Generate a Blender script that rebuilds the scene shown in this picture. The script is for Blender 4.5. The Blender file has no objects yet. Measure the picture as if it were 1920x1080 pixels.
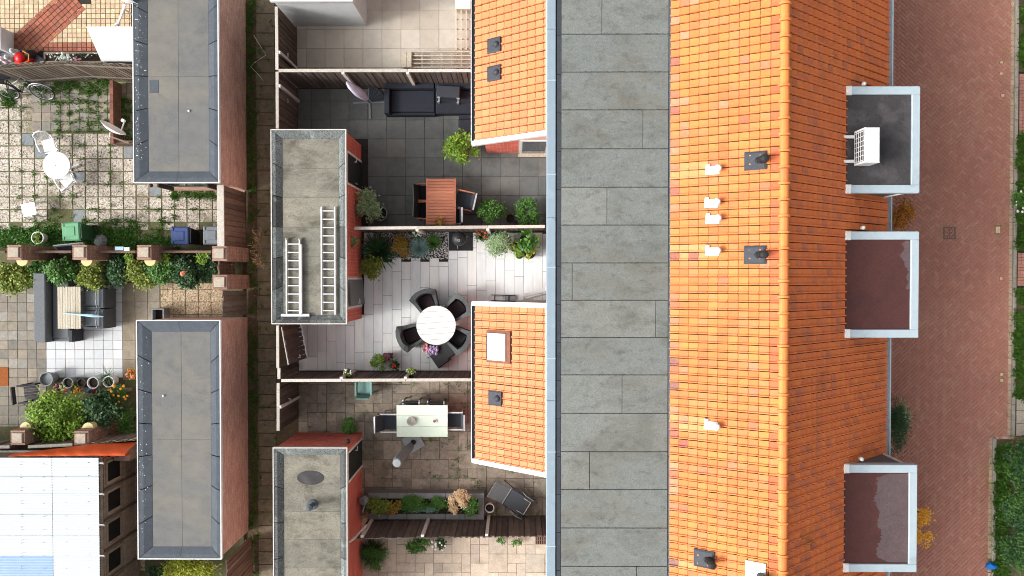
import bpy, math, random
import numpy as np
from mathutils import Vector, Matrix, Euler
random.seed(11)
rng = np.random.default_rng(11)
sc = bpy.context.scene
R = math.radians
U = random.uniform

# ------------------------------------------------------------------ camera
# a drone 24 m above the yards, looking almost straight down
F, H = 1416.0, 24.0
cd = bpy.data.cameras.new('camera')
cd.sensor_width = 36.0
cd.lens = 36.0 * F / 1920.0
cd.clip_start, cd.clip_end = 0.1, 1500.0
cam = bpy.data.objects.new('camera', cd)
cam.location = (0, 0, H)
cam.rotation_euler = (-math.atan(20 / F), math.atan(8 / F), 0)
sc.collection.objects.link(cam)
sc.camera = cam
CAMR = Euler(cam.rotation_euler).to_matrix()

def P(px, py, h=0.0):
    """point of the place at height h that the photograph shows at pixel px, py"""
    d = CAMR @ Vector(((px - 960) / F, -(py - 540) / F, -1))
    t = (h - H) / d.z
    return Vector((d.x * t, d.y * t, h))

# ------------------------------------------------------------------ sky and sun
SUN_EL, SUN_DIR = R(34), Vector((1.0, 0.245, 0)).normalized()
w = bpy.data.worlds.new('World'); sc.world = w; w.use_nodes = True
nt = w.node_tree; nt.nodes.clear()
sky = nt.nodes.new('ShaderNodeTexSky'); sky.sky_type = 'NISHITA'; sky.sun_disc = False
sky.sun_elevation = SUN_EL; sky.sun_rotation = R(256)
sky.air_density = 1.0; sky.dust_density = 10.0; sky.ozone_density = 1.0
hs = nt.nodes.new('ShaderNodeHueSaturation'); hs.inputs['Saturation'].default_value = 0.12
bg = nt.nodes.new('ShaderNodeBackground'); bg.inputs['Strength'].default_value = 0.15
wo = nt.nodes.new('ShaderNodeOutputWorld')
nt.links.new(sky.outputs[0], hs.inputs['Color']); nt.links.new(hs.outputs[0], bg.inputs['Color'])
nt.links.new(bg.outputs[0], wo.inputs['Surface'])
sl = bpy.data.lights.new('sun', 'SUN'); sl.energy = 1.35; sl.angle = R(10); sl.color = (1.0, 0.94, 0.85)
sun = bpy.data.objects.new('sun', sl); sc.collection.objects.link(sun)
d = Vector((SUN_DIR.x * math.cos(SUN_EL), SUN_DIR.y * math.cos(SUN_EL), -math.sin(SUN_EL)))
sun.rotation_euler = d.to_track_quat('-Z', 'Y').to_euler(); sun.location = (-30, -8, 30)
vs = sc.view_settings
vs.view_transform = 'Standard'; vs.look = 'None'; vs.exposure = 0.7; vs.gamma = 1.0; vs.use_curve_mapping = False
sc.cycles.use_denoising = True
sc.cycles.filter_width = 1.0
sc.cycles.max_bounces = 7; sc.cycles.diffuse_bounces = 5; sc.cycles.glossy_bounces = 2
sc.cycles.transmission_bounces = 3; sc.cycles.transparent_max_bounces = 4

# ------------------------------------------------------------------ helpers
COL = sc.collection

def S(r, g, b, k=0.8):
    def f(c):
        c /= 255.0
        return (c / 12.92 if c <= 0.04045 else ((c + 0.055) / 1.055) ** 2.4) * k
    return (f(r), f(g), f(b))

def M(name, cols, rough=0.8, nz=(6, 0.15), st=None, bump=None, spec=0.25, metal=0.0, speck=None, stretch=(1, 1, 1), trans=0.0, island=True, grain=0.16):
    """procedural material. cols: palette picked per piece; nz: brightness noise; st: list of (colour, scale, lo, hi, amount);
    speck: (colours, scale) pebbles; bump: (scale, strength)"""
    if name in bpy.data.materials: return bpy.data.materials[name]
    m = bpy.data.materials.new(name); m.use_nodes = True
    n = m.node_tree.nodes; L = m.node_tree.links
    b = n['Principled BSDF']
    b.inputs['Roughness'].default_value = rough
    b.inputs['Metallic'].default_value = metal
    b.inputs['Specular IOR Level'].default_value = spec
    g = n.new('ShaderNodeNewGeometry')
    mp = n.new('ShaderNodeMapping'); mp.inputs['Scale'].default_value = stretch
    L.new(g.outputs['Position'], mp.inputs['Vector'])
    if isinstance(cols, tuple): cols = [cols]
    def ramp(cs, fac, const=False):
        r = n.new('ShaderNodeValToRGB')
        e = r.color_ramp.elements
        while len(e) < len(cs): e.new(0.5)
        for i, c in enumerate(cs):
            e[i].position = i / max(1, len(cs)) if const else i / max(1, len(cs) - 1)
            e[i].color = (*c, 1)
        if const: r.color_ramp.interpolation = 'CONSTANT'
        L.new(fac, r.inputs['Fac'])
        return r.outputs['Color']
    if speck:
        v = n.new('ShaderNodeTexVoronoi'); v.inputs['Scale'].default_value = speck[1]
        L.new(mp.outputs[0], v.inputs['Vector'])
        sx = n.new('ShaderNodeSeparateColor'); L.new(v.outputs['Color'], sx.inputs[0])
        base = ramp(speck[0], sx.outputs[0])
    if len(cols) > 1:
        oi = n.new('ShaderNodeObjectInfo')
        a = n.new('ShaderNodeMath'); a.operation = 'ADD'
        L.new(oi.outputs['Random'], a.inputs[0])
        if island: L.new(g.outputs['Random Per Island'], a.inputs[1])
        else: a.inputs[1].default_value = 0
        fr = n.new('ShaderNodeMath'); fr.operation = 'FRACT'; L.new(a.outputs[0], fr.inputs[0])
        pal = ramp(cols, fr.outputs[0])
    else:
        rgb = n.new('ShaderNodeRGB'); rgb.outputs[0].default_value = (*cols[0], 1); pal = rgb.outputs[0]
    if speck:
        mx = n.new('ShaderNodeMix'); mx.data_type = 'RGBA'; mx.blend_type = 'MULTIPLY'; mx.inputs['Factor'].default_value = 1.0
        L.new(base, mx.inputs['A']); L.new(pal, mx.inputs['B']); col = mx.outputs['Result']
    else:
        col = pal
    t = n.new('ShaderNodeTexNoise'); t.inputs['Scale'].default_value = nz[0]; t.inputs['Detail'].default_value = 6
    t.inputs['Roughness'].default_value = 0.65
    L.new(mp.outputs[0], t.inputs['Vector'])
    mr = n.new('ShaderNodeMapRange'); mr.inputs['From Min'].default_value = 0.25; mr.inputs['From Max'].default_value = 0.75
    mr.inputs['To Min'].default_value = 1 - nz[1]; mr.inputs['To Max'].default_value = 1 + nz[1]
    L.new(t.outputs[0], mr.inputs['Value'])
    sv = n.new('ShaderNodeVectorMath'); sv.operation = 'SCALE'
    L.new(col, sv.inputs[0]); L.new(mr.outputs[0], sv.inputs['Scale'])
    col = sv.outputs[0]
    if rough >= 0.75 and grain:      # fine grit of weathered surfaces
        t4 = n.new('ShaderNodeTexNoise'); t4.inputs['Scale'].default_value = 34; t4.inputs['Detail'].default_value = 3
        L.new(g.outputs['Position'], t4.inputs['Vector'])
        m4 = n.new('ShaderNodeMapRange'); m4.inputs['From Min'].default_value = 0.3; m4.inputs['From Max'].default_value = 0.7
        m4.inputs['To Min'].default_value = 1 - grain; m4.inputs['To Max'].default_value = 1 + grain
        L.new(t4.outputs[0], m4.inputs['Value'])
        s4 = n.new('ShaderNodeVectorMath'); s4.operation = 'SCALE'
        L.new(col, s4.inputs[0]); L.new(m4.outputs[0], s4.inputs['Scale']); col = s4.outputs[0]
    for k, (c, s, lo, hi, amt) in enumerate(st or []):
        t2 = n.new('ShaderNodeTexNoise'); t2.inputs['Scale'].default_value = s; t2.inputs['Detail'].default_value = 7
        t2.inputs['Roughness'].default_value = 0.7; t2.inputs['Distortion'].default_value = 0.3
        off = n.new('ShaderNodeVectorMath'); off.operation = 'ADD'; off.inputs[1].default_value = (k * 7.3, 3.1 * k, 0)
        L.new(mp.outputs[0], off.inputs[0]); L.new(off.outputs[0], t2.inputs['Vector'])
        m2 = n.new('ShaderNodeMapRange'); m2.inputs['From Min'].default_value = lo; m2.inputs['From Max'].default_value = hi
        m2.inputs['To Max'].default_value = amt
        L.new(t2.outputs[0], m2.inputs['Value'])
        mx = n.new('ShaderNodeMix'); mx.data_type = 'RGBA'; mx.inputs['B'].default_value = (*c, 1)
        L.new(m2.outputs[0], mx.inputs['Factor']); L.new(col, mx.inputs['A']); col = mx.outputs['Result']
    L.new(col, b.inputs['Base Color'])
    if bump:
        t3 = n.new('ShaderNodeTexNoise'); t3.inputs['Scale'].default_value = bump[0]; t3.inputs['Detail'].default_value = 4
        L.new(mp.outputs[0], t3.inputs['Vector'])
        bp = n.new('ShaderNodeBump'); bp.inputs['Strength'].default_value = bump[1]; bp.inputs['Distance'].default_value = 0.01
        L.new(t3.outputs[0], bp.inputs['Height']); L.new(bp.outputs[0], b.inputs['Normal'])
    if trans:
        tr = n.new('ShaderNodeBsdfTranslucent'); L.new(col, tr.inputs['Color'])
        ms = n.new('ShaderNodeMixShader'); ms.inputs[0].default_value = trans
        L.new(b.outputs[0], ms.inputs[1]); L.new(tr.outputs[0], ms.inputs[2])
        L.new(ms.outputs[0], n['Material Output'].inputs['Surface'])
    return m

def tag(o, label=None, cat=None, group=None, kind=None):
    if label: o['label'] = label
    if cat: o['category'] = cat
    if group: o['group'] = group
    if kind: o['kind'] = kind
    return o

def wm(o):
    return Matrix.Identity(4) if o is None else wm(o.parent) @ o.matrix_basis

def link(o, parent=None):
    COL.objects.link(o)
    if parent is not None: o.parent = parent
    return o

def thing(name, label, cat, loc, rz=0.0, group=None, rot=None):
    o = bpy.data.objects.new(name, None)
    o.empty_display_size = 0.2
    o.location = loc; o.rotation_euler = rot if rot else (0, 0, rz)
    link(o)
    return tag(o, label, cat, group)

class MB:
    def __init__(s): s.v = []; s.f = []; s.m = []
    def add(s, vs, fs, mi=0):
        k = len(s.v)
        s.v += [tuple(q) for q in vs]; s.f += [tuple(i + k for i in f) for f in fs]; s.m += [mi] * len(fs)
        return s
    def box(s, x0, y0, z0, x1, y1, z1, mi=0, T=None):
        vs = [(x, y, z) for z in (z0, z1) for y in (y0, y1) for x in (x0, x1)]
        if T is not None: vs = [T @ Vector(q) for q in vs]
        return s.add(vs, [(0, 2, 3, 1), (4, 5, 7, 6), (0, 1, 5, 4), (2, 6, 7, 3), (0, 4, 6, 2), (1, 3, 7, 5)], mi)
    def cbox(s, x0, y0, z0, x1, y1, z1, c=0.006, mi=0, T=None):
        """box with chamfered upper edges"""
        vs = [(x0, y0, z0), (x1, y0, z0), (x1, y1, z0), (x0, y1, z0),
              (x0, y0, z1 - c), (x1, y0, z1 - c), (x1, y1, z1 - c), (x0, y1, z1 - c),
              (x0 + c, y0 + c, z1), (x1 - c, y0 + c, z1), (x1 - c, y1 - c, z1), (x0 + c, y1 - c, z1)]
        if T is not None: vs = [T @ Vector(q) for q in vs]
        fs = [(8, 9, 10, 11), (3, 2, 1, 0)]
        for i in range(4):
            j = (i + 1) % 4
            fs += [(i, j, j + 4, i + 4), (i + 4, j + 4, j + 8, i + 8)]
        return s.add(vs, fs, mi)
    def prism(s, poly, z0, z1, mi=0, T=None):
        k = len(poly)
        vs = [(x, y, z0) for x, y in poly] + [(x, y, z1) for x, y in poly]
        if T is not None: vs = [T @ Vector(q) for q in vs]
        return s.add(vs, [tuple(range(k - 1, -1, -1)), tuple(range(k, 2 * k))] + [(i, (i + 1) % k, (i + 1) % k + k, i + k) for i in range(k)], mi)
    def tube(s, pts, r, n=6, mi=0, closed=False):
        pts = [Vector(p) for p in pts]; rings = []
        m = len(pts)
        for i, p in enumerate(pts):
            a = pts[(i - 1) % m] if (i or closed) else p
            b = pts[(i + 1) % m] if (i < m - 1 or closed) else p
            t = (b - a)
            t = t.normalized() if t.length > 1e-9 else Vector((0, 0, 1))
            u = t.orthogonal().normalized() if i == 0 else (rings[-1][1] - t * rings[-1][1].dot(t)).normalized()
            rings.append((p, u, t.cross(u), r[i] if isinstance(r, (list, tuple)) else r))
        vs = [p + (u * math.cos(2 * math.pi * k / n) + q * math.sin(2 * math.pi * k / n)) * rr for p, u, q, rr in rings for k in range(n)]
        fs = []
        for i in range(m if closed else m - 1):
            i2 = (i + 1) % m
            fs += [(i * n + k, i * n + (k + 1) % n, i2 * n + (k + 1) % n, i2 * n + k) for k in range(n)]
        if not closed: fs += [tuple(range(n - 1, -1, -1)), tuple(range((m - 1) * n, m * n))]
        return s.add(vs, fs, mi)
    def lathe(s, prof, n=16, c=(0, 0, 0), mi=0, T=None):
        vs = [(c[0] + r * math.cos(2 * math.pi * k / n), c[1] + r * math.sin(2 * math.pi * k / n), c[2] + z) for r, z in prof for k in range(n)]
        if T is not None: vs = [T @ Vector(q) for q in vs]
        fs = [(i * n + k, i * n + (k + 1) % n, (i + 1) * n + (k + 1) % n, (i + 1) * n + k) for i in range(len(prof) - 1) for k in range(n)]
        if prof[-1][0] > 1e-4: fs.append(tuple(range((len(prof) - 1) * n, len(prof) * n)))
        if prof[0][0] > 1e-4: fs.append(tuple(range(n - 1, -1, -1)))
        return s.add(vs, fs, mi)
    def mesh(s, name, mats):
        me = bpy.data.meshes.new(name)
        me.from_pydata(s.v, [], s.f)
        for m in (mats if isinstance(mats, list) else [mats]): me.materials.append(m)
        if any(s.m): me.polygons.foreach_set('material_index', s.m)
        me.update()
        return me
    def build(s, name, mats, parent=None, world=False, smooth=False, **kw):
        if world and parent is not None:
            W = wm(parent).inverted()
            s.v = [tuple(W @ Vector(q)) for q in s.v]
        me = s.mesh(name, mats)
        if smooth: me.polygons.foreach_set('use_smooth', [True] * len(me.polygons))
        o = bpy.data.objects.new(name, me); link(o, parent)
        return tag(o, **kw)

def piece(me, name, parent, loc, rot=(0, 0, 0), world=True):
    o = bpy.data.objects.new(name, me)
    o.location = wm(parent).inverted() @ Vector(loc) if world else loc
    o.rotation_euler = rot
    return link(o, parent)

def npmesh(name, V, nper, mat, smooth=False):
    """faces of nper verts each, in order"""
    V = np.asarray(V, dtype=np.float32).reshape(-1, 3)
    nf = len(V) // nper
    me = bpy.data.meshes.new(name)
    me.vertices.add(len(V)); me.vertices.foreach_set('co', V.ravel())
    me.loops.add(len(V)); me.loops.foreach_set('vertex_index', np.arange(len(V), dtype=np.int32))
    me.polygons.add(nf); me.polygons.foreach_set('loop_start', np.arange(0, len(V), nper, dtype=np.int32))
    me.materials.append(mat); me.update(calc_edges=True); me.validate()
    return me

def replicate(V, Fc, offs):
    """copies of a small mesh at many offsets joined into one"""
    V = np.asarray(V); out = (V[None] + np.asarray(offs)[:, None]).reshape(-1, 3)
    fs = [tuple(i + k * len(V) for i in f) for k in range(len(offs)) for f in Fc]
    return out.tolist(), fs

# ---- paving
_cache = {}
def tile_mesh(sx, sy, th, mat, c=0.006):
    k = (round(sx, 3), round(sy, 3), th, mat.name, c)
    if k not in _cache:
        _cache[k] = MB().cbox(-sx / 2, -sy / 2, -th, sx / 2, sy / 2, 0, c).mesh('paver', mat)
    return _cache[k]

def pave(parent, rects, name, mat, gap=0.008, th=0.04, z=0.0, zj=0.003, tilt=0.004, c=0.006, limit=300, rz=0.0, off=(0, 0)):
    """rects: world x0, y0, x1, y1 (optionally mat as fifth)"""
    extra = MB(); cnt = 0
    for r in rects:
        mt = r[4] if len(r) > 4 else mat
        sx, sy = abs(r[2] - r[0]) - gap, abs(r[3] - r[1]) - gap
        if sx < 0.03 or sy < 0.03: continue
        cx, cy = (r[0] + r[2]) / 2, (r[1] + r[3]) / 2
        zz = z + U(-zj, zj)
        if cnt < limit:
            piece(tile_mesh(sx, sy, th, mt, c), name, parent, (cx, cy, zz), (U(-tilt, tilt), U(-tilt, tilt), U(-tilt, tilt)))
        else:
            extra.cbox(cx - sx / 2, cy - sy / 2, zz - th, cx + sx / 2, cy + sy / 2, zz, c)
        cnt += 1
    if extra.v: extra.build(name + 's', mat, parent, world=True, kind='stuff')

def grid(x0, y0, x1, y1, px, py, ox=0.0, oy=0.0, skip=None):
    """rects of a px by py grid through (ox, oy), clipped to the bounds"""
    out = []
    i0 = math.floor((x0 - ox) / px); i1 = math.ceil((x1 - ox) / px)
    j0 = math.floor((y0 - oy) / py); j1 = math.ceil((y1 - oy) / py)
    for j in range(j0, j1):
        for i in range(i0, i1):
            a = max(x0, ox + i * px); b = min(x1, ox + (i + 1) * px)
            c = max(y0, oy + j * py); e = min(y1, oy + (j + 1) * py)
            if b - a < 0.04 or e - c < 0.04: continue
            if skip and skip((a + b) / 2, (c + e) / 2): continue
            out.append((a, c, b, e))
    return out

def sheet(name, x0, y0, x1, y1, z, mat, label=None, cat=None, kind='structure', parent=None):
    return MB().add([(x0, y0, z), (x1, y0, z), (x1, y1, z), (x0, y1, z)], [(0, 1, 2, 3)]).build(name, mat, parent, kind=kind)

# ---- bricks
def bricks(parent, p0, p1, z0, z1, mat, mortar=None, holes=(), name='brickwork', bl=0.21, bh=0.052, j=0.013, proud=0.004):
    """running bond on the right-hand side of the line p0 to p1; holes: (a0, a1, z0, z1)"""
    p0, p1 = Vector(p0[:2]), Vector(p1[:2])
    Lg = (p1 - p0).length; u = (p1 - p0) / Lg; nn = Vector((u.y, -u.x))
    mb = MB(); r = 0; z = z0
    while z + bh <= z1 + 0.01:
        a = -((r % 2) * (bl + j) / 2)
        while a < Lg:
            b0, b1 = max(0, a), min(Lg, a + bl)
            a += bl + j
            if b1 - b0 < 0.03: continue
            zc, ac = z + bh / 2, (b0 + b1) / 2
            if any(h[0] < ac < h[1] and h[2] < zc < h[3] for h in holes): continue
            pr = proud + U(-0.002, 0.003)
            q = [p0 + u * b0, p0 + u * b1]
            vs = []
            for o in (0, pr):
                for zz in (z, z + bh):
                    for k in q: vs.append((k.x + nn.x * o, k.y + nn.y * o, zz))
            mb.add(vs, [(4, 5, 7, 6), (0, 4, 6, 2), (1, 3, 7, 5), (2, 6, 7, 3), (0, 1, 5, 4)])
        z += bh + j; r += 1
    return mb.build(name, mat, parent, world=True, kind='stuff')

# ---- plants
def unit(a): return a / np.maximum(np.linalg.norm(a, axis=-1, keepdims=True), 1e-9)

def leaf_cloud(C, N, Dv, Ln, Wd):
    """quads: base, side, tip, side"""
    Dv = unit(Dv); sd = unit(np.cross(Dv, N)); n = len(C)
    Ln = np.broadcast_to(Ln, n)[:, None]; Wd = np.broadcast_to(Wd, n)[:, None]
    mid = C + Dv * Ln * 0.5
    fold = unit(N) * Wd * 0.18
    return np.stack([C, mid + sd * Wd / 2 + fold, C + Dv * Ln, mid - sd * Wd / 2 + fold], 1).reshape(-1, 3)

def clump_points(n, rx, ry, hz, clumps, spread=0.33, low=0.25):
    a = rng.uniform(0, 2 * np.pi, clumps); rr = np.sqrt(rng.uniform(0, 1, clumps)) * 0.8
    zz = np.sqrt(np.maximum(0, 1 - rr ** 2)) * rng.uniform(0.55, 1.0, clumps)
    cc = np.stack([rr * np.cos(a) * rx, rr * np.sin(a) * ry, (low + (1 - low) * zz) * hz * 0.85], 1)
    k = rng.integers(0, clumps, n)
    off = unit(rng.normal(size=(n, 3))) * (rng.uniform(0.3, 1, (n, 1)) ** 0.5) * np.array([rx, ry, hz * 0.6]) * spread
    off[:, 2] = np.abs(off[:, 2]) * 0.9 - 0.02
    stray = np.where(rng.random((n, 1)) < 0.14, rng.uniform(1.3, 2.1, (n, 1)), 1.0)
    pts = cc[k] + off * rng.uniform(0.55, 1.35, (clumps, 1))[k] * stray
    return cc, pts, unit(off + np.array([0, 0, 0.3]))

def foliage(parent, n, rx, ry, hz, mat, L=0.07, W=0.035, clumps=14, name='foliage', spread=0.36, at=(0, 0, 0), low=0.25, up=0.5):
    cc, pts, out = clump_points(n, rx, ry, hz, clumps, spread, low)
    pts = pts + np.array(at)
    N = unit(out + np.array([0, 0, up]) + rng.normal(size=(n, 3)) * 0.5)
    Dv = np.cross(N, unit(rng.normal(size=(n, 3)))) + out * 0.4 - np.array([0, 0, 0.15])
    V = leaf_cloud(pts, N, Dv, L * rng.uniform(0.6, 1.25, n), W * rng.uniform(0.7, 1.2, n))
    o = bpy.data.objects.new(name, npmesh(name, V, 4, mat)); link(o, parent)
    return o, cc

def stems(parent, cc, mat, r=0.012, name='stem', at=(0, 0, 0), kmax=7):
    mb = MB(); a = Vector(at)
    for c in cc[:kmax]:
        c = Vector(c) + a
        m = a + (c - a) * 0.5 + Vector((U(-.04, .04), U(-.04, .04), 0.05))
        mb.tube([a, m, c], [r, r * 0.7, r * 0.3], 5)
    return mb.build(name, mat, parent)

def shrub(name, label, cat, px, py, r, hgt, n, mat, L=0.07, W=0.035, clumps=14, base=0.0, ry=None, group=None, spread=0.36, low=0.25, stem=True, up=0.5):
    p = P(px, py, base + hgt * 0.6)
    t = thing(name, label, cat, (p.x, p.y, base), group=group)
    o, cc = foliage(t, n, r, ry or r, hgt, mat, L, W, clumps, spread=spread, low=low, up=up)
    if stem: stems(t, cc, MATS['twig'])
    return t

def blades(n, L, W, el0=20, el1=80, droop=0.5, at=(0, 0, 0), seg=3, r0=0.02):
    """arching strap leaves from one crown, quads"""
    az = rng.uniform(0, 2 * np.pi, n); el = np.radians(rng.uniform(el0, el1, n)); ln = L * rng.uniform(0.6, 1.15, n)
    dirh = np.stack([np.cos(az), np.sin(az), 0 * az], 1)
    sd = np.stack([-np.sin(az), np.cos(az), 0 * az], 1)
    pts = [dirh * r0 + np.array(at)]
    for k in range(seg):
        e = el - droop * (k + 0.3) / seg
        pts.append(pts[-1] + (dirh * np.cos(e)[:, None] + np.array([0, 0, 1]) * np.sin(e)[:, None]) * (ln / seg)[:, None])
    wd = [1.0, 0.95, 0.65, 0.06] if seg == 3 else list(np.linspace(1, 0.1, seg + 1))
    q = []
    for k in range(seg):
        a, b = pts[k], pts[k + 1]
        q.append(np.stack([a - sd * W * wd[k] / 2, a + sd * W * wd[k] / 2, b + sd * W * wd[k + 1] / 2, b - sd * W * wd[k + 1] / 2], 1))
    return np.stack(q, 1).reshape(-1, 3)

def merge_quads(name, V, mat):
    """quads in which touching corners are welded so that every leaf is one island"""
    V = np.asarray(V).reshape(-1, 3)
    key = np.round(V, 5); u, inv = np.unique(key, axis=0, return_inverse=True)
    me = bpy.data.meshes.new(name); inv = inv.ravel()
    me.from_pydata(u.tolist(), [], inv.reshape(-1, 4).tolist()); me.materials.append(mat); me.update()
    return me

def spiky(name, label, cat, px, py, n, L, W, mat, base=0.0, el=(15, 80), droop=0.5, hgt=0.3, group=None):
    p = P(px, py, base + hgt)
    t = thing(name, label, cat, (p.x, p.y, base), group=group)
    link(bpy.data.objects.new('leaves', merge_quads('leaves', blades(n, L, W, el[0], el[1], droop), mat)), t)
    return t

def blobs(parent, pts, r, mat, name='flowers', flat=0.7):
    """small flower heads: low domes of petals"""
    mb = MB()
    for p in pts:
        rr = r * U(0.7, 1.2); x, y, z = p
        ring = [(x + rr * math.cos(a) * U(.8, 1.1), y + rr * math.sin(a) * U(.8, 1.1), z - rr * 0.15) for a in [k * math.pi / 3.5 for k in range(7)]]
        mb.add([(x, y, z + rr * flat)] + ring + [(x, y, z - rr * .4)], [(0, k + 1, (k + 1) % 7 + 1) for k in range(7)] + [(8, (k + 1) % 7 + 1, k + 1) for k in range(7)])
    return mb.build(name, mat, parent)

def weeds(name, label, cat, spots, mat, L=0.07, W=0.014, per=22, base=0.0, leafy=True):
    """spots: world x, y, radius"""
    Vs = []
    for x, y, r in spots:
        k = max(4, int(per * (r / 0.1) ** 1.3))
        C = np.stack([x + rng.normal(size=k) * r * 0.5, y + rng.normal(size=k) * r * 0.5, base + rng.uniform(0, 0.03, k)], 1)
        az = rng.uniform(0, 6.28, k); el = np.radians(rng.uniform(10, 70, k))
        Dv = np.stack([np.cos(az) * np.cos(el), np.sin(az) * np.cos(el), np.sin(el)], 1)
        N = np.stack([-np.cos(az) * np.sin(el), -np.sin(az) * np.sin(el), np.cos(el)], 1)
        Vs.append(leaf_cloud(C, N, Dv, L * rng.uniform(0.5, 1.3, k), (W * (2 if leafy else 1)) * rng.uniform(0.6, 1.3, k)))
    o = bpy.data.objects.new(name, npmesh(name, np.concatenate(Vs), 4, mat)); link(o)
    return tag(o, label, cat, kind='stuff')
# ------------------------------------------------------------------ materials
MATS = {}
def SL(r, g, b): return S(r, g, b, 1.2)
def SM(r, g, b): return S(r, g, b, 0.74)
def ST(r, g, b): return S(r, g, b, 0.67)
def mk(key, *a, **k):
    MATS[key] = M(key, *a, **k); return MATS[key]
mk('soil', S(98, 84, 66), 0.95, (9, 0.35), bump=(40, 0.6))
mk('joint_sand', S(112, 104, 92), 0.95, (14, 0.35), st=[(S(70, 82, 42), 3, 0.5, 0.65, 0.7)])
mk('joint_moss', S(104, 98, 76), 0.95, (16, 0.4), st=[(S(78, 98, 46), 4, 0.45, 0.62, 0.8)])
mk('joint_dark', S(52, 50, 48), 0.95, (14, 0.3))
mk('beige_slab', [S(205, 196, 183), S(212, 204, 192), S(198, 188, 174), S(216, 208, 196)], 0.6, (3.5, 0.09), st=[(S(170, 160, 146), 1.3, 0.5, 0.75, 0.5)])
mk('charcoal_slab', [S(104, 107, 107), S(110, 112, 111), S(98, 101, 101), S(117, 117, 114)], 0.6, (4, 0.16), st=[(S(62, 70, 56), 0.8, 0.5, 0.68, 0.6), (S(140, 134, 124), 1.5, 0.6, 0.8, 0.45)])
mk('grey_plank', [S(231, 234, 236), S(236, 237, 238), S(224, 227, 230), S(240, 239, 236)], 0.65, (5, 0.1), stretch=(1, 0.25, 1), st=[(S(190, 188, 184), 2.2, 0.52, 0.8, 0.45)])
mk('old_flag', [S(162, 150, 136), S(144, 134, 123), S(174, 161, 145), S(136, 128, 120), S(154, 140, 126)], 0.85, (7, 0.24), st=[(S(112, 108, 78), 1.1, 0.52, 0.66, 0.55), (S(98, 90, 82), 2.0, 0.5, 0.66, 0.65), (S(214, 204, 190), 5, 0.6, 0.75, 0.4)], bump=(60, 0.3))
mk('sand_flag', [S(202, 188, 170), S(192, 179, 163), S(211, 197, 178), S(196, 183, 168), S(184, 173, 159)], 0.78, (5, 0.15), st=[(S(150, 138, 124), 1.3, 0.5, 0.7, 0.6), (S(118, 110, 98), 7, 0.6, 0.72, 0.5)])
mk('yellow_sett', [S(214, 192, 156), S(204, 180, 146), S(222, 204, 170), S(206, 176, 150), S(196, 178, 146)], 0.85, (12, 0.15), st=[(S(120, 104, 80), 1.8, 0.55, 0.7, 0.5)])
mk('red_sett', [S(168, 102, 84), S(154, 92, 76), S(178, 112, 90), S(146, 96, 84), S(182, 118, 84)], 0.85, (9, 0.18), st=[(S(106, 72, 60), 2, 0.55, 0.7, 0.5)])
PEB = [S(222, 214, 202), S(196, 186, 172), S(240, 234, 226), S(146, 132, 120), S(212, 202, 188), S(84, 78, 72)]
mk('pebble_slab', [(0.68, 0.68, 0.67), (0.86, 0.85, 0.84), (0.76, 0.75, 0.74), (0.94, 0.93, 0.91)], 0.9, (3, 0.16), speck=(PEB, 30), st=[(S(100, 94, 66), 0.7, 0.52, 0.66, 0.8), (S(92, 90, 62), 5, 0.58, 0.7, 0.6)], bump=(90, 0.6))
mk('brown_pebble_slab', [(0.85, 0.8, 0.75), (1.0, 0.95, 0.88), (0.92, 0.88, 0.8)], 0.9, (3, 0.14), speck=([S(196, 178, 154), S(154, 134, 110), S(216, 200, 178), S(112, 96, 78)], 30), bump=(90, 0.6))
mk('blue_slab', [S(128, 134, 138), S(140, 146, 148)], 0.85, (7, 0.2), st=[(S(90, 92, 84), 2, 0.5, 0.7, 0.5)])
mk('grey_small_slab', [S(146, 136, 124), S(132, 126, 118), S(156, 145, 131), S(124, 121, 113), S(160, 155, 147)], 0.88, (6, 0.22), st=[(S(104, 104, 70), 1.0, 0.56, 0.7, 0.5)], bump=(50, 0.3))
mk('taupe_slab', [S(152, 140, 124), S(142, 132, 118), S(160, 150, 134)], 0.85, (5, 0.18), st=[(S(98, 92, 64), 1.4, 0.5, 0.7, 0.5)])
mk('white_slab', [S(202, 205, 209), S(194, 198, 203), S(209, 210, 213)], 0.7, (6, 0.06), st=[(S(190, 190, 186), 3, 0.58, 0.75, 0.4)])
mk('path_slab', [S(124, 114, 96), S(132, 121, 103), S(116, 108, 92)], 0.92, (6, 0.25), st=[(S(82, 94, 48), 1.6, 0.5, 0.66, 0.6), (S(90, 78, 62), 3, 0.5, 0.7, 0.6)], bump=(50, 0.4))
mk('street_brick', [S(184, 128, 112), S(188, 133, 116), S(180, 124, 109), S(192, 138, 121), S(186, 130, 114), S(196, 146, 127), S(174, 124, 111)], 0.88, (20, 0.09), st=[(S(204, 168, 142), 0.5, 0.53, 0.72, 0.4), (S(160, 110, 98), 0.7, 0.5, 0.7, 0.45)], bump=(60, 0.3))
mk('street_edge', [S(206, 180, 156), S(192, 168, 146), S(214, 190, 166)], 0.9, (14, 0.2), st=[(S(110, 104, 66), 1.5, 0.5, 0.7, 0.6)])
mk('street_joint', S(150, 108, 94), 0.95, (10, 0.3), st=[(S(126, 116, 82), 0.6, 0.5, 0.7, 0.7)])
mk('kerb_stone', [S(176, 168, 156), S(160, 154, 144)], 0.9, (10, 0.2), st=[(S(96, 98, 60), 2, 0.5, 0.7, 0.5)])
mk('pink_brick', [S(224, 180, 164), S(214, 168, 152), S(231, 189, 172), S(200, 156, 143), S(219, 174, 158)], 0.88, (18, 0.18), st=[(S(130, 88, 76), 1.2, 0.52, 0.72, 0.4)])
mk('red_brick', [S(214, 112, 96), S(202, 102, 90), S(222, 124, 106), S(190, 96, 86), S(210, 116, 98)], 0.85, (18, 0.18))
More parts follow.
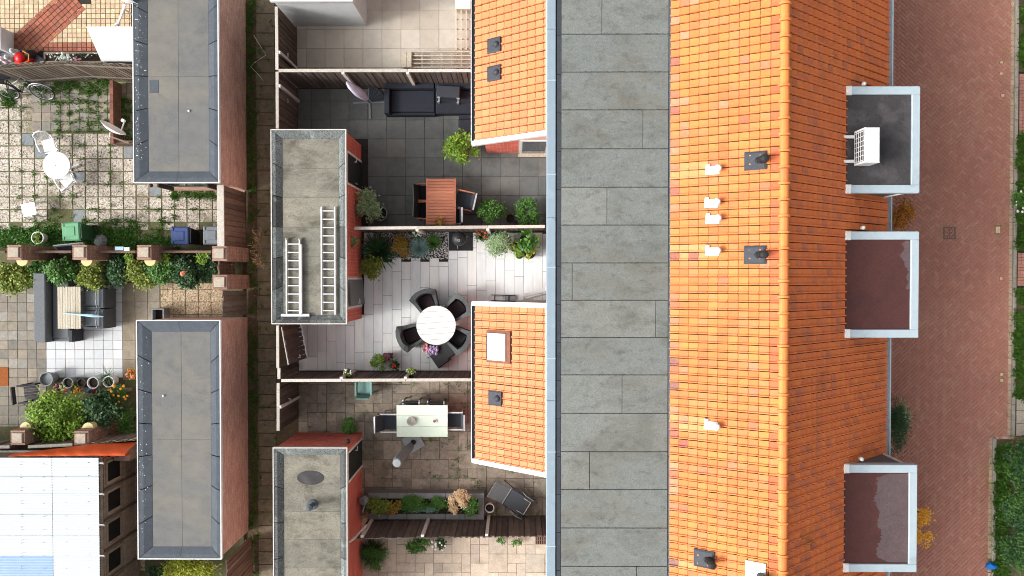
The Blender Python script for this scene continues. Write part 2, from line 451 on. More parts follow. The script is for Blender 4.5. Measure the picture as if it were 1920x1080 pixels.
mk('brown_brick', [S(166, 130, 116), S(152, 118, 106), S(176, 140, 124), S(142, 112, 102)], 0.88, (18, 0.2), st=[(S(96, 84, 66), 2, 0.52, 0.7, 0.4)])
mk('mortar', S(196, 172, 158), 0.95, (30, 0.15))
mk('mortar_red', S(222, 186, 172), 0.95, (30, 0.15))
mk('bitumen', [S(114, 114, 113), S(110, 111, 112), S(117, 116, 113)], 0.85, (3.5, 0.13), stretch=(0.9, 1.1, 1), st=[(S(133, 128, 118), 0.55, 0.44, 0.66, 0.8), (S(84, 88, 93), 1.7, 0.55, 0.72, 0.5), (S(90, 92, 94), 30, 0.58, 0.7, 0.35)], bump=(240, 0.15))
mk('kerb_bitumen', [S(80, 87, 96), S(85, 92, 100), S(76, 83, 93)], 0.8, (5, 0.16), st=[(S(140, 142, 140), 6, 0.6, 0.74, 0.45)], bump=(200, 0.2))
mk('old_bitumen', [S(138, 135, 124), S(131, 129, 119), S(145, 141, 129)], 0.92, (4, 0.16), stretch=(0.7, 1.15, 1), st=[(S(88, 84, 73), 1.3, 0.48, 0.64, 0.8), (S(166, 160, 142), 2.6, 0.55, 0.7, 0.55), (S(64, 62, 54), 34, 0.52, 0.62, 0.55), (S(78, 74, 62), 6, 0.55, 0.7, 0.5)], bump=(160, 0.3))
mk('lichen_kerb', [S(108, 114, 114), S(124, 130, 130), S(76, 78, 78)], 0.92, (30, 0.45), st=[(S(52, 52, 52), 26, 0.5, 0.58, 0.75), (S(168, 180, 176), 2.5, 0.55, 0.7, 0.6)], bump=(160, 0.3))
mk('flat_roofing', [S(126, 130, 127), S(121, 126, 124), S(131, 134, 130)], 0.85, (5, 0.1), stretch=(0.75, 1.15, 1), st=[(S(121, 118, 108), 0.45, 0.5, 0.66, 0.75), (S(88, 86, 78), 0.9, 0.5, 0.7, 0.55), (S(62, 60, 54), 4.5, 0.53, 0.76, 0.6), (S(56, 56, 50), 36, 0.54, 0.72, 0.5), (S(160, 168, 166), 60, 0.6, 0.68, 0.4)], bump=(300, 0.15))
mk('seam', S(52, 54, 54), 0.9, (10, 0.2))
mk('zinc', S(150, 168, 182), 0.45, (5, 0.05), metal=0.15, st=[(S(182, 196, 206), 3, 0.55, 0.75, 0.4), (S(104, 116, 124), 1.4, 0.58, 0.72, 0.4), (S(90, 98, 100), 22, 0.66, 0.74, 0.5)])
mk('light_zinc', S(182, 198, 208), 0.5, (4, 0.06), metal=0.1, st=[(S(142, 156, 164), 1.6, 0.55, 0.72, 0.45), (S(120, 126, 126), 20, 0.66, 0.74, 0.5)])
mk('dark_rubber', S(66, 64, 66), 0.8, (4, 0.18), st=[(S(100, 96, 98), 0.9, 0.5, 0.62, 0.5), (S(34, 33, 34), 5, 0.58, 0.7, 0.6)])
mk('maroon_rubber', S(82, 50, 48), 0.8, (3, 0.12), st=[(S(60, 42, 42), 1.2, 0.5, 0.7, 0.5)])
mk('dusty_rubber', S(98, 83, 85), 0.85, (5, 0.16), st=[(S(78, 70, 70), 2.5, 0.52, 0.68, 0.6)])
TILE = [ST(248, 152, 86), ST(246, 145, 81), ST(249, 158, 87), ST(248, 153, 97), ST(244, 138, 80), ST(250, 161, 88)]
mk('roof_tile', TILE, 0.6, (14, 0.08), st=[(ST(214, 112, 66), 2.2, 0.55, 0.74, 0.35), (ST(120, 84, 60), 26, 0.66, 0.74, 0.5), (ST(190, 104, 64), 0.5, 0.52, 0.72, 0.35)], bump=(80, 0.1))
mk('roof_tile_pink', [ST(244, 166, 128), ST(240, 148, 108), ST(232, 128, 92)], 0.65, (14, 0.15))
mk('roof_tile_pale', [ST(249, 176, 116), ST(248, 168, 108)], 0.65, (14, 0.12))
mk('roof_tile_dark', [S(180, 108, 90), S(152, 112, 104), S(196, 116, 92)], 0.7, (22, 0.35))
mk('roof_tile_red', [ST(242, 132, 86), ST(238, 122, 80)], 0.6, (14, 0.12))
mk('aged_tile', [S(246, 139, 82), S(241, 131, 77), S(248, 144, 82), S(235, 130, 84), S(244, 136, 75), S(239, 137, 86), S(211, 126, 94)], 0.65, (16, 0.16), st=[(S(176, 112, 78), 1.3, 0.52, 0.7, 0.5), (S(112, 80, 54), 0.7, 0.6, 0.74, 0.65), (S(90, 66, 46), 22, 0.6, 0.72, 0.45)], bump=(80, 0.1))
mk('ridge_tile', [ST(248, 146, 84), ST(249, 154, 80), ST(246, 138, 82)], 0.55, (10, 0.08))
mk('ext_tile', [ST(247, 150, 98), ST(244, 141, 90), ST(249, 157, 104), ST(244, 144, 98), ST(246, 148, 92)], 0.6, (14, 0.08))
mk('tile_edge', S(176, 100, 58), 0.9, (25, 0.35), st=[(S(96, 62, 42), 9, 0.42, 0.62, 0.8)])  # tail lip and lap strip; the strip's dark tone paints in the gap's shade
mk('white_paint', S(234, 236, 235), 0.5, (6, 0.04), st=[(S(186, 186, 178), 2.5, 0.56, 0.75, 0.4)])
mk('white_plastic', S(234, 236, 237), 0.45, (6, 0.05), spec=0.4, st=[(S(180, 180, 172), 5, 0.56, 0.74, 0.45)])
mk('dirty_white', S(208, 213, 215), 0.7, (4, 0.08), st=[(S(176, 186, 184), 1.3, 0.5, 0.75, 0.5)])
mk('black_plastic', S(38, 40, 44), 0.5, (8, 0.15), spec=0.4)
mk('black_lead', S(62, 66, 74), 0.6, (12, 0.25))
mk('dark_green_door', S(40, 46, 44), 0.5, (4, 0.1))
mk('grey_door', S(104, 108, 110), 0.55, (4, 0.08))
mk('chrome', S(205, 208, 212), 0.3, (4, 0.04), metal=0.7)
mk('aluminium', S(214, 216, 220), 0.4, (8, 0.05), metal=0.2)
mk('glass', S(70, 84, 92), 0.08, (3, 0.1), spec=0.7)
mk('skylight_glass', S(226, 234, 240), 0.1, (3, 0.03), spec=0.6)
mk('brown_lead', S(128, 84, 66), 0.7, (14, 0.25))
mk('dark_fence', [S(98, 88, 81), S(86, 77, 72), S(110, 98, 90), S(78, 70, 67)], 0.88, (9, 0.3), stretch=(1, 1, 0.25), st=[(S(110, 104, 98), 4, 0.55, 0.72, 0.45)])
mk('brown_fence', [S(122, 100, 87), S(108, 88, 77), S(134, 110, 97), S(98, 80, 71)], 0.88, (9, 0.3), stretch=(1, 1, 0.25))
mk('grey_fence', [S(132, 122, 110), S(112, 104, 96), S(148, 136, 122), S(98, 90, 82), S(124, 108, 94)], 0.9, (10, 0.35), stretch=(1, 1, 0.25))
mk('pale_cap', [S(190, 182, 172), S(204, 198, 190), S(176, 168, 158)], 0.85, (10, 0.18), st=[(S(136, 126, 114), 5, 0.55, 0.7, 0.5)])
mk('concrete', [S(188, 176, 160), S(176, 166, 152)], 0.92, (16, 0.18), st=[(S(136, 124, 110), 6, 0.52, 0.68, 0.5)], bump=(80, 0.4))
mk('pale_post', S(206, 202, 196), 0.8, (10, 0.12))
mk('twig', S(92, 72, 52), 0.9, (20, 0.3))
MATS['grass'] = M('grass', [SM(66, 104, 30), SM(84, 128, 38), SM(52, 88, 28), SM(104, 142, 48)], 0.7, (8, 0.2), trans=0.2)
MATS['leaf_mid'] = M('leaf_mid', [SL(58, 98, 36), SL(74, 118, 44), SL(44, 78, 32), SL(96, 138, 56)], 0.55, (5, 0.15), trans=0.2, spec=0.4)
MATS['leaf_dark'] = M('leaf_dark', [SL(36, 66, 34), SL(48, 84, 42), SL(28, 52, 28), SL(66, 100, 56)], 0.5, (5, 0.15), trans=0.15, spec=0.45)
MATS['leaf_lime'] = M('leaf_lime', [SM(118, 160, 44), SM(150, 190, 60), SM(84, 126, 36), SM(180, 208, 84)], 0.55, (5, 0.12), trans=0.25, spec=0.35)
MATS['leaf_yellow'] = M('leaf_yellow', [SM(178, 190, 50), SM(206, 208, 66), SM(140, 170, 44), SM(222, 220, 96)], 0.55, (5, 0.12), trans=0.25, spec=0.35)
MATS['leaf_olive'] = M('leaf_olive', [SL(112, 128, 52), SL(90, 110, 48), SL(148, 154, 72), SL(70, 90, 40)], 0.6, (5, 0.15), trans=0.2)
MATS['leaf_silver'] = M('leaf_silver', [SL(138, 162, 118), SL(112, 140, 96), SL(170, 186, 148), SL(88, 116, 76)], 0.6, (5, 0.12), trans=0.15)
MATS['leaf_bronze'] = M('leaf_bronze', [SL(140, 116, 46), SL(116, 90, 40), SL(168, 140, 60), SL(96, 84, 36)], 0.65, (5, 0.15), trans=0.15)
MATS['leaf_rust'] = M('leaf_rust', [SL(176, 104, 44), SL(196, 136, 56), SL(140, 76, 38), SL(120, 110, 44)], 0.65, (5, 0.15), trans=0.2)
MATS['leaf_amber'] = M('leaf_amber', [SL(222, 172, 54), SL(204, 144, 40), SL(236, 194, 84), SL(176, 120, 36)], 0.65, (5, 0.12), trans=0.25)
MATS['leaf_blue'] = M('leaf_blue', [SL(110, 140, 136), SL(88, 120, 118), SL(136, 164, 156)], 0.65, (5, 0.12), trans=0.1)
MATS['leaf_purple'] = M('leaf_purple', [SL(96, 60, 66), SL(120, 76, 80), SL(70, 50, 50)], 0.6, (5, 0.15), trans=0.15)
MATS['dried'] = M('dried', [SL(200, 172, 136), SL(176, 146, 112), SL(216, 190, 156), SL(150, 122, 94)], 0.85, (6, 0.15), trans=0.15)
mk('fl_white', [S(248, 248, 244), S(236, 238, 228)], 0.6, (9, 0.05))
mk('fl_red', [S(206, 48, 44), S(220, 84, 76)], 0.6, (9, 0.1))
mk('fl_pink', [S(226, 150, 170), S(240, 196, 208), S(206, 112, 140)], 0.6, (9, 0.1))
mk('fl_purple', [S(186, 164, 206), S(164, 140, 190), S(206, 188, 220)], 0.6, (9, 0.1))
mk('fl_orange', [S(240, 154, 48), S(246, 180, 70), S(226, 128, 40)], 0.6, (9, 0.1))
mk('fl_coral', [S(232, 132, 100), S(240, 164, 136)], 0.6, (9, 0.1))

# ------------------------------------------------------------------ ground
def wx(px, h=0.0): return P(px, 520, h).x
def wy(py, h=0.0, px=800): return P(px, py, h).y
sheet('ground', -260, -260, 260, 260, -0.09, MATS['soil'])

# boundaries between the houses of the row, from the fence tops
YB = [10.7, wy(133, 1.95), wy(427, 1.9), wy(712, 1.9), wy(1008, 1.95), -12.2]
XW_TRIM, HF = wx(1025, 5.62), 5.6           # flat roof edge towards the yards
XE1 = wx(1262, 5.62)                        # lower edge of the west slope
XR, ZR = wx(1472, 7.04), 7.04               # ridge
ZE = 3.8; XE2 = wx(1662, ZE)                # eaves at the street
WALL_W = 0.98
th1 = math.atan2(ZR - 0.07 - HF, XR - XE1); th2 = math.atan2(ZR - 0.07 - ZE, XE2 - XR)
LEN1 = math.hypot(ZR - 0.07 - HF, XR - XE1); LEN2 = math.hypot(ZR - 0.07 - ZE, XE2 - XR)
TW = 0.196
NC1, NC2 = 11, 22
EX1, EXTOP, EZ1 = wx(893, 2.34), 0.97, 2.34   # extension roof: eaves x, top x, eaves z
EZ2 = 4.0
the = math.atan2(EZ2 - EZ1, EXTOP - EX1); LENE = math.hypot(EZ2 - EZ1, EXTOP - EX1)
NCE = 10

def tile_shape(w, Lc, u, v, nrm, lift=0.05, lap=0.03):
    """pan with a roll at one side; the tail is lifted over the tile below; lap: strip coloured dark as painted shade below the next tail"""
    prof = [(0.0, 0.004), (0.012, -0.002), (0.134, 0.002), (0.144, 0.034), (0.172, 0.035), (0.181, -0.004)]
    k = w / TW
    u, v, nrm = Vector(u), Vector(v), Vector(nrm)
    vs = []; Lt = Lc + 0.03; bl = Lc - lap
    for b, o in ((0.0, lift), (bl, lift + (0.004 - lift) * bl / Lt), (Lt, 0.004), (0.0, lift - 0.03)):
        for a, c in prof:
            vs.append(v * (a * k - w / 2) + u * b + nrm * (c + o))
    fs = [(i, i + 1, i + 7, i + 6) for i in range(5)]
    fs += [(i + 6, i + 7, i + 13, i + 12) for i in range(5)] + [(i + 18, i + 19, i + 1, i) for i in range(5)]
    return vs, fs

# west slope climbs towards +x, east slope climbs towards -x
uW = (math.cos(th1), 0, math.sin(th1)); nW = (-math.sin(th1), 0, math.cos(th1))
uE = (-math.cos(th2), 0, math.sin(th2)); nE = (math.sin(th2), 0, math.cos(th2))
uX = (math.cos(the), 0, math.sin(the)); nX = (-math.sin(the), 0, math.cos(the))
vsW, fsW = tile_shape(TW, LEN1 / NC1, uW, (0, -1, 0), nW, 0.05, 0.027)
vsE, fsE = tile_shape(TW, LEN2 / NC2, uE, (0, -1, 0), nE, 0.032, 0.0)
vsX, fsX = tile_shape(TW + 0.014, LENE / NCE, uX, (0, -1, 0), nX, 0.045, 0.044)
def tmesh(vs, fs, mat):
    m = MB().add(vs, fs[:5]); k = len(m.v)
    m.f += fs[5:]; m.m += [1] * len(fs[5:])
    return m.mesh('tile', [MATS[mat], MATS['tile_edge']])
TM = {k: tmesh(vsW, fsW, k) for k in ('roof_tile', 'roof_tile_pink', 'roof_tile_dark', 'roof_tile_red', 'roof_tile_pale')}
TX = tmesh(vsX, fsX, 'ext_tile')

DORM = {1: (162, 362), 2: (434, 633), 3: (871, 1072)}
DXB, DXF, DZ = wx(1588, 5.3), wx(1722, 5.3), 5.3
HOUSE_LABELS = [
    'terraced house at the top edge, with orange roof and extension beside the beige tiled yard',
    'terraced house whose dormer carries the white air conditioner, beside the charcoal tiled yard',
    'terraced house with a middle maroon-roofed dormer and a white skylight above the round table yard',
    'terraced house whose dormer roof has a wide dusty patch, beside the mint table',
    'terraced house at the bottom edge with an orange roof, beside the sand coloured flagstone yard']

def slab_on(mb, x0, z0, x1, z1, y0, y1, t=0.05, mi=0):
    """sloping slab whose upper face runs (x0,z0)-(x1,z1)"""
    mb.add([(x0, y0, z0), (x1, y0, z1), (x1, y1, z1), (x0, y1, z0), (x0, y0, z0 - t), (x1, y0, z1 - t), (x1, y1, z1 - t), (x0, y1, z0 - t)],
           [(0, 1, 2, 3), (7, 6, 5, 4), (0, 4, 5, 1), (1, 5, 6, 2), (2, 6, 7, 3), (3, 7, 4, 0)], mi)
    return mb

def house_of(y):
    for i in range(5):
        if YB[i] >= y > YB[i + 1]: return i
    return None

HOUSES = []; SLOPES = []; FLATS = []; EXTS = {}; ESL = []; RIDGES = []
for i in range(5):
    yt, yb = YB[i] - 0.002, YB[i + 1] + 0.002
    hs_ = thing('terraced_house', HOUSE_LABELS[i], 'house', ((WALL_W + XE2) / 2, (yt + yb) / 2, 0), group='row of terraced houses')
    HOUSES.append(hs_)
    # walls as one profile pulled along the row
    prof = [(WALL_W, 0), (WALL_W, HF - 0.12), (XE1, HF - 0.12), (XR, ZR - 0.3), (XE2 - 0.3, ZE - 0.06), (XE2 - 0.3, 0)]
    mb = MB(); k = len(prof)
    mb.add([(x, yb, z) for x, z in prof] + [(x, yt, z) for x, z in prof],
           [tuple(range(k)), tuple(range(2 * k - 1, k - 1, -1))] + [(j, j + k, (j + 1) % k + k, (j + 1) % k) for j in range(k)])
    mb.build('wall', MATS['pink_brick'], hs_, world=True)
    fr = MB().box(XW_TRIM + 0.02, yb, HF - 0.12, XE1 + 0.15, yt, HF - 0.012).build('flat_roof', MATS['seam'], hs_, world=True); FLATS.append(fr)
    MB().cbox(XW_TRIM, yb, HF - 0.24, wx(1042, 5.64), yt, HF + 0.04, 0.012).build('roof_edge_trim', MATS['zinc'], hs_, world=True)
    for q in range(2):
        yj = yb + (yt - yb) * (0.23 + 0.5 * q)
        MB().cbox(XW_TRIM - 0.002, yj - 0.012, HF + 0.03, wx(1042, 5.64) + 0.002, yj + 0.012, HF + 0.045, 0.004).build('trim_joint', MATS['light_zinc'], hs_, world=True)
    ws = slab_on(MB(), XE1 - 0.02, HF - 0.012, XR, ZR - 0.082, yb, yt, 0.1).build('west_roof_slope', MATS['seam'], hs_, world=True); SLOPES.append(ws)
    es = slab_on(MB(), XR, ZR - 0.082, XE2 - 0.03, ZE - 0.005, yb, yt, 0.1).build('east_roof_slope', MATS['seam'], hs_, world=True); ESL.append(es)
    RIDGES.append(MB().box(XR - 0.05, yb, ZR - 0.12, XR + 0.05, yt, ZR - 0.06).build('ridge_beam', MATS['seam'], hs_, world=True))
    # half round gutter along the street
    g = MB(); n = 8; gx, gz, gr = wx(1667, ZE - 0.02), ZE - 0.06, 0.065
    for (ra, rb) in ((gr, gr - 0.008),):
        ring = [(gx + ra * math.cos(math.pi + math.pi * k / n), gz + ra * math.sin(math.pi + math.pi * k / n)) for k in range(n + 1)]
        ring += [(gx + rb * math.cos(2 * math.pi - math.pi * k / n), gz + rb * math.sin(2 * math.pi - math.pi * k / n)) for k in range(n + 1)]
        kk = len(ring)
        g.add([(x, yb, z) for x, z in ring] + [(x, yt, z) for x, z in ring], [(j, (j + 1) % kk, (j + 1) % kk + kk, j + kk) for j in range(kk)])
    g.box(gx + gr - 0.012, yb, gz - 0.02, gx + gr + 0.022, yt, gz + 0.012)
    g.build('gutter', MATS['light_zinc'], hs_, world=True)
    # the front door and windows at the street side, under the eaves
    for q, (a, z0, z1) in enumerate(((0.22, 0.05, 2.15), (0.62, 0.9, 2.3))):
        yc = yb + (yt - yb) * a; hw = 0.48 if q == 0 else 0.85
        f = MB().box(XE2 - 0.31, yc - hw, z0, XE2 - 0.26, yc + hw, z1).build('front_door' if q == 0 else 'front_window', MATS['white_paint'], hs_, world=True)
        MB().box(XE2 - 0.262, yc - hw + .08, z0 + .08, XE2 - 0.25, yc + hw - .08, z1 - .08).build('panel' if q == 0 else 'pane', MATS['dark_green_door'] if q == 0 else MATS['glass'], f, world=True)

# windows and doors of the rear wall
for i in range(5):
    yt, yb = YB[i], YB[i + 1]
    up_ = (yt + yb) / 2
    lo_ = {0: yt - .9, 1: yb + 1.0, 2: yt - 1.0, 3: yb + 1.0, 4: yt - 1.4}[i]
    for nm, yc, hw, z0, z1 in (('rear_window', up_, 1.1, 4.25, 5.15), ('patio_door', lo_, .62, .05, 2.15)):
        f = MB().box(WALL_W - .03, yc - hw, z0, WALL_W + .02, yc + hw, z1).build(nm, MATS['white_paint'], HOUSES[i], world=True)
        MB().box(WALL_W - .036, yc - hw + .08, z0 + .08, WALL_W - .0305, yc + hw - .08, z1 - .08).build('pane', MATS['glass'], f, world=True)

# tiles of the west slope, each one its own piece
random.seed(5)
RUN = [wy(v, 5.9, 1300) for v in (318, 470, 797, 1060)]
jmin, jmax = int(math.floor(-12.1 / TW)), int(math.ceil(10.6 / TW))
offE = [[] for _ in range(5)]
for j in range(jmin, jmax):
    y = (j + 0.5) * TW
    hi = house_of(y)
    if hi is None: continue
    far = y > 8.1 or y < -8.6                     # beyond the frame of the photograph
    for c in range(NC1):
        if far and c % 1: continue
        b = LEN1 / NC1 * c
        x, z = XE1 - 0.05 + uW[0] * b, HF - 0.006 + uW[2] * b
        r = random.random()
        k = 'roof_tile'
        if c == 0 and r < 0.42: k = 'roof_tile_dark' if r < 0.16 else 'roof_tile_pink'
        elif c in (1, 2) and r < 0.12: k = 'roof_tile_pink' if r < 0.09 else 'roof_tile_dark'
        elif c == NC1 - 1 and r < 0.6: k = 'roof_tile_red'
        elif r < 0.035: k = 'roof_tile_pink'
        if c < 4 and any(abs(y - q) < TW * .8 for q in RUN) and r > .3: k = 'roof_tile_pale'
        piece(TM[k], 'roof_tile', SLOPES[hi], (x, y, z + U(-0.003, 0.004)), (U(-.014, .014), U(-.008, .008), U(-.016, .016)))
    for c in range(NC2):
        b = LEN2 / NC2 * c
        x, z = XE2 + uE[0] * b, ZE + uE[2] * b
        if hi in DORM and x > DXB + 0.12:
            a0, a1 = wy(DORM[hi][1], 5.3) - 0.0, wy(DORM[hi][0], 5.3)
            if a0 + 0.22 < y < a1 - 0.22: continue
        offE[hi].append((x, y, z + U(-0.003, 0.003)))
for hi in range(5):
    vv, ff = replicate([tuple(q) for q in vsE], fsE, offE[hi])
    MB().add(vv, ff).build('roof_tiles', MATS['aged_tile'], ESL[hi], world=True, kind='stuff')
# ridge tiles
rl = 0.365
mbr = MB(); n = 10
def half(mb, y0, y1, r, x=0, z=0):
    ring = [(x + r * math.cos(math.pi * k / n), z + r * 0.85 * math.sin(math.pi * k / n)) for k in range(n + 1)]
    kk = n + 1
    mb.add([(a, y0, c) for a, c in ring] + [(a, y1, c) for a, c in ring],
           [(k + 1, k, k + kk, k + 1 + kk) for k in range(n)] + [tuple(range(kk)), tuple(range(2 * kk - 1, kk - 1, -1))])
half(mbr, -rl / 2, rl / 2 - 0.035, 0.11); half(mbr, -rl / 2 - 0.02, -rl / 2 + 0.03, 0.142)
RM = mbr.mesh('ridge_tile', MATS['ridge_tile'])
for j in range(int(-12.0 / rl), int(10.5 / rl)):
    y = j * rl + 0.1; hi = house_of(y)
    if hi is not None: piece(RM, 'ridge_tile', RIDGES[hi], (XR + U(-.004, .004), y, ZR - 0.075 + U(-.003, .003)), (U(-.008, .008), U(-.02, .02), U(-.008, .008)))

# roofing felt sheets of the long flat roof
SJ = [-400, -330, -260, -190, -78, -7, 64, 135, 206, 279, 351, 422, 493, 563, 633, 703, 775, 847, 918, 990, 1062, 1134, 1205, 1276, 1347]
VJ = {-7: [1128], 64: [], 206: [1205], 351: [1138], 493: [1073], 563: [1230], 703: [1167], 847: [1106], 1062: [1195]}
KX0, KX1 = wx(1052, HF), wx(1253, HF)
for a, b in zip(SJ[:-1], SJ[1:]):
    y1, y0 = wy(a, HF, 1150), wy(b, HF, 1150)
    hi = house_of((y0 + y1) / 2)
    if hi is None: continue
    y0, y1 = max(y0, -12.1), min(y1, 10.6)
    xs = [KX0] + [wx(v, HF) for v in VJ.get(a, [])] + [KX1]
    for q, (xa, xb) in enumerate(zip(xs[:-1], xs[1:])):
        mb = MB(); g = 0.007; zt = HF + U(0.0, 0.004)
        mb.cbox(xa + g, y0 + g, HF - 0.012, xb - g, y1 - g, zt, 0.004)
        mb.build('roofing_sheet', MATS['flat_roofing'], FLATS[hi], world=True)
for a in SJ:
    y = wy(a, HF, 1150); hi = house_of(y)
    if hi is None: continue
    m = MB(); n = 70; up, lo = [], []
    for q in range(n + 1):
        x = KX0 + (KX1 - KX0) * q / n; o_ = .002 * math.sin(q * .23 + a)
        up.append((x, y + o_ + .004 + max(0, U(-.02, .010)), HF + .0085)); lo.append((x, y + o_ - .004 - max(0, U(-.012, .007)), HF + .0085))
    m.add(up + lo, [(q, q + n + 1, q + n + 2, q + 1) for q in range(n)])
    m.build('lap_seam', MATS['seam'], FLATS[hi], world=True)
ky = 10.5
while ky > -12:
    for (xa, xb) in ((wx(1043, HF) + 0.005, KX0), (KX1, wx(1263, HF))):
        hi = house_of(ky - 0.4)
        if hi is None: continue
        s = MB(); g = 0.006; up = 0.03
        zl, zr_ = (HF + up, HF) if xa < 2 else (HF, HF + up)
        s.add([(xa + g, ky - .93 + g, zl), (xb - g, ky - .93 + g, zr_), (xb - g, ky - g, zr_), (xa + g, ky - g, zl)] + [(x, y, HF - .012) for x, y in ((xa + g, ky - .93 + g), (xb - g, ky - .93 + g), (xb - g, ky - g), (xa + g, ky - g))],
              [(0, 1, 2, 3), (4, 5, 1, 0), (5, 6, 2, 1), (6, 7, 3, 2), (7, 4, 0, 3)])
        s.build('kerb_strip', MATS['kerb_bitumen'], FLATS[hi], world=True)
    ky -= 0.93

# dormers
for hi, (pa, pb) in DORM.items():
    y1, y0 = wy(pa, DZ, 1650), wy(pb, DZ, 1650)
    T = 0.2
    body = MB(); ya, yb2, xf = y0 + 0.05, y1 - 0.05, DXF - 0.2
    zb = ZE + 0.02
    body.add([(DXB - 0.1, ya, DZ - .1), (xf, ya, DZ - .1), (xf, ya, zb), (DXB - 0.1, yb2, DZ - .1), (xf, yb2, DZ - .1), (xf, yb2, zb)],
             [(0, 2, 1), (3, 4, 5), (1, 2, 5, 4), (0, 1, 4, 3), (0, 3, 5, 2)])
    D_ = body.build('dormer', MATS['grey_door'], HOUSES[hi], world=True)
    MB().box(DXB - 0.02, y0 + T, DZ - 0.1, DXF - T, y1 - T, DZ - 0.02).build('dormer_roof', MATS['dark_rubber' if hi == 1 else 'maroon_rubber'], D_, world=True)
    tz = DZ + 0.03
    for nm, bx in (('fascia', (DXB, y0, DXF, y0 + T)), ('fascia', (DXB, y1 - T, DXF, y1)), ('fascia', (DXF - T, y0 + T, DXF, y1 - T))):
        MB().cbox(bx[0], bx[1], DZ - 0.2, bx[2], bx[3], tz, 0.012).build(nm, MATS['light_zinc'], D_, world=True)
    for yy in (y0 + T / 2, y1 - T / 2):
        m_ = MB(); m_.cbox(DXB - 0.05, yy - T / 2 - .012, DZ - .08, DXB + 0.09, yy + T / 2 + .012, tz + 0.008, 0.02)
        m_.build('lead_corner', MATS['white_paint'], D_, world=True)
    # glazing of the dormer front
    for q in range(3):
        a = ya + 0.08 + (yb2 - ya - 0.16) * q / 3; b = ya + 0.08 + (yb2 - ya - 0.16) * (q + 1) / 3
        MB().box(xf - 0.01, a + .02, zb + 0.15, xf + 0.025, b - .02, DZ - .25).build('window_frame', MATS['white_paint'], D_, world=True)
        MB().box(xf + 0.026, a + .08, zb + 0.21, xf + 0.032, b - .08, DZ - .31).build('pane', MATS['glass'], D_, world=True)
    for yy in (ya - 0.012, yb2 + 0.012):
        MB().tube([(xf, yy, zb), (xf, yy, DZ - 0.12)], 0.03, 4).build('corner_trim', MATS['white_paint'], D_, world=True)
    # dust left by dried-up puddles on the membrane
    if hi in (2, 3):
        x1 = DXF - T - 0.01; pts = []
        span = (y1 - T - 0.03, y0 + T + (1.0 if hi == 2 else 0.03))
        N_ = 90
        for q in range(N_ + 1):
            f = q / N_; y = span[0] + (span[1] - span[0]) * f
            wd = (0.74 + 0.05 * math.sin(f * 7) + 0.04 * math.sin(f * 23 + 1) + U(-.03, .03)) if hi == 3 else (0.10 + 0.05 * math.sin(f * 5 + 1) + 0.03 * math.sin(f * 27) + 0.09 * math.exp(-((f - .35) / .12) ** 2))
            wd *= min(1, 8 * f + 0.6, 8 * (1 - f) + 0.6)
            pts.append((x1 - wd + U(-.02, .02), y))
        zz = DZ - 0.0185
        MB().add([(x, y, zz) for x, y in pts] + [(x1, y, zz) for x, y in pts], [(q, q + 1 + 0, q + 1 + len(pts), q + len(pts)) for q in range(N_)]).build('dust_film', MATS['dusty_rubber'], D_, world=True)
    MB().lathe([(0.0, 0.1), (0.035, 0.09), (0.055, 0.05), (0.05, 0.0), (0.035, -0.1)][::-1], 10, (wx(1616, 5.1), y1 + 0.1, 5.12)).build('soil_pipe_cap', MATS['white_plastic'], D_, world=True, smooth=True)

# pipes through the west slope
def on_slope(px, py):
    """west slope point seen at a pixel"""
    h = 6.2
    for _ in range(12):
        p = P(px, py, h); h = HF + (p.x - XE1) * math.tan(th1)
    return P(px, py, h)
def flashing(parent, c, su, sv, u, nrm, mat, name, lift=0.035):
    u, nrm = Vector(u), Vector(nrm); v = Vector((0, 1, 0)); m = MB(); c = Vector(c)
    pr = []
    for a, b, o in ((-1, -1, .0), (1, -1, .0), (1, 1, .0), (-1, 1, .0), (-.8, -.8, .018), (.8, -.8, .018), (.8, .8, .018), (-.8, .8, .018)):
        pr.append(c + u * a * su / 2 + v * b * sv / 2 + nrm * (lift + o))
    m.add(pr, [(4, 5, 6, 7), (0, 1, 5, 4), (1, 2, 6, 5), (2, 3, 7, 6), (3, 0, 4, 7)])
    m.add([pr[k] - nrm * 0.03 for k in range(4)] + pr[:4], [(0, 1, 5, 4), (1, 2, 6, 5), (2, 3, 7, 6), (3, 0, 4, 7)])
    return m.build(name, mat, parent, world=True)
for k, (px, py) in enumerate(((1418, 302), (1417, 478), (1322, 1046))):
    c = on_slope(px, py); hi = house_of(c.y)
    f = flashing(SLOPES[hi], c, 0.5, 0.42, uW, nW, MATS['black_lead'], 'flue_flashing', 0.085)
    q = MB(); q.lathe([(0.13, 0), (0.1, 0.08), (0.085, 0.1), (0.085, 0.3), (0.075, 0.3), (0.075, 0.42), (0.09, 0.42), (0.092, 0.47), (0.06, 0.52), (0.0, 0.53)], 16, (c.x + 0.05, c.y, c.z + 0.03))
    q.build('flue_pipe', MATS['black_plastic'], SLOPES[hi], world=True, smooth=False)
for k, (px, py) in enumerate(((1338, 320), (1336, 382), (1338, 412), (1337, 472), (1335, 797))):
    c = on_slope(px, py); hi = house_of(c.y)
    f = flashing(SLOPES[hi], c, 0.33, 0.2, uW, nW, MATS['white_plastic'], 'vent_flashing', 0.085)
    q = MB(); q.lathe([(0.085, 0), (0.075, 0.05), (0.062, 0.06), (0.062, 0.22), (0.085, 0.225), (0.088, 0.28), (0.055, 0.32), (0, 0.33)], 14, (c.x + 0.03, c.y + 0.02, c.z + 0.03))
    q.box(c.x - 0.17, c.y + 0.05, c.z - 0.05, c.x - 0.1, c.y + 0.15, c.z + 0.06)
    q.build('vent_pipe', MATS['white_plastic'], SLOPES[hi], world=True)
c = on_slope(1418, 1072); hi = house_of(c.y)
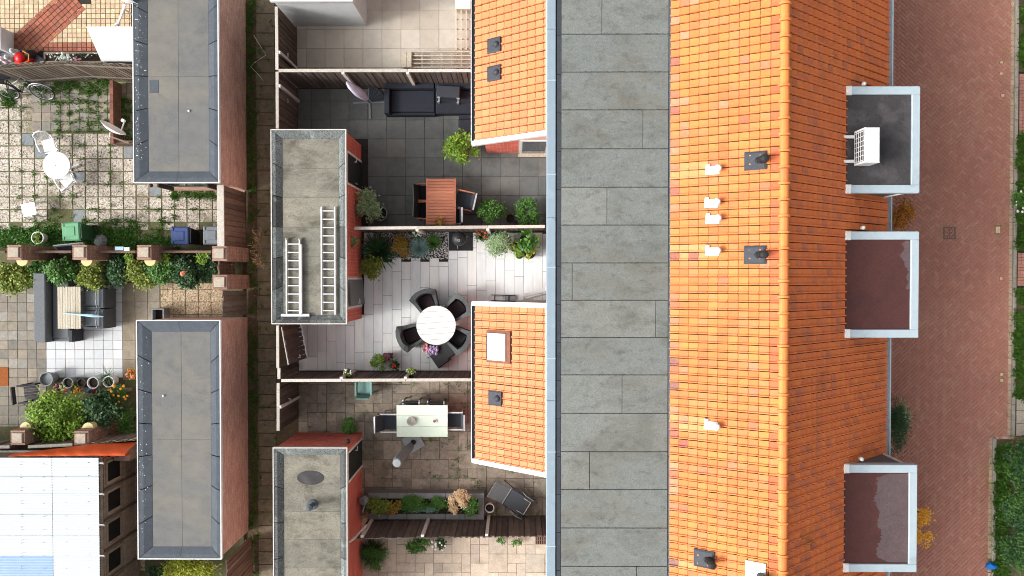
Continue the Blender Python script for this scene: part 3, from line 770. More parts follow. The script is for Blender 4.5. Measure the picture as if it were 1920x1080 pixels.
flashing(SLOPES[hi], c, 0.46, 0.5, uW, nW, MATS['white_plastic'], 'vent_flashing', 0.085)
q = MB(); q.lathe([(0.1, 0), (0.085, 0.06), (0.085, 0.34), (0.11, 0.36), (0.11, 0.44), (0.04, 0.5), (0, 0.5)], 14, (c.x + 0.06, c.y - 0.04, c.z + 0.04))
q.build('flue_pipe', MATS['black_plastic'], SLOPES[hi], world=True)

# ------------------------------------------------------------------ tiled extensions at the back
EY = {0: (P(887, 272, 2.3).y, 'a'), 1: (P(887, 272, 2.3).y, 'a'), 2: (P(887, 566, 2.3).y, 'b'), 3: (P(887, 866, 2.3).y, 'b')}
def extension(hi, y0, y1, open_side):
    """y0 < y1; open_side: +1 gable at y1, -1 gable at y0"""
    ov = 0.15
    b0 = y0 + (ov if open_side < 0 else 0.002); b1 = y1 - (ov if open_side > 0 else 0.002)
    xb = EX1 + 0.22
    m = MB()
    prof = [(xb, 0), (WALL_W - .003, 0), (WALL_W - .003, EZ2 - 0.12), (xb, EZ1 + 0.02)]
    m.add([(x, b0, z) for x, z in prof] + [(x, b1, z) for x, z in prof], [(0, 1, 2, 3), (7, 6, 5, 4)] + [(j, j + 4, (j + 1) % 4 + 4, (j + 1) % 4) for j in range(4)])
    E = m.build('extension', MATS['mortar_red'], HOUSES[hi], world=True)
    slab_on(MB(), EX1 - 0.02, EZ1 - 0.02, WALL_W - .004, EZ2 + 0.0, y0, y1, 0.07).build('roof_deck', MATS['seam'], E, world=True)
    # tiles
    w_ = TW + 0.014
    ny = int(round((y1 - y0 - 0.1) / w_)); ks = (y1 - y0 - 0.1) / ny / w_; w_ *= ks
    for j in range(ny):
        yc = (y1 - (j + .5) * w_) if open_side < 0 else (y0 + (j + .5) * w_)
        for c in range(NCE):
            b = LENE / NCE * c
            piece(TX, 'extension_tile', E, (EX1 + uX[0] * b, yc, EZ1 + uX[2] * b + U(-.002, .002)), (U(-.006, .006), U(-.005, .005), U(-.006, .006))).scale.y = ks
    # white verge board on the free gable, gutter, top flashing
    yv = y1 if open_side > 0 else y0
    a, b = (yv - 0.11, yv + 0.02) if open_side > 0 else (yv - 0.02, yv + 0.11)
    slab_on(MB(), EX1 - 0.12, EZ1 - 0.02 + 0.02, WALL_W - .005, EZ2 + 0.075, a, b, 0.2).build('verge_board', MATS['white_paint'], E, world=True)
    g = MB(); g.box(EX1 - 0.15, y0 + .002, EZ1 - 0.1, EX1 - 0.13, y1 - .002, EZ1 + 0.02).build('gutter_lip', MATS['white_paint'], E, world=True)
    MB().box(EX1 - 0.13, y0 + .004, EZ1 - 0.1, EX1 + 0.01, y1 - .004, EZ1 - 0.04).build('gutter', MATS['kerb_bitumen'], E, world=True)
    MB().box(WALL_W - 0.2, y0 + .003, EZ2 - 0.12, WALL_W - .006, y1 - .003, EZ2 + 0.05).build('top_flashing', MATS['white_paint'], E, world=True)
    return E, xb, b0, b1
yA = P(887, 272, 2.3).y; yC = P(887, 566, 2.3).y; yD = P(887, 866, 2.3).y
EXTS[0] = extension(0, YB[1] + .003, YB[1] + (YB[1] - yA), 1)
EXTS[1] = extension(1, yA, YB[1] - .003, -1)
EXTS[2] = extension(2, YB[3] + .003, yC, 1)
EXTS[3] = extension(3, yD, YB[3] - .003, -1)
for hi, side in ((1, -1), (3, -1), (2, 1), (0, 1)):
    E, xb, b0, b1 = EXTS[hi]
    if side < 0: bricks(E, (xb, b0), (0.06, b0), 0.0, EZ1 - 0.05, MATS['red_brick'])
    else: bricks(E, (0.06, b1), (xb, b1), 0.0, EZ1 - 0.05, MATS['red_brick'])
    bricks(E, (xb, b1), (xb, b0), 0.0, EZ1 - 0.1, MATS['red_brick'])
    yy = b0 - 0.03 if side < 0 else b1 + 0.03
    s = -1 if side < 0 else 1
    # glazed door beside the brick pier
    MB().box(0.1, min(yy, yy - s * .05), 0.02, WALL_W - .02, max(yy, yy - s * .05), 2.25).build('patio_door', MATS['white_paint'], E, world=True)
    MB().box(0.18, min(yy + s * .001, yy + s * .012), 0.15, WALL_W - .1, max(yy + s * .001, yy + s * .012), 2.15).build('pane', MATS['glass'], E, world=True)
    MB().box(0.06, min(yy, yy + s * .1), 0.0, WALL_W - .01, max(yy, yy + s * .1), 0.05).build('door_sill', MATS['concrete'], E, world=True)
def on_ext(px, py):
    h = 3.0
    for _ in range(12):
        p = P(px, py, h); h = EZ1 + (p.x - EX1) * math.tan(the)
    return P(px, py, h)
for hi, px, py in ((0, 929, 86), (1, 929, 138), (3, 931, 746)):
    c = on_ext(px, py); E = EXTS[hi][0]
    flashing(E, c, 0.47, 0.42, uX, nX, MATS['black_lead'], 'vent_flashing', 0.08)
    q = MB(); q.lathe([(0.11, 0), (0.1, 0.1), (0.07, 0.15), (0.0, 0.17)], 12, (c.x + 0.04, c.y, c.z + 0.05)); q.build('vent_cowl', MATS['black_lead'], E, world=True, smooth=True)
c = on_ext(936, 650); E = EXTS[2][0]
flashing(E, c + Vector((0.02, 0, 0.016)), 0.86, 0.9, uX, nX, MATS['brown_lead'], 'skylight_apron', 0.08)
def plate(parent, c, su, sv, lift, thick, mat, name):
    u, nr, v = Vector(uX), Vector(nX), Vector((0, 1, 0)); c = Vector(c)
    T = Matrix((( *[u.x, v.x, nr.x], c.x), (u.y, v.y, nr.y, c.y), (u.z, v.z, nr.z, c.z), (0, 0, 0, 1)))
    return MB().cbox(-su / 2, -sv / 2, lift, su / 2, sv / 2, lift + thick, 0.01, 0, T).build(name, mat, parent, world=True)
plate(E, c, 0.64, 0.76, 0.06, 0.09, MATS['white_paint'], 'skylight_frame')
plate(E, c + Vector((0.02, 0, 0.016)), 0.46, 0.6, 0.142, 0.01, MATS['skylight_glass'], 'skylight_pane')
plate(E, c + Vector((-0.2, 0.0, -0.15)), 0.025, 0.66, 0.245, 0.012, MATS['black_lead'], 'skylight_hinge')

# ------------------------------------------------------------------ brick sheds with flat felt roofs
def shed(label, x0, y0, x1, y1, h, brick, mortar, roofm, kerbm, kw=0.40, faces='E', holes={}, seams=6, trim='white_paint', depth=0.13, kseg=1.0):
    X0, X1 = P(x0, y0, h).x, P(x1, y0, h).x
    Yt, Yb = P((x0 + x1) / 2, y0, h).y, P((x0 + x1) / 2, y1, h).y
    t = thing('garden_shed', label, 'shed', ((X0 + X1) / 2, (Yt + Yb) / 2, 0))
    i = 0.05
    MB().box(X0 + i, Yb + i, 0, X1 - i, Yt - i, h - depth - 0.065).build('wall', MATS[mortar], t, world=True)
    if 'E' in faces: bricks(t, (X1 - i, Yb + i), (X1 - i, Yt - i), 0, h - 0.1, MATS[brick], holes=holes.get('E', ()))
    if 'N' in faces: bricks(t, (X1 - i, Yt - i), (X0 + i, Yt - i), 0, h - 0.1, MATS[brick], holes=holes.get('N', ()))
    if 'S' in faces: bricks(t, (X0 + i, Yb + i), (X1 - i, Yb + i), 0, h - 0.1, MATS[brick], holes=holes.get('S', ()))
    if 'W' in faces: bricks(t, (X0 + i, Yt - i), (X0 + i, Yb + i), 0, h - 0.1, MATS[brick])
    rf = MB().box(X0 + .01, Yb + .01, h - depth - 0.06, X1 - .01, Yt - .01, h - depth - 0.012).build('roof', MATS['seam'], t, world=True)
    tr = 0.028
    for bx in ((X0, Yb, X1, Yb + tr), (X0, Yt - tr, X1, Yt), (X0, Yb + tr, X0 + tr, Yt - tr), (X1 - tr, Yb + tr, X1, Yt - tr)):
        MB().box(bx[0], bx[1], h - 0.12, bx[2], bx[3], h).build('edge_trim', MATS[trim], rf, world=True)
    # sheets
    a0, a1, b0, b1 = X0 + kw, X1 - kw * 0.8, Yb + kw * 0.85, Yt - kw * 0.85
    xm = (a0 + a1) / 2
    cols = [(a0, xm), (xm, a1)] if roofm == 'bitumen' else [(a0, a1)]
    for (xa, xb) in cols:
        for k in range(seams):
            ya, yb = b0 + (b1 - b0) * k / seams, b0 + (b1 - b0) * (k + 1) / seams
            g = 0.003 if roofm == 'bitumen' else 0.004
            MB().cbox(xa + g, ya + g * .5, h - depth - .012, xb - g, yb - g * .5, h - depth + U(0, .003), 0.003).build('roofing_sheet', MATS[roofm], rf, world=True)
    # sloping kerb strips: outer edge high, inner edge on the deck
    e = tr + 0.004; zo, zi, zm = h - 0.012, h - depth + 0.006, h - 0.02
    def strip(o0, o1, i1, i0, m0, m1):
        s = MB(); 
        s.add([(*o0, zo), (*o1, zo), (*m1, zm), (*m0, zm), (*i1, zi), (*i0, zi)], [(0, 1, 2, 3), (3, 2, 4, 5)])
        s.build('kerb_strip', MATS[kerbm], rf, world=True)
    def run(A, B, IA, IB):
        n_ = max(1, int(round((Vector(B) - Vector(A)).length / kseg)))
        A, B, IA, IB = Vector(A), Vector(B), Vector(IA), Vector(IB)
        for k in range(n_):
            f0, f1 = k / n_ + 0.002, (k + 1) / n_ - 0.002
            o0, o1, i0, i1 = A.lerp(B, f0), A.lerp(B, f1), IA.lerp(IB, f0), IA.lerp(IB, f1)
            strip(o0, o1, i1, i0, o0.lerp(i0, 0.38), o1.lerp(i1, 0.38))
    c_ = [(X0 + e, Yb + e), (X1 - e, Yb + e), (X1 - e, Yt - e), (X0 + e, Yt - e)]
    ci = [(a0, b0), (a1, b0), (a1, b1), (a0, b1)]
    for q in range(4): run(c_[q], c_[(q + 1) % 4], ci[q], ci[(q + 1) % 4])
    return t, rf, (X0, X1, Yb, Yt)

HS = 2.33
sA = shed('long brick shed with grey felt roof beside the old bicycle yard, at the top', 247, -60, 409, 343, HS, 'pink_brick', 'mortar', 'bitumen', 'kerb_bitumen', faces='ES', holes={'S': [(0.6, 2.0, 1.2, 2.1)]}, seams=2, depth=0.095)
sB = shed('long brick shed with grey felt roof and white rim above the lime green shrub', 255, 600, 413, 1049, HS, 'pink_brick', 'mortar', 'bitumen', 'kerb_bitumen', faces='EN', seams=2, depth=0.095)
sC = shed('brick shed with weathered felt roof on which two ladders lie', 507, 242, 649, 608, HS, 'red_brick', 'mortar_red', 'old_bitumen', 'lichen_kerb', kw=0.3, trim='pale_post', faces='ES', holes={'E': [(0.42, 1.25, 0, 2.05), (4.05, 4.95, 0, 2.05)]}, seams=6)
sD = shed('brick shed with weathered felt roof, dark oval patch and vent pipe', 511, 839, 651, 1190, HS, 'red_brick', 'mortar_red', 'old_bitumen', 'lichen_kerb', kw=0.28, trim='pale_post', faces='EN', holes={'E': [(4.3, 5.15, 0, 2.05)]}, seams=6)
sE = shed('white rendered shed cut off by the top edge of the picture', 504, -360, 660, 2, HS, 'red_brick', 'dirty_white', 'old_bitumen', 'lichen_kerb', kw=0.3, faces='', seams=4)

def shed_door(shed_, a, b, mat, rot=0.0):
    """door in the yard-side wall, a..b measured from the south end"""
    t, rf, (X0, X1, Yb, Yt) = shed_
    y0, y1 = Yb + 0.05 + a, Yb + 0.05 + b; x = X1 - 0.05
    for bx in ((y0 - .06, y0), (y1, y1 + .06)):
        MB().box(x - .03, bx[0], 0, x + .025, bx[1], 2.08).build('door_frame', MATS['white_paint'], t, world=True)
    MB().box(x - .03, y0, 2.02, x + .025, y1, 2.08).build('door_frame', MATS['white_paint'], t, world=True)
    if rot:   # open: hinged at y0 and swung outwards
        T = Matrix.Translation((x + .01, y1, 0)) @ Matrix.Rotation(rot, 4, 'Z')
        Dr = MB().box(0, -(y1 - y0) + .01, 0.03, 0.045, 0, 2.0, 0, T).build('door', mat, t, world=True)
        hd = MB().box(.045, -(y1 - y0) + .06, 1.0, .1, -(y1 - y0) + .09, 1.03, 0, T).box(.09, -(y1 - y0) + .06, 1.0, .11, -(y1 - y0) + .2, 1.03, 0, T)
    else:
        Dr = MB().box(x - .025, y0 + .005, 0.03, x + .012, y1 - .005, 2.0).build('door', mat, t, world=True)
        hd = MB().box(x + .012, y1 - .14, 1.0, x + .07, y1 - .11, 1.03).box(x + .06, y1 - .14, 1.0, x + .08, y1 - .0, 1.03)
    hd.build('door_handle', MATS['white_plastic'], Dr, world=True)
shed_door(sC, 4.07, 4.93, MATS['dark_green_door'])
shed_door(sC, 0.44, 1.23, MATS['grey_door'], 0.07)
shed_door(sD, 4.32, 5.13, MATS['dark_green_door'])
shed_door(sE, 0.9, 1.75, MATS['dark_green_door'])
# window in the end wall of the top left shed
t, rf, (X0, X1, Yb, Yt) = sA
wf = MB().box(X0 + .05 + .6, Yb + .03, 1.2, X0 + .05 + 2.0, Yb + .07, 2.1).build('window', MATS['white_paint'], t, world=True)
MB().box(X0 + .72, Yb + .02, 1.27, X0 + 1.98, Yb + .029, 2.03).build('pane', MATS['glass'], wf, world=True)
for xx in (X0 + .6, X0 + 2.02): MB().box(xx, Yb - .1, 1.15, xx + .04, Yb + .04, 2.15).build('shutter_guide', MATS['black_plastic'], wf, world=True)
MB().lathe([(.05, 0), (.06, .05), (.04, .09), (0, .1)], 10, (X0 + .32, Yb - .02, 1.9)).build('wall_lamp', MATS['black_plastic'], t, world=True)
# roof furniture
def roof_bit(s, px, py, prof, mat, name, n=12):
    p = P(px, py, HS); MB().lathe(prof, n, (p.x, p.y, HS - 0.115)).build(name, MATS[mat], s[1], world=True, smooth=False)
roof_bit(sA, 352, 207, [(.03, 0), (.035, .05), (.02, .07), (0, .075)], 'white_plastic', 'drain_guard')
roof_bit(sB, 304, 743, [(.03, 0), (.035, .05), (.02, .07), (0, .075)], 'white_plastic', 'drain_guard')
roof_bit(sD, 584, 948, [(.16, 0), (.12, .02), (.06, .03), (.06, .3), (.09, .3), (.09, .36), (.0, .4)], 'kerb_bitumen', 'vent_pipe', 16)
p = P(580, 898, HS)
MB().lathe([(1, 0), (.97, .006), (.0, .008)], 22, (0, 0, 0), 0, Matrix.Translation((p.x, p.y, HS - .126)) @ Matrix.Diagonal((.40, .21, 1, 1))).build('roof_patch', MATS['dark_rubber'], sD[1], world=True)
p = P(657, 838, 1.7)
MB().lathe([(.05, 0), (.07, .06), (.05, .12), (0, .14)], 12, (sD[2][1] - .1, sD[2][3] + .06, 1.7)).build('wall_lamp', MATS['black_plastic'], sD[0], world=True)
p = P(286, 160, HS)
MB().box(p.x - .13, p.y - .2, HS - .1, p.x + .13, p.y + .18, HS - .086).build('roof_patch', MATS['kerb_bitumen'], sA[1], world=True)

mk('lime_white', S(228, 228, 222), 0.9, (9, 0.1))
for (sh, x0, x1, y0, y1, n) in ((sA, 249, 273, 0, 300, 120), (sB, 258, 280, 620, 1000, 46)):
    m = MB()
    for _ in range(n):
        p = P(random.triangular(x0, x1, (x0 + x1) / 2 - 4), U(y0, y1), HS); f = max(0.0, ((p.x - sh[2][0]) / .4 - .38) / .62); z = HS - .02 - f * .07 + .006; r_ = U(.005, .015)
        m.add([(p.x + r_ * math.cos(a), p.y + r_ * math.sin(a) * U(.7, 1.3), z) for a in [k * 1.047 for k in range(6)]], [tuple(range(6))])
    m.build('bird_droppings', MATS['lime_white'], sh[1], world=True, kind='stuff')
# ------------------------------------------------------------------ paved yards
FX = wx(521, 1.93)                         # line of the fences along the alley
def yard(x0, y0, x1, y1, mat):
    return sheet('patio', x0, y0, x1, y1, -0.012, MATS[mat])
XH = WALL_W - 0.005
# top yard: 60 cm beige porcelain slabs
g1 = yard(FX, YB[1], XH, 10.2, 'joint_sand')
o1 = P(574, 90.7)
pave(g1, grid(FX + .03, YB[1] + .03, XH, 10.1, .602, .602, o1.x, o1.y), 'paving_slab', MATS['beige_slab'], 0.007)
# charcoal slabs
g2 = yard(FX, YB[2], XH, YB[1], 'joint_dark')
o2 = P(690, 296)
pave(g2, grid(FX + .03, YB[2] + .03, XH, YB[1] - .03, .600, .600, o2.x, o2.y, lambda x, y: x < -5.0 and y < P(600, 270).y), 'paving_slab', MATS['charcoal_slab'], 0.008)
# long grey plank slabs
g3 = yard(FX, YB[3], XH, YB[2], 'joint_dark')
rects = []; x = P(682.5, 600).x - .299 * 8; random.seed(21)
while x < XH:
    y = YB[3] + .03 - U(0, 1.2)
    while y < YB[2] - .03:
        a, b = max(y, YB[3] + .03), min(y + 1.2, YB[2] - .03)
        top_cut = P(690, 480).y if P(690, 0).x < x + .15 < P(838, 0).x else 99
        b = min(b, top_cut - 0.06 * (int(x * 7) % 4))
        if b - a > .06 and x + .15 > FX and not (x < -5.05 and a > P(600, 596).y): rects.append((max(x, FX + .02), a, min(x + .299, XH), b))
        y += 1.2
    x += .299
pave(g3, rects, 'plank_slab', MATS['grey_plank'], 0.007)
# mixed old flags
def romano(x0, y0, x1, y1, u, seed, big=0.5):
    random.seed(seed); nx, ny = int((x1 - x0) / u) + 1, int((y1 - y0) / u) + 1
    used = set(); out = []
    for j in range(ny):
        for i in range(nx):
            if (i, j) in used: continue
            opts = [(2, 2)] * 5 + [(2, 1)] * 3 + [(1, 2)] * 3 + [(1, 1)] * 2
            random.shuffle(opts)
            for (a, b) in opts + [(1, 1)]:
                cs = [(i + p, j + q) for p in range(a) for q in range(b)]
                if any(c in used or c[0] >= nx or c[1] >= ny for c in cs): continue
                used.update(cs)
                out.append((x0 + i * u, y0 + j * u, min(x1, x0 + (i + a) * u), min(y1, y0 + (j + b) * u))); break
    return out
g4 = yard(FX, YB[4], XH, YB[3], 'joint_moss')
pave(g4, romano(FX + .03, YB[4] + .03, XH, YB[3] - .03, .3, 4), 'flagstone', MATS['old_flag'], 0.012, zj=.005, tilt=.008)
g5 = yard(FX, -11.8, XH, YB[4], 'joint_sand')
pave(g5, romano(-5.0, -10.9, XH, YB[4] - .03, .295, 9), 'flagstone', MATS['sand_flag'], 0.009)

# alley
AX0, AX1 = wx(482), wx(517)
al = sheet('path', wx(462), -11.5, FX, 10.5, -0.03, MATS['soil'])
rects = []; y = -9.6
random.seed(3)
while y < 9.4:
    l_ = .40 + random.choice([0, 0, .2, .02]); rects.append((AX0 + U(-.02, .02), y, AX1, y + l_)); y += l_ + .012
pave(al, rects, 'path_slab', MATS['path_slab'], .012, zj=.008, tilt=.012, z=-.005)

# left yards -----------------------------------------------------------------
LX0, LX1 = -18.5, wx(455)
YL1 = P(120, 118, 1.95).y                 # fence between the top two yards
YL2 = P(200, 474, 1.5).y                  # pillar line
YL3 = P(120, 825, 1.7).y                  # lower pillar line
# small square setts with a red diagonal path
q1 = sheet('courtyard', LX0, YL1, LX1, 11, -0.012, MATS['joint_dark'])
A_, B_ = P(97, 0), P(10, 80); C_ = P(180, 0)
du = (B_ - A_).normalized(); dn = Vector((-du.y, du.x, 0))
wband = (C_ - A_).dot(dn)
if wband < 0: dn = -dn; wband = -wband
nb = max(1, int(round(wband / .152))); pb = wband / nb
def inband(x, y):
    v_ = Vector((x, y, 0)) - A_; return 0 < v_.dot(dn) < wband and v_.dot(du) < (B_ - A_).length + .25
s15 = P(9, 9) - P(0, 0)
yr0, yr1 = P(0, 96).y, P(0, 80).y
rs = grid(P(-8, 0).x, yr0, P(246, 0).x, P(0, -14).y, .1525, .1525, P(0, 0).x, yr1, lambda x, y: all(inband(x + a * .08, y + b * .08) for a in (-1, 1) for b in (-1, 1)))
rs = [(*r, MATS['red_sett'] if (r[1] + r[3]) / 2 < yr1 + .02 else MATS['yellow_sett']) for r in rs]
rs.sort(key=lambda r: r[0] > P(168, 0).x)
pave(q1, rs, 'paving_sett', MATS['yellow_sett'], .014, zj=.004, tilt=.01, limit=300)
rz = math.atan2(du.y, du.x); tm = tile_mesh(.1525 - .014, pb - .014, .04, MATS['red_sett'])
for k in range(-4, 20):
    for m_ in range(nb):
        c = A_ + du * ((k + .5) * .1525) + dn * ((m_ + .5) * pb)
        if c.y > P(0, -14).y or c.y < yr0 or c.x < P(-10, 0).x: continue
        piece(tm, 'path_sett', q1, (c.x, c.y, .009 + U(-.003, .003)), (U(-.006, .006), U(-.006, .006), rz))
# pebble slabs
q2 = sheet('courtyard', LX0, YL2, LX1, YL1, -0.012, MATS['joint_moss'])
oX, oY = P(229, 1).x, P(0, 393).y
XS, YS = P(58, 0).x, P(0, 246).y          # corner of the small grey slabs
rs = grid(P(-20, 0).x, P(0, 432).y, P(458, 0).x, YL1, .405, .405, oX, oY, lambda x, y: (x > XS and y > YS) or (x > wx(262) and y > P(0, 345).y) or (y < P(0, 408).y and random.random() < .35) or (x < P(130, 0).x and y < P(0, 400).y and random.random() < .5))
random.seed(8)
pave(q2, [(*r, MATS['blue_slab'] if random.random() < .06 else MATS['pebble_slab']) for r in rs], 'pebble_slab', MATS['pebble_slab'], .034, zj=.006, tilt=.012)
rs = grid(XS, YS, P(206, 0).x, YL1 - .05, .302, .302, XS, YS)
pave(q2, rs, 'small_slab', MATS['grey_small_slab'], .014, zj=.005, tilt=.01)
rs = grid(P(213, 0).x, P(0, 250).y, P(250, 0).x, YL1 - .05, .302, .302, XS, YS)
pave(q2, rs, 'small_slab', MATS['grey_small_slab'], .014)
# lounge yard
q3 = sheet('courtyard', LX0, YL3, LX1, YL2, -0.012, MATS['joint_moss'])
WX0, WX1, WY0, WY1 = P(81, 0).x, P(225, 0).x, P(0, 708).y, P(0, 549).y
pw = (WX1 - WX0) / 8
pave(q3, grid(WX0, WY0, WX1, P(0, 534).y, pw, .3, WX1, WY0), 'white_slab', MATS['white_slab'], .008)
pave(q3, grid(LX0 + 1.6, P(0, 800).y, WX0 - .005, P(0, 530).y, pw, .3, WX0, WY0), 'small_slab', MATS['grey_small_slab'], .01, zj=.004, tilt=.008)
pave(q3, grid(WX1 + .005, P(0, 712).y, P(296, 0).x, P(0, 528).y, .405, .61, WX1, P(0, 566).y), 'large_slab', MATS['taupe_slab'], .01)
pave(q3, grid(P(297, 0).x, P(0, 606).y, P(416, 0).x, P(0, 530).y, .405, .405, P(297, 0).x, P(0, 566).y), 'pebble_slab', MATS['brown_pebble_slab'], .016, zj=.004)
q4 = sheet('courtyard', LX0, -12, LX1, YL3, -0.012, MATS['joint_moss'])
pave(q4, grid(P(225, 0).x, -9.4, P(265, 0).x, P(0, 835).y, .405, .405), 'pebble_slab', MATS['brown_pebble_slab'], .02)

# ------------------------------------------------------------------ street
SX0, SX1 = XE2 - 0.28, P(1902, 540).x
st = sheet('street', SX0, -14, 40, 13, -0.03, MATS['street_joint'])
ang = R(45); ca, sa = math.cos(ang), math.sin(ang)
q_ = 0.1; V8 = []; mb = MB()
edge = lambda y: P(1902, 0).x if y > P(1900, 820).y else P(1868, 0).x
random.seed(2)
for i in range(-130, 330):
    for j in range(-230, 230):
        k = (i - j) % 4
        if k == 0: cx, cy, sx, sy = i + 1, j + .5, 2, 1
        elif k == 3: cx, cy, sx, sy = i + .5, j + 1, 1, 2
        else: continue
        X, Y = (cx * ca - cy * sa) * q_ * .98 + 4, (cx * sa + cy * ca) * q_ * .98 - 6
        if not (SX0 + .05 < X < edge(Y) - .12 and -9.9 < Y < 9.6): continue
        hx, hy = sx * q_ * .49 - .004, sy * q_ * .49 - .004; z = U(-.003, .003); tz = [U(-.002, .002) for _ in range(4)]
        r_ = U(-.02, .02); c2, s2 = math.cos(ang + r_), math.sin(ang + r_)
        vs = []
        for n_, (a, b) in enumerate(((-1, -1), (1, -1), (1, 1), (-1, 1))):
            vs.append((X + a * hx * c2 - b * hy * s2, Y + a * hx * s2 + b * hy * c2, z - .03))
        for n_, (a, b) in enumerate(((-1, -1), (1, -1), (1, 1), (-1, 1))):
            vs.append((X + a * (hx - .004) * c2 - b * (hy - .004) * s2, Y + a * (hx - .004) * s2 + b * (hy - .004) * c2, z + tz[n_]))
        mb.add(vs, [(4, 5, 6, 7), (0, 1, 5, 4), (1, 2, 6, 5), (2, 3, 7, 6), (3, 0, 4, 7)])
mb.build('street_bricks', MATS['street_brick'], st, kind='stuff')
# edging course and kerb stones
def kerb_run(x, y0, y1):
    y = y0
    while y < y1:
        l_ = min(.205, y1 - y)
        if l_ > .05: piece(tile_mesh(.1, round(l_, 2) - .01, .05, MATS['street_edge']), 'edging_brick', st, (x - .055, y + l_ / 2, U(-.003, .004)), (0, 0, U(-.02, .02)))
        y += .205
    k = MB(); y = y0
    while y < y1:
        l_ = min(1.0, y1 - y); piece(tile_mesh(.1, round(l_, 2) - .01, .12, MATS['kerb_stone'], .012), 'kerb_stone', st, (x + .055, y + l_ / 2, .06), (0, 0, U(-.005, .005))); y += 1.0
ye = P(1900, 818).y
kerb_run(P(1903, 0).x, ye + .02, 9.3); kerb_run(P(1868, 0).x, -9.6, ye - .05)
kx = P(1868, 0).x
rs = [(kx + .1 + .2 * i, ye - .1, kx + .1 + .2 * (i + 1), ye) for i in range(3)]
pave(st, rs, 'edging_brick', MATS['street_edge'], .01)
# front garden soil beyond the kerb and the entrance slabs
sheet('verge', P(1905, 0).x + .1, ye, 24, 9.6, 0.035, MATS['soil']); sheet('verge', kx + .11, -9.8, 24, ye - .12, 0.036, MATS['soil'])
ent = sheet('entrance', P(1905, 0).x + .08, ye + .01, 24, P(1900, 745).y, 0.04, MATS['joint_dark'])
pave(ent, grid(P(1905, 0).x + .1, ye + .02, 18.5, P(1900, 747).y, .6, .405, P(1905, 0).x + .1, ye + .02), 'paving_slab', MATS['concrete'], .012, z=.065)
ent = sheet('entrance', P(1905, 0).x + .08, P(1900, 540).y, 24, P(1900, 470).y, 0.04, MATS['joint_dark'])
pave(ent, grid(P(1905, 0).x + .1, P(1900, 536).y, 18.0, P(1900, 474).y, .205, .105, P(1905, 0).x, 0), 'paving_brick', MATS['street_brick'], .01, z=.065)
ent = sheet('entrance', P(1905, 0).x + .08, P(1900, 255).y, 24, P(1900, 135).y, 0.04, MATS['joint_dark'])
pave(ent, grid(P(1905, 0).x + .1, P(1900, 252).y, 18.0, P(1900, 138).y, .205, .105, P(1905, 0).x, 0), 'paving_brick', MATS['street_brick'], .01, z=.065)

# drain grate in the street
p = P(1780, 437); t = thing('street_drain', 'square cast iron drain grate set in the red brick street', 'drain', (p.x, p.y, 0))
fr = MB()
for bx in ((-.2, -.2, .2, -.15), (-.2, .15, .2, .2), (-.2, -.15, -.15, .15), (.15, -.15, .2, .15)): fr.box(bx[0], bx[1], -.02, bx[2], bx[3], .012)
mk('cast_iron', S(124, 100, 88), .6, (18, .2)); mk('void', S(20, 20, 20), .9)
fr.build('frame', MATS['cast_iron'], t); MB().box(-.15, -.15, -.02, .15, .15, -.008).build('pit', MATS['void'], t)
for k in range(6): MB().box(-.15, -.15 + .05 * k + .018, -.006, .15, -.15 + .05 * k + .032, .009).build('bar', MATS['cast_iron'], t)
MB().box(-.014, -.15, -.004, .014, .15, .0105).build('bar', MATS['cast_iron'], t)
mk('cream_cover', S(222, 200, 160), .8, (14, .2)); mk('rust_cover', S(150, 116, 92), .85, (18, .3))
covers = ((1871, 431, .14, .2, 'cream plastic utility cover in the street beside the drain grate'), (1877, 522, .08, .08, 'small pale utility cover just below the cream one in the street'),
          (1878, 117, .09, .07, 'pale utility cap near the top right grass, upper of two'), (1877, 138, .09, .07, 'pale utility cap near the top right grass, lower of two'),
          (1878, 702, .09, .09, 'upper cap of the touching pair of utility caps below the drain, near the kerb'), (1878, 713, .09, .09, 'lower cap of the touching pair of utility caps below the drain, near the kerb'), (1880, 179, .1, .08, 'mossy utility cap below two pale caps near the top right grass'))
for (px, py, a, b, lb) in covers:
    p = P(px, py); t = thing('utility_cover', lb, 'cover', (p.x, p.y, 0), group='utility covers in the street')
    MB().cbox(-a * .75, -b * .75, -.02, a * .75, b * .75, .006, .004).build('frame', MATS['rust_cover'], t)
    MB().cbox(-a / 2, -b / 2, .004, a / 2, b / 2, .012, .003).build('lid', MATS['cream_cover'], t)

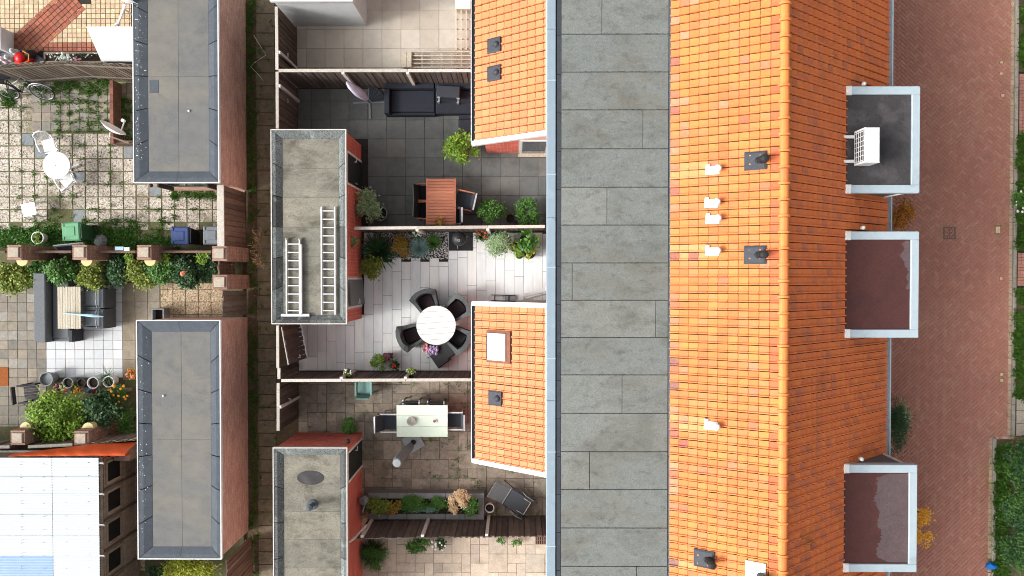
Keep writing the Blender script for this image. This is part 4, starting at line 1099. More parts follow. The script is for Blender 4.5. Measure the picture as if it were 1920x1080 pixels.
# ------------------------------------------------------------------ fences
def fence(label, A, B, h, mat='dark_fence', bw=.145, cap='pale_cap', posts=(), side=1, jag=0.0, name='board_fence', gap=.012, capw=.09, hb=None, postm='pale_post', ph=0.0):
    a, b = P(*A, h), P(*B, h); L_ = (b - a).length
    t = thing(name, label, 'fence', (a.x, a.y, 0), math.atan2(b.y - a.y, b.x - a.x))
    n_ = max(1, int(round(L_ / (bw + gap)))); st_ = L_ / n_
    top = h - (.03 if cap else 0)
    fw = st_ - .022
    me = MB().box(-fw / 2, -.009, 0.02, fw / 2, .009, top).mesh('board', MATS[mat])
    mb_ = MB().box(-.045, -.008, 0.02, .045, .008, top - .01).mesh('board', MATS[mat])
    for k in range(n_):
        piece(me, 'board', t, ((k + .5) * st_, .012 * side, -U(0, jag)), (U(-.01, .01), U(-.012, .012) * (1 + 8 * jag), U(-.02, .02)), world=False)
        if k: piece(mb_, 'board', t, (k * st_, -.012 * side, -U(0, jag)), world=False)
    for z in (.35, h - .3):
        MB().box(0, -side * .06, z, L_, -side * .024, z + .07).build('rail', MATS[mat], t)
    if cap:
        cuts = [0] + [f * L_ for f in posts] + [L_]
        for c0, c1 in zip(cuts[:-1], cuts[1:]):
            if c1 - c0 > .05: MB().cbox(c0 + .004, -capw / 2, h - .035, c1 - .004, capw / 2, h + U(0, .006), .006).build('cap_rail', MATS[cap], t)
    for f in posts:
        MB().cbox(f * L_ - .045, side * .024, 0, f * L_ + .045, side * .1, h + ph, .008).build('post', MATS[postm], t)
    return t
def handle(parent, px, py, h=1.0, s=1):
    p = P(px, py, h)
    MB().box(p.x, p.y - .02, h, p.x + .07, p.y + .01, h + .03).box(p.x + .05, p.y - .02, h, p.x + .075, p.y + .12 * s, h + .03).build('handle', MATS['white_plastic'], parent, world=True)
fence('dark board fence with pale cap between the beige and charcoal tiled yards', (522, 132), (884, 132), 1.95, posts=(.335, .67), side=-1)
f = fence('dark board fence of the beige tiled yard along the alley', (518, 12), (519.5, 131), 1.95, posts=(.72,), side=1); handle(f, 536, 107)
f = fence('dark board fence of the charcoal tiled yard along the alley', (519.5, 134), (520, 241), 1.95, posts=(.25,), side=1); handle(f, 536, 186, 1.0, -1)
fence('board fence with pale cap between charcoal yard and plank-paved yard', (664, 428), (1022, 424.5), 1.9, posts=(.33, .7), side=-1)
fence('short dark board fence beside the open gate on the alley', (523, 690), (523, 711), 1.9)
fence('board fence with pale cap between the round table and the mint table', (527, 713.5), (886, 712), 1.9, posts=(.315, .65), side=1)
f = fence('dark board fence along the alley beside the mint table yard', (521.5, 718), (521.5, 808), 1.9, posts=(.5,)); handle(f, 541, 747, 1.0, -1)
t6 = fence('dark board fence with three pale posts behind the grey planter', (668, 1010), (1028, 1006), 1.93, cap=None, posts=(.03, .345, .68), side=1, jag=.02, bw=.16)
fence('brown board fence with broad pale cap beside the grey bin', (413, 346), (414, 462), 2.0, 'brown_fence', capw=.2, cap='pale_cap')
fence('weathered brown board fence between pillar and the lower left shed', (417, 546), (417, 596), 1.9, 'grey_fence', cap=None)
fence('weathered jagged board fence behind the bicycle, left half', (-30, 124), (110, 114), 1.95, 'grey_fence', cap=None, jag=.08, bw=.12, gap=.02)
fence('weathered jagged board fence below the white canopy, right half', (111, 114), (246, 121), 1.95, 'grey_fence', cap=None, jag=.08, bw=.12, gap=.02)
fence('brown slat fence left of the lower left brick pillar', (-30, 839), (18, 838), 1.75, 'grey_fence', cap='pale_cap', bw=.1, gap=.03)
fence('brown slat fence between the two lower brick pillars under the lime shrub', (52, 838), (136, 834), 1.75, 'grey_fence', cap='pale_cap', bw=.1, gap=.03)
fence('brown slat fence between the lower brick pillar and the long shed', (169, 832), (258, 824), 1.75, 'grey_fence', cap=None, bw=.1, gap=.03)
fence('dark board fence at the bottom beside the yellow-green shrub', (424, 1050), (428, 1130), 2.1, 'brown_fence', cap=None, bw=.12)
# open gate leaf
a, b = P(528, 612, 1.9), P(541, 684, 1.9); L_ = (b - a).length
t = thing('garden_gate', 'dark slatted gate standing open beside the ladder shed', 'gate', (a.x, a.y, 0), math.atan2(b.y - a.y, b.x - a.x))
n_ = 8
for k in range(n_): MB().box(k * L_ / n_ + .006, -.012 + .018 * (k % 2), .06, (k + 1) * L_ / n_ - .006, .008 + .018 * (k % 2), 1.88).build('board', MATS['dark_fence'], t)
for z in (.3, 1.6): MB().box(0, -.045, z, L_, -.013, z + .09).build('rail', MATS['dark_fence'], t)
MB().tube([(.02, .0, 1.92), (L_ * .5, .0, 1.93), (L_, .0, 1.92)], .015, 5).build('top_bar', MATS['pale_cap'], t)
MB().box(L_ - .12, .03, .95, L_ - .09, .1, .98).box(L_ - .2, .085, .95, L_ - .09, .105, .98).build('handle', MATS['white_plastic'], t)
tag(MB().cbox(FX - .05, P(523, 690, 1.9).y, 1.9, FX + .03, P(523, 610, 1.9).y, 1.95).build('gate_lintel', MATS['pale_cap']), 'pale timber beam over the open gate beside the alley', 'beam')
# downpipe bracket at the end of the lower fence
a = P(655, 1016, 1.9); b = P(687, 985, 1.3)
tag(MB().tube([a, P(668, 1006, 1.85), b], .04, 8).build('waste_pipe', MATS['pale_post']), 'grey pipe slanting from shed wall to the fence with pale posts', 'pipe')

# ------------------------------------------------------------------ brick pillars with concrete caps and wall lamps
mk('lamp_glass', S(216, 200, 146), .4, (6, .05))
def pillar(px, py, h, label, lamp=0, size=.44):
    p = P(px, py, h); t = thing('brick_pillar', label, 'pillar', (p.x, p.y, 0), group='brick pillars in the left yards')
    s = size / 2
    MB().box(-s + .008, -s + .008, 0, s - .008, s - .008, h - .07).build('core', MATS['mortar'], t)
    for q in (((s, -s), (s, s)), ((-s, -s), (s, -s)), ((s, s), (-s, s)), ((-s, s), (-s, -s))):
        A, B = [(p.x + k[0] * (1 - .02), p.y + k[1] * (1 - .02)) for k in q]
        bricks(t, A, B, 0, h - .08, MATS['brown_brick'])
    # rim of bricks on edge around the slab
    for bx in ((-s, -s, s, -s + .07), (-s, s - .07, s, s), (-s, -s + .075, -s + .07, s - .075), (s - .07, -s + .075, s, s - .075)):
        MB().cbox(bx[0] + .003, bx[1] + .003, h - .075, bx[2] - .003, bx[3] - .003, h - .01, .006).build('rim_brick', MATS['brown_brick'], t)
    MB().cbox(-s + .07, -s + .07, h - .07, s - .07, s - .07, h + .035, .012).build('cap_slab', MATS['concrete'], t)
    if lamp:
        y = lamp * (s + .01); k = MB()
        pts = [(.17 * math.cos(a), y + lamp * .17 * math.sin(a)) for a in [math.pi * i / 10 for i in range(11)]]
        if lamp < 0: pts = pts[::-1]
        k.prism(pts, h - .42, h - .36); k.prism([(x * .9, y + (yy - y) * .9) for x, yy in pts], h - .62, h - .43)
        k.build('wall_lamp', MATS['lamp_glass'], t)
    return t
pillar(26, 473, 1.7, 'brick pillar with lamp, leftmost of the upper row', -1)
pillar(149, 473, 1.7, 'brick pillar with lamp directly below the green bin', -1)
pillar(270, 473, 1.7, 'brick pillar with lamp, left of the blue bin', -1)
pillar(411, 475, 1.85, 'brick pillar without lamp at the end of the broad capped fence', 0)
pillar(412, 529, 1.85, 'brick pillar without lamp beside the brown gravel slabs', 0)
pillar(33, 821, 1.75, 'brick pillar with lamp, lower left corner beside the dark wooden chair', 1)
pillar(152, 822, 1.75, 'brick pillar with lamp between the lime shrub and the orange tarpaulin', 1)
for (xa, xb, lb) in ((42, 133, 'low brown board wall between the two leftmost upper pillars'), (166, 254, 'low brown board wall below the green bin, between pillars'), (287, 396, 'low brown board wall below the blue bin'), (-25, 10, 'low brown board wall at the left edge')):
    fence(lb, (xa, 472), (xb, 472), 1.2, 'brown_fence', cap='brown_fence', bw=.13, side=-1, name='low_fence', capw=.07)
# small gate between the two right pillars
p = P(413, 502, 1.3); t = thing('pedestrian_gate', 'small curved brown wooden gate between two brick pillars', 'gate', (p.x, p.y, 0))
for k in range(4): MB().box(-.03, -.2 + .105 * k, .1, -.005, -.11 + .105 * k, 1.35 + .06 * math.sin(math.pi * (k + .5) / 4)).build('board', MATS['brown_fence'], t)
for z in (.35, 1.1): MB().box(-.005, -.2, z, .03, .22, z + .08).build('rail', MATS['brown_fence'], t)
MB().tube([(0, -.21, 1.34), (0, 0, 1.44), (0, .22, 1.34)], .03, 6).build('top_bar', MATS['brown_fence'], t)
# ------------------------------------------------------------------ furniture and other things
mk('wicker', S(84, 88, 90), .75, (60, .25), bump=(120, .5)); mk('cushion_plum', S(52, 38, 42), .9, (10, .15)); mk('black_cushion', S(34, 34, 36), .9, (10, .15))
mk('white_slat', [S(232, 231, 229), S(226, 225, 222), S(236, 235, 233)], .6, (7, .06), stretch=(.3, 1, 1), st=[(S(196, 192, 184), 4, .55, .75, .4)]); mk('teak', [S(176, 112, 88), S(160, 100, 78), S(190, 126, 100)], .65, (9, .2), stretch=(.3, 2, 1))
mk('sling', S(70, 74, 80), .8, (30, .12)); mk('anthracite', S(58, 62, 70), .7, (10, .12)); mk('lounge_black', S(40, 44, 54), .75, (6, .14)); mk('mint', [S(222, 236, 220), S(214, 230, 212), S(228, 240, 226)], .45, (6, .04))
mk('teal_plastic', S(130, 172, 166), .5, (6, .1)); mk('pale_wood', [S(196, 186, 168), S(184, 176, 158), S(206, 198, 182)], .8, (9, .15), stretch=(2, .3, 1)); mk('cream_wood', [S(216, 206, 186), S(206, 196, 176)], .75, (9, .1))
mk('lounge_grey', S(112, 116, 120), .85, (16, .1)); mk('bin_green', S(104, 164, 124), .45, (5, .08)); mk('bin_dark_green', S(50, 92, 62), .5, (5, .1)); mk('bin_blue', S(52, 72, 122), .45, (5, .1)); mk('bin_grey', S(112, 118, 124), .45, (5, .08)); mk('bin_black', S(40, 42, 46), .5, (5, .1))
mk('parasol_lilac', S(216, 212, 232), .8, (8, .12), st=[(S(178, 160, 196), 2.5, .45, .7, .6)]); mk('parasol_grey', S(112, 116, 120), .85, (12, .1)); mk('stone_base', S(160, 166, 170), .8, (14, .15))
mk('planter_grey', S(128, 130, 130), .8, (5, .12)); mk('potting', S(48, 38, 32), .95, (30, .4)); mk('pot_white', S(226, 226, 222), .5, (5, .06)); mk('pot_grey', S(132, 138, 142), .6, (5, .1)); mk('pot_green', S(96, 128, 60), .5, (5, .1)); mk('pot_dark', S(58, 58, 60), .6, (5, .1)); mk('terracotta', S(188, 116, 84), .8, (8, .15))
mk('orange_tarp', S(214, 92, 48), .5, (4, .15), bump=(9, .8)); mk('poly_white', S(210, 217, 223), .35, (3, .03)); mk('poly_blue', S(160, 186, 226), .35, (3, .06)); mk('old_wood', [S(146, 132, 118), S(130, 116, 104), S(158, 144, 128)], .9, (8, .3), stretch=(1, 1, .3)); mk('coir', S(150, 88, 44), .95, (40, .4)); mk('toy_red', S(206, 30, 34), .35, (5, .06)); mk('toy_pink', S(240, 206, 214), .5, (5, .06)); mk('bike_black', S(34, 34, 38), .4, (5, .1)); mk('bag_blue', S(30, 122, 206), .5, (8, .15)); mk('slate_blue', S(104, 116, 138), .6, (6, .15)); mk('pale_blue', S(170, 204, 226), .5, (5, .05)); mk('gravel', [S(246, 244, 242), S(232, 230, 228), S(190, 188, 186), S(110, 108, 106), S(250, 248, 246), S(242, 240, 238)], .85, (20, .15)); mk('rope', S(226, 214, 196), .8, (5, .1)); mk('black_mat', S(44, 44, 46), .8, (20, .2)); mk('grill_lid', S(44, 46, 50), .5, (4, .1), spec=.35); mk('wire', S(176, 172, 164), .5, (5, .1)); mk('wax', S(150, 70, 74), .5, (5, .1))

def legs(t, xs, ys, z1, r, mat, n=4, name='leg'):
    for x in xs:
        for y in ys: MB().box(x - r, y - r, 0, x + r, y + r, z1).build(name, mat, t)
def at(px, py, h): p = P(px, py, h); return (p.x, p.y, 0)

# --- top yard: corner lounge frame of cream battens
t = thing('slatted_bench', 'cream slatted corner bench frame without cushions in the top yard', 'bench', at(820, 112, .35))
o = Vector(t.location)
x0, x1, xc = P(772, 0, .35).x - o.x, P(884, 0, .35).x - o.x, P(855, 0, .35).x - o.x
y0, y1 = P(0, 127, .35).y - o.y, P(0, 98, .35).y - o.y; yt = P(0, 15, .35).y - o.y
for k in range(5):
    yy = y0 + (y1 - y0) * k / 4; MB().box(x0, yy - .02, .30, x1, yy + .02, .34).build('slat', MATS['cream_wood'], t)
for k in range(7):
    xx = x0 + (x1 - x0) * k / 6; MB().box(xx - .015, y0 - .02, .26, xx + .015, y1 + .02, .295).build('cross_bar', MATS['cream_wood'], t)
for k in range(4):
    xx = xc + (x1 - xc) * k / 3; MB().box(xx - .02, y1 + .04, .301, xx + .02, yt, .341).build('slat', MATS['cream_wood'], t)
for k in range(5):
    yy = y1 + .1 + (yt - y1 - .15) * k / 4; MB().box(xc - .02, yy - .015, .262, x1, yy + .015, .297).build('cross_bar', MATS['cream_wood'], t)
for x in (x0 + .03, xc, x1 - .05):
    for y in (y0 + .03, y1 - .03): MB().box(x - .03, y - .03, 0, x + .03, y + .03, .26).build('leg', MATS['cream_wood'], t)
MB().box(xc, yt - .05, 0, xc + .05, yt, .26).build('leg', MATS['cream_wood'], t)
t = thing('side_table', 'cream block side table at the end of the slatted bench frame', 'side table', at(762.5, 112, .4))
a, b = .155, .235
for k in range(2): MB().cbox(-a + k * a + .003, -b, .36, -a + (k + 1) * a - .003, b, .4).build('top_board', MATS['cream_wood'], t)
MB().box(-a + .02, -b + .02, 0, a - .02, b - .02, .355).build('body', MATS['cream_wood'], t)
t = thing('storage_box', 'white box at the upper end of the slatted bench frame', 'box', at(868, 4, .5))
MB().cbox(-.22, -.18, 0, .22, .18, .45, .01).build('body', MATS['cream_wood'], t); MB().cbox(-.24, -.2, .45, .24, .2, .5, .01).build('lid', MATS['white_slat'], t)

# --- charcoal yard
t = thing('folded_parasol', 'folded lilac parasol on a cross base beside the black lounge', 'parasol', at(693, 192, 0))
o = Vector(t.location)
for k in range(4):
    a = k * math.pi / 2 + .04; MB().box(0.03, -.03, 0, .52, .03, .04, 0, Matrix.Rotation(a, 4, 'Z')).build('base_bar', MATS['pot_grey'], t)
sec = MB(); n = 9
for k in range(n):
    a0, a1 = (math.pi / 2) * k / n + .05, (math.pi / 2) * (k + 1) / n + .03
    sec.prism([(.08 * math.cos(a0), .08 * math.sin(a0)), (.5 * math.cos(a0), .5 * math.sin(a0)), (.5 * math.cos(a1), .5 * math.sin(a1)), (.08 * math.cos(a1), .08 * math.sin(a1))], .045, .07 + .012 * (k % 2))
sec.build('base_weight', MATS['anthracite'], t)
MB().tube([(0, 0, 0), (0, 0, .5)], .025, 8).build('pole', MATS['pot_grey'], t)
tip = P(649, 153, 1.9) - o; b0 = Vector((0, 0, .45)); ax = (tip - b0)
T = Matrix.Translation(b0) @ ax.to_track_quat('Z', 'Y').to_matrix().to_4x4(); L_ = ax.length
prof = [(.03, 0), (.09, .06), (.14, L_ * .25), (.15, L_ * .45), (.11, L_ * .75), (.05, L_ * .95), (.0, L_)]
mb = MB().lathe(prof, 12, (0, 0, 0), 0, T)
mb.v = [tuple(Vector(q) + Vector((U(-.012, .012), U(-.012, .012), 0))) for q in mb.v]
mb.build('canopy', MATS['parasol_lilac'], t, smooth=True)
# black lounge
def seat_box(name, label, px0, py0, px1, py1, h, mat, rim='NWS', inner=.3):
    a, b = P(px0, py1, h), P(px1, py0, h); c = (a + b) / 2
    t = thing(name, label, 'sofa', (c.x, c.y, 0)); sx, sy = (b.x - a.x) / 2, (b.y - a.y) / 2; k = .17
    MB().cbox(-sx + .01, -sy + .01, 0.02, sx - .01, sy - .01, inner, .01).build('seat', MATS[mat], t)
    MB().cbox(-sx + k * ('W' in rim), -sy + .08 * ('S' in rim), inner, sx - .01, sy - k, inner + .09, .03).build('cushion', MATS[mat], t)
    if 'N' in rim: MB().cbox(-sx, sy - k, 0.0, sx, sy, h, .015).build('backrest', MATS[mat], t)
    if 'W' in rim: MB().cbox(-sx, -sy, 0.0, -sx + k - .01, sy - k - .004, h - .02, .015).build('armrest', MATS[mat], t)
    if 'S' in rim: MB().cbox(-sx + k, -sy - .0, 0.0, sx, -sy + .07, inner + .05, .015).build('front_panel', MATS[mat], t)
    return t
seat_box('lounge_sofa', 'long black lounge sofa with raised rim below the dark fence', 720, 155, 814, 212, .62, 'lounge_black')
seat_box('lounge_sofa', 'black lounge corner seat partly under the orange extension roof', 815.5, 155, 886, 210, .6, 'lounge_black', 'N')
seat_box('lounge_sofa', 'short black lounge seat half hidden behind the yellow-green bush', 859, 212, 888, 248, .45, 'lounge_black', '')
t = thing('footstool', 'black footstool with silver feet lying on the corner lounge seat', 'stool', (*at(840, 172, .75)[:2], .39), -.06)
MB().cbox(-.36, -.16, .12, .36, .2, .32, .02).build('seat', MATS['anthracite'], t)
for x in (-.33, .27):
    MB().box(x, -.3, .0, x + .06, .18, .03).build('runner', MATS['chrome'], t); MB().box(x, -.3, .0, x + .06, -.27, .2).build('foot', MATS['chrome'], t)
    MB().box(x, -.19, .25, x + .09, -.155, .31).build('bracket', MATS['chrome'], t)
# teak table
def slat_table(label, px, py, w_, l_, h, mat, nsl, along='x', rz=0.0, group=None, legm=None, name='garden_table', leg_r=.035):
    t = thing(name, label, 'table', at(px, py, h), rz)
    for k in range(nsl):
        if along == 'x':
            y0 = -l_ / 2 + l_ * k / nsl; MB().cbox(-w_ / 2 + .05, y0 + .004, h - .03, w_ / 2 - .05, y0 + l_ / nsl - .004, h, .004).build('slat', mat, t)
        else:
            x0 = -w_ / 2 + w_ * k / nsl; MB().cbox(x0 + .003, -l_ / 2 + .0, h - .03, x0 + w_ / nsl - .003, l_ / 2, h, .004).build('slat', mat, t)
    if along == 'x':
        for s in (-1, 1): MB().cbox(s * w_ / 2 - .05 * (s > 0) + .0, -l_ / 2, h - .031, s * w_ / 2 + .05 * (s < 0), l_ / 2, h + .002, .004).build('side_rail', mat, t)
    legs(t, (-w_ / 2 + .08, w_ / 2 - .08), (-l_ / 2 + .1, l_ / 2 - .1), h - .03, leg_r, legm or mat)
    return t
slat_table('reddish brown slatted wooden table in the charcoal tiled yard', 827, 378, .92, 1.42, .75, MATS['teak'], 15)
def sling_chair(label, px, py, rz, frame='aluminium', arms='aluminium', sl='sling', group=None, w_=.56, tilt=.28, name='garden_chair', hb=.95):
    """faces +x"""
    t = thing(name, label, 'chair', at(px, py, .5), rz, group)
    MB().cbox(-.22, -w_ / 2 + .04, .41, .25, w_ / 2 - .04, .44, .01).build('seat', MATS[sl], t)
    T = Matrix.Translation((-.22, 0, .42)) @ Matrix.Rotation(-tilt, 4, 'Y')
    MB().cbox(-.015, -w_ / 2 + .03, 0, .015, w_ / 2 - .03, hb - .42, .005, 0, T).build('backrest', MATS[sl], t)
    MB().box(-.02, -w_ / 2 + .02, hb - .42, .02, w_ / 2 - .02, hb - .39, 0, T).build('top_bar', MATS[frame], t)
    for s in (-1, 1):
        y = s * w_ / 2
        MB().cbox(-.3, y - .022, .63, .27, y + .022, .66, .006).build('armrest', MATS[arms], t)
        MB().box(.2, y - .016, 0, .235, y + .016, .63).build('leg', MATS[frame], t); MB().box(-.27, y - .016, 0, -.235, y + .016, .63).build('leg', MATS[frame], t)
    return t
sling_chair('black sling chair with wooden arms pulled out right of the reddish table', 870, 376, math.pi - .22, 'aluminium', 'teak', 'anthracite')
sling_chair('black chair tucked under the reddish table, upper left', 801, 362, 0.05, 'bike_black', 'teak', 'black_cushion')
sling_chair('black chair tucked under the reddish table, lower left', 801, 394, -0.05, 'bike_black', 'teak', 'black_cushion')
sling_chair('chair pushed in at the lower right corner of the reddish table', 846, 405, math.pi, 'aluminium', 'pot_grey', 'anthracite', w_=.5)
t = thing('dried_plant', 'small dried brown plant on the lower end of the reddish table', 'plant', (*at(823, 415, .85)[:2], .75))
link(bpy.data.objects.new('leaves', merge_quads('leaves', blades(60, .2, .02, 20, 80, .5), MATS['leaf_bronze'])), t); MB().lathe([(.05, 0), (.07, .06), (.06, .06), (0, .05)], 10).build('pot', MATS['terracotta'], t)

# --- plank yard: round table with wicker tub chairs
TX_, TY_ = at(817.5, 610, .75)[:2]
t = thing('round_table', 'round white slatted garden table surrounded by dark tub chairs', 'table', (TX_, TY_, 0), .07)
rr = .605; n = 7
for k in range(n):
    y0, y1 = -rr + 2 * rr * k / n + .004, -rr + 2 * rr * (k + 1) / n - .004
    ys = [y0 + (y1 - y0) * q / 5 for q in range(6)]
    poly = [(math.sqrt(max(0, rr * rr - y * y)), y) for y in ys] + [(-math.sqrt(max(0, rr * rr - y * y)), y) for y in ys[::-1]]
    MB().prism(poly, .715, .75).build('slat', MATS['white_slat'], t)
for s in (-1, 1): MB().box(s * .3 - .03, -.5, .68, s * .3 + .03, .5, .714).build('batten', MATS['white_slat'], t)
legs(t, (-.3, .3), (-.3, .3), .7, .035, MATS['white_slat'])
def tub_chair(label, px, py, rz, cush='cushion_plum'):
    """faces +x"""
    t = thing('tub_chair', label, 'chair', at(px, py, .6), rz, 'tub chairs round the white table')
    MB().cbox(-.29, -.26, .12, .27, .26, .36, .02).build('seat', MATS['wicker'], t)
    MB().cbox(-.26, -.225, .36, .28, .225, .43, .03).build('cushion', MATS[cush], t)
    out = [(.28, .27), (.14, .31), (0, .34), (-.14, .37), (-.27, .40), (-.34, .28), (-.38, .14), (-.39, 0)]
    inn = [(.28, .19), (.14, .225), (0, .245), (-.12, .25), (-.2, .24), (-.245, .17), (-.27, .09), (-.28, 0)]
    out = out + [(x, -y) for x, y in out[-2::-1]]; inn = inn + [(x, -y) for x, y in inn[-2::-1]]
    m = MB(); K = len(out)
    hts = [.58, .6, .63, .68, .78, .82, .84, .84]; hts = hts + hts[-2::-1]
    flare = [1, 1, 1.01, 1.03, 1.1, 1.12, 1.14, 1.14]; flare = flare + flare[-2::-1]
    vs = [(x, y, .12) for x, y in out] + [(x * f, y * f, h) for (x, y), h, f in zip(out, hts, flare)] + [(x * f, y * f, h) for (x, y), h, f in zip(inn, hts, flare)] + [(x, y, .36) for x, y in inn]
    fs = []
    for r_ in range(3): fs += [(r_ * K + k, r_ * K + k + 1, (r_ + 1) * K + k + 1, (r_ + 1) * K + k) for k in range(K - 1)]
    fs += [(0, K, 2 * K, 3 * K), (K - 1, 4 * K - 1, 3 * K - 1, 2 * K - 1)]
    m.add(vs, fs).build('shell', MATS['wicker'], t)
    legs(t, (-.2, .22), (-.22, .22), .13, .02, MATS['bike_black'])
    return t
for lb, px, py in (('dark tub chair, upper left of the round white table', 800, 569), ('dark tub chair, upper right of the round white table', 855, 580), ('dark tub chair, lower left of the round white table', 772, 629), ('dark tub chair, lower right of the round table beside the extension', 856, 634)):
    x, y, _ = at(px, py, .6); tub_chair(lb, px, py, math.atan2(TY_ - y, TX_ - x), 'black_cushion' if py == 634 else 'cushion_plum')
for (lb, px, py, rz) in (('dark flat ottoman nearest the fence, below the round table', 825, 672, .62), ('dark flat ottoman touching the lower right tub chair', 842, 655, .62)):
    t = thing('ottoman', lb, 'ottoman', at(px, py, .35), rz)
    MB().cbox(-.23, -.24, .03, .23, .24, .32, .02).build('body', MATS['wicker'], t); MB().cbox(-.215, -.225, .32, .215, .225, .36, .02).build('lid', MATS['pot_dark'], t)
MB_ = thing('flower_bunch', 'bunch of pink and lilac hydrangea flowers below the round table', 'flowers', (*at(805, 655, .45)[:2], .0))
MB().lathe([(.09, 0), (.14, .1), (.15, .28), (.13, .28), (0, .26)], 14).build('pot', MATS['pot_dark'], MB_)
blobs(MB_, [(U(-.2, -.02), U(-.12, .14), .34 + U(0, .1)) for _ in range(26)], .045, MATS['fl_pink']); blobs(MB_, [(.12 + U(-.13, .13), -.02 + U(-.13, .12), .36 + U(0, .12)) for _ in range(34)], .05, MATS['fl_purple'])
blobs(MB_, [(-.14 + U(-.06, .06), .13 + U(-.05, .05), .4) for _ in range(9)], .04, MATS['fl_coral']); foliage(MB_, 160, .25, .2, .32, MATS['leaf_mid'], .09, .05, 6)
# gravel bed
gx0, gx1, gy0, gy1 = P(686, 0).x, P(840, 0).x, P(0, 486).y, P(0, 434).y
mb = MB(); random.seed(4)
for k in range(2600):
    x, y, r_ = U(gx0, gx1), U(gy0, gy1), U(.012, .026); z = U(-.01, .008)
    mb.add([(x + r_, y, z), (x, y + r_ * U(.6, 1), z), (x - r_, y, z), (x, y - r_ * U(.6, 1), z), (x + U(-.004, .004), y, z + r_ * .7)], [(0, 1, 4), (1, 2, 4), (2, 3, 4), (3, 0, 4)])
tag(mb.build('gravel', MATS['gravel']), 'white and dark pebble bed under the spiky plants', 'gravel', kind='stuff')
# kettle grill
p = P(864, 453)
t = thing('kettle_grill', 'black kettle grill on a square black mat by the fence', 'grill', (p.x, p.y, 0))
MB().cbox(-.38, -.29, .0, .38, .29, .016, .004).build('mat', MATS['black_mat'], t)
MB().lathe([(.0, .5), (.13, .53), (.2, .6), (.22, .68), (.21, .68), (0, .66)], 22, (.0, .06, 0)).build('bowl', MATS['black_plastic'], t, smooth=True)
MB().lathe([(.225, .68), (.215, .74), (.16, .82), (.06, .86), (0, .865)], 22, (.0, .06, 0)).build('lid', MATS['grill_lid'], t, smooth=True)
MB().lathe([(.045, .862), (.045, .872), (.028, .872), (.028, .862)], 16, (0, .0, 0)).build('air_vent', MATS['chrome'], t)
for a in (.3, 2.5, 4.4): MB().tube([(.2 * math.cos(a), .06 + .2 * math.sin(a), .58), (.3 * math.cos(a), .06 + .3 * math.sin(a), .02)], .013, 6).build('leg', MATS['chrome'], t)
MB().tube([(-.05, .06, .86), (-.05, .06, .9), (.05, .06, .9), (.05, .06, .86)], .012, 6).build('handle', MATS['bike_black'], t)
# small things by the lower extension
t = thing('hand_truck', 'dark folding hand truck lying above the lower orange extension', 'hand truck', at(942, 559, .15), -.03)
for y in (-.09, .09): MB().tube([(-.35, y, .08), (.4, y, .08)], .014, 6).build('rail', MATS['bike_black'], t)
for x in (-.25, .02, .2): MB().tube([(x, -.09, .08), (x, .09, .08)], .011, 6).build('cross_bar', MATS['bike_black'], t)
MB().box(.08, -.1, .04, .42, .1, .06).build('toe_plate', MATS['pot_grey'], t); MB().tube([(-.35, -.09, .08), (-.46, 0, .12), (-.35, .09, .08)], .014, 6).build('handle', MATS['chrome'], t)
t = thing('sunshade_arm', 'white folded awning box sticking out above the lower extension', 'awning', (*at(1003, 549, 2.0)[:2], 0))
T = Matrix.Translation((0, 0, 2.0)) @ Matrix.Rotation(.26, 4, 'Z')
MB().cbox(-.34, -.05, 0, .4, .06, .1, .015, 0, T).build('cassette', MATS['dirty_white'], t); MB().tube([T @ Vector((-.34, -.06, .02)), T @ Vector((-.3, -.12, -.02)), T @ Vector((.4, -.12, -.02))], .02, 6).build('arm', MATS['chrome'], t)
MB().cbox(.3, -.02, -.1, .98 - t.location.x, .1, .14, .01, 0, Matrix.Translation((0, .08, 2.0))).build('wall_bracket', MATS['white_paint'], t)

# --- mint table yard
t = thing('garden_table', 'pale mint green table with three boards beside grey chairs', 'table', at(791.5, 789.5, .74))
for k in range(3): MB().cbox(-.79, -.495 + .33 * k + .002, .71, .79, -.495 + .33 * (k + 1) - .002, .74, .004).build('board', MATS['mint'], t)
legs(t, (-.72, .72), (-.42, .42), .705, .035, MATS['aluminium'])
tl = Vector(t.location)
sling_chair('grey sling chair at the left end of the mint table', 733, 792, 0, w_=.55, tilt=.4)
sling_chair('grey sling chair at the right end of the mint table', 851, 788, math.pi, w_=.53, tilt=.25)
sling_chair('grey chair above the mint table, left of two', 772, 766, -math.pi / 2, 'bike_black', 'aluminium', w_=.5, tilt=.1)
sling_chair('grey chair above the mint table, right of two', 818, 768, -math.pi / 2, 'bike_black', 'aluminium', w_=.5, tilt=.1)
t = thing('wire_basket', 'round wire ornament bowl on the mint table', 'basket', (*at(771, 790, .8)[:2], .742))
for k in range(9):
    r_ = .04 + .012 * k; MB().tube([(r_ * math.cos(a), r_ * math.sin(a), .02 + .006 * k + .004 * math.sin(3 * a)) for a in [2 * math.pi * q / 14 for q in range(14)]], .006, 4, closed=True).build('hoop', MATS['wire'], t)
MB().lathe([(.13, 0), (.14, .01), (0, .012)], 16).build('base', MATS['wire'], t)
t = thing('candle', 'dark red candle in a white dish on the mint table', 'candle', (*at(815, 790, .8)[:2], .742))
MB().lathe([(.05, 0), (.065, .03), (.055, .03), (.04, .012), (0, .012)], 16).build('dish', MATS['pot_white'], t); MB().lathe([(.03, .012), (.03, .05), (0, .052)], 12).build('candle', MATS['wax'], t)
t = thing('folded_parasol', 'folded grey parasol leaning from a square stone base below the mint table', 'parasol', at(775, 829, 0.03))
o = Vector(t.location)
MB().cbox(-.28, -.28, 0, .28, .28, .06, .01, 0, Matrix.Rotation(.55, 4, 'Z')).build('base_slab', MATS['stone_base'], t)
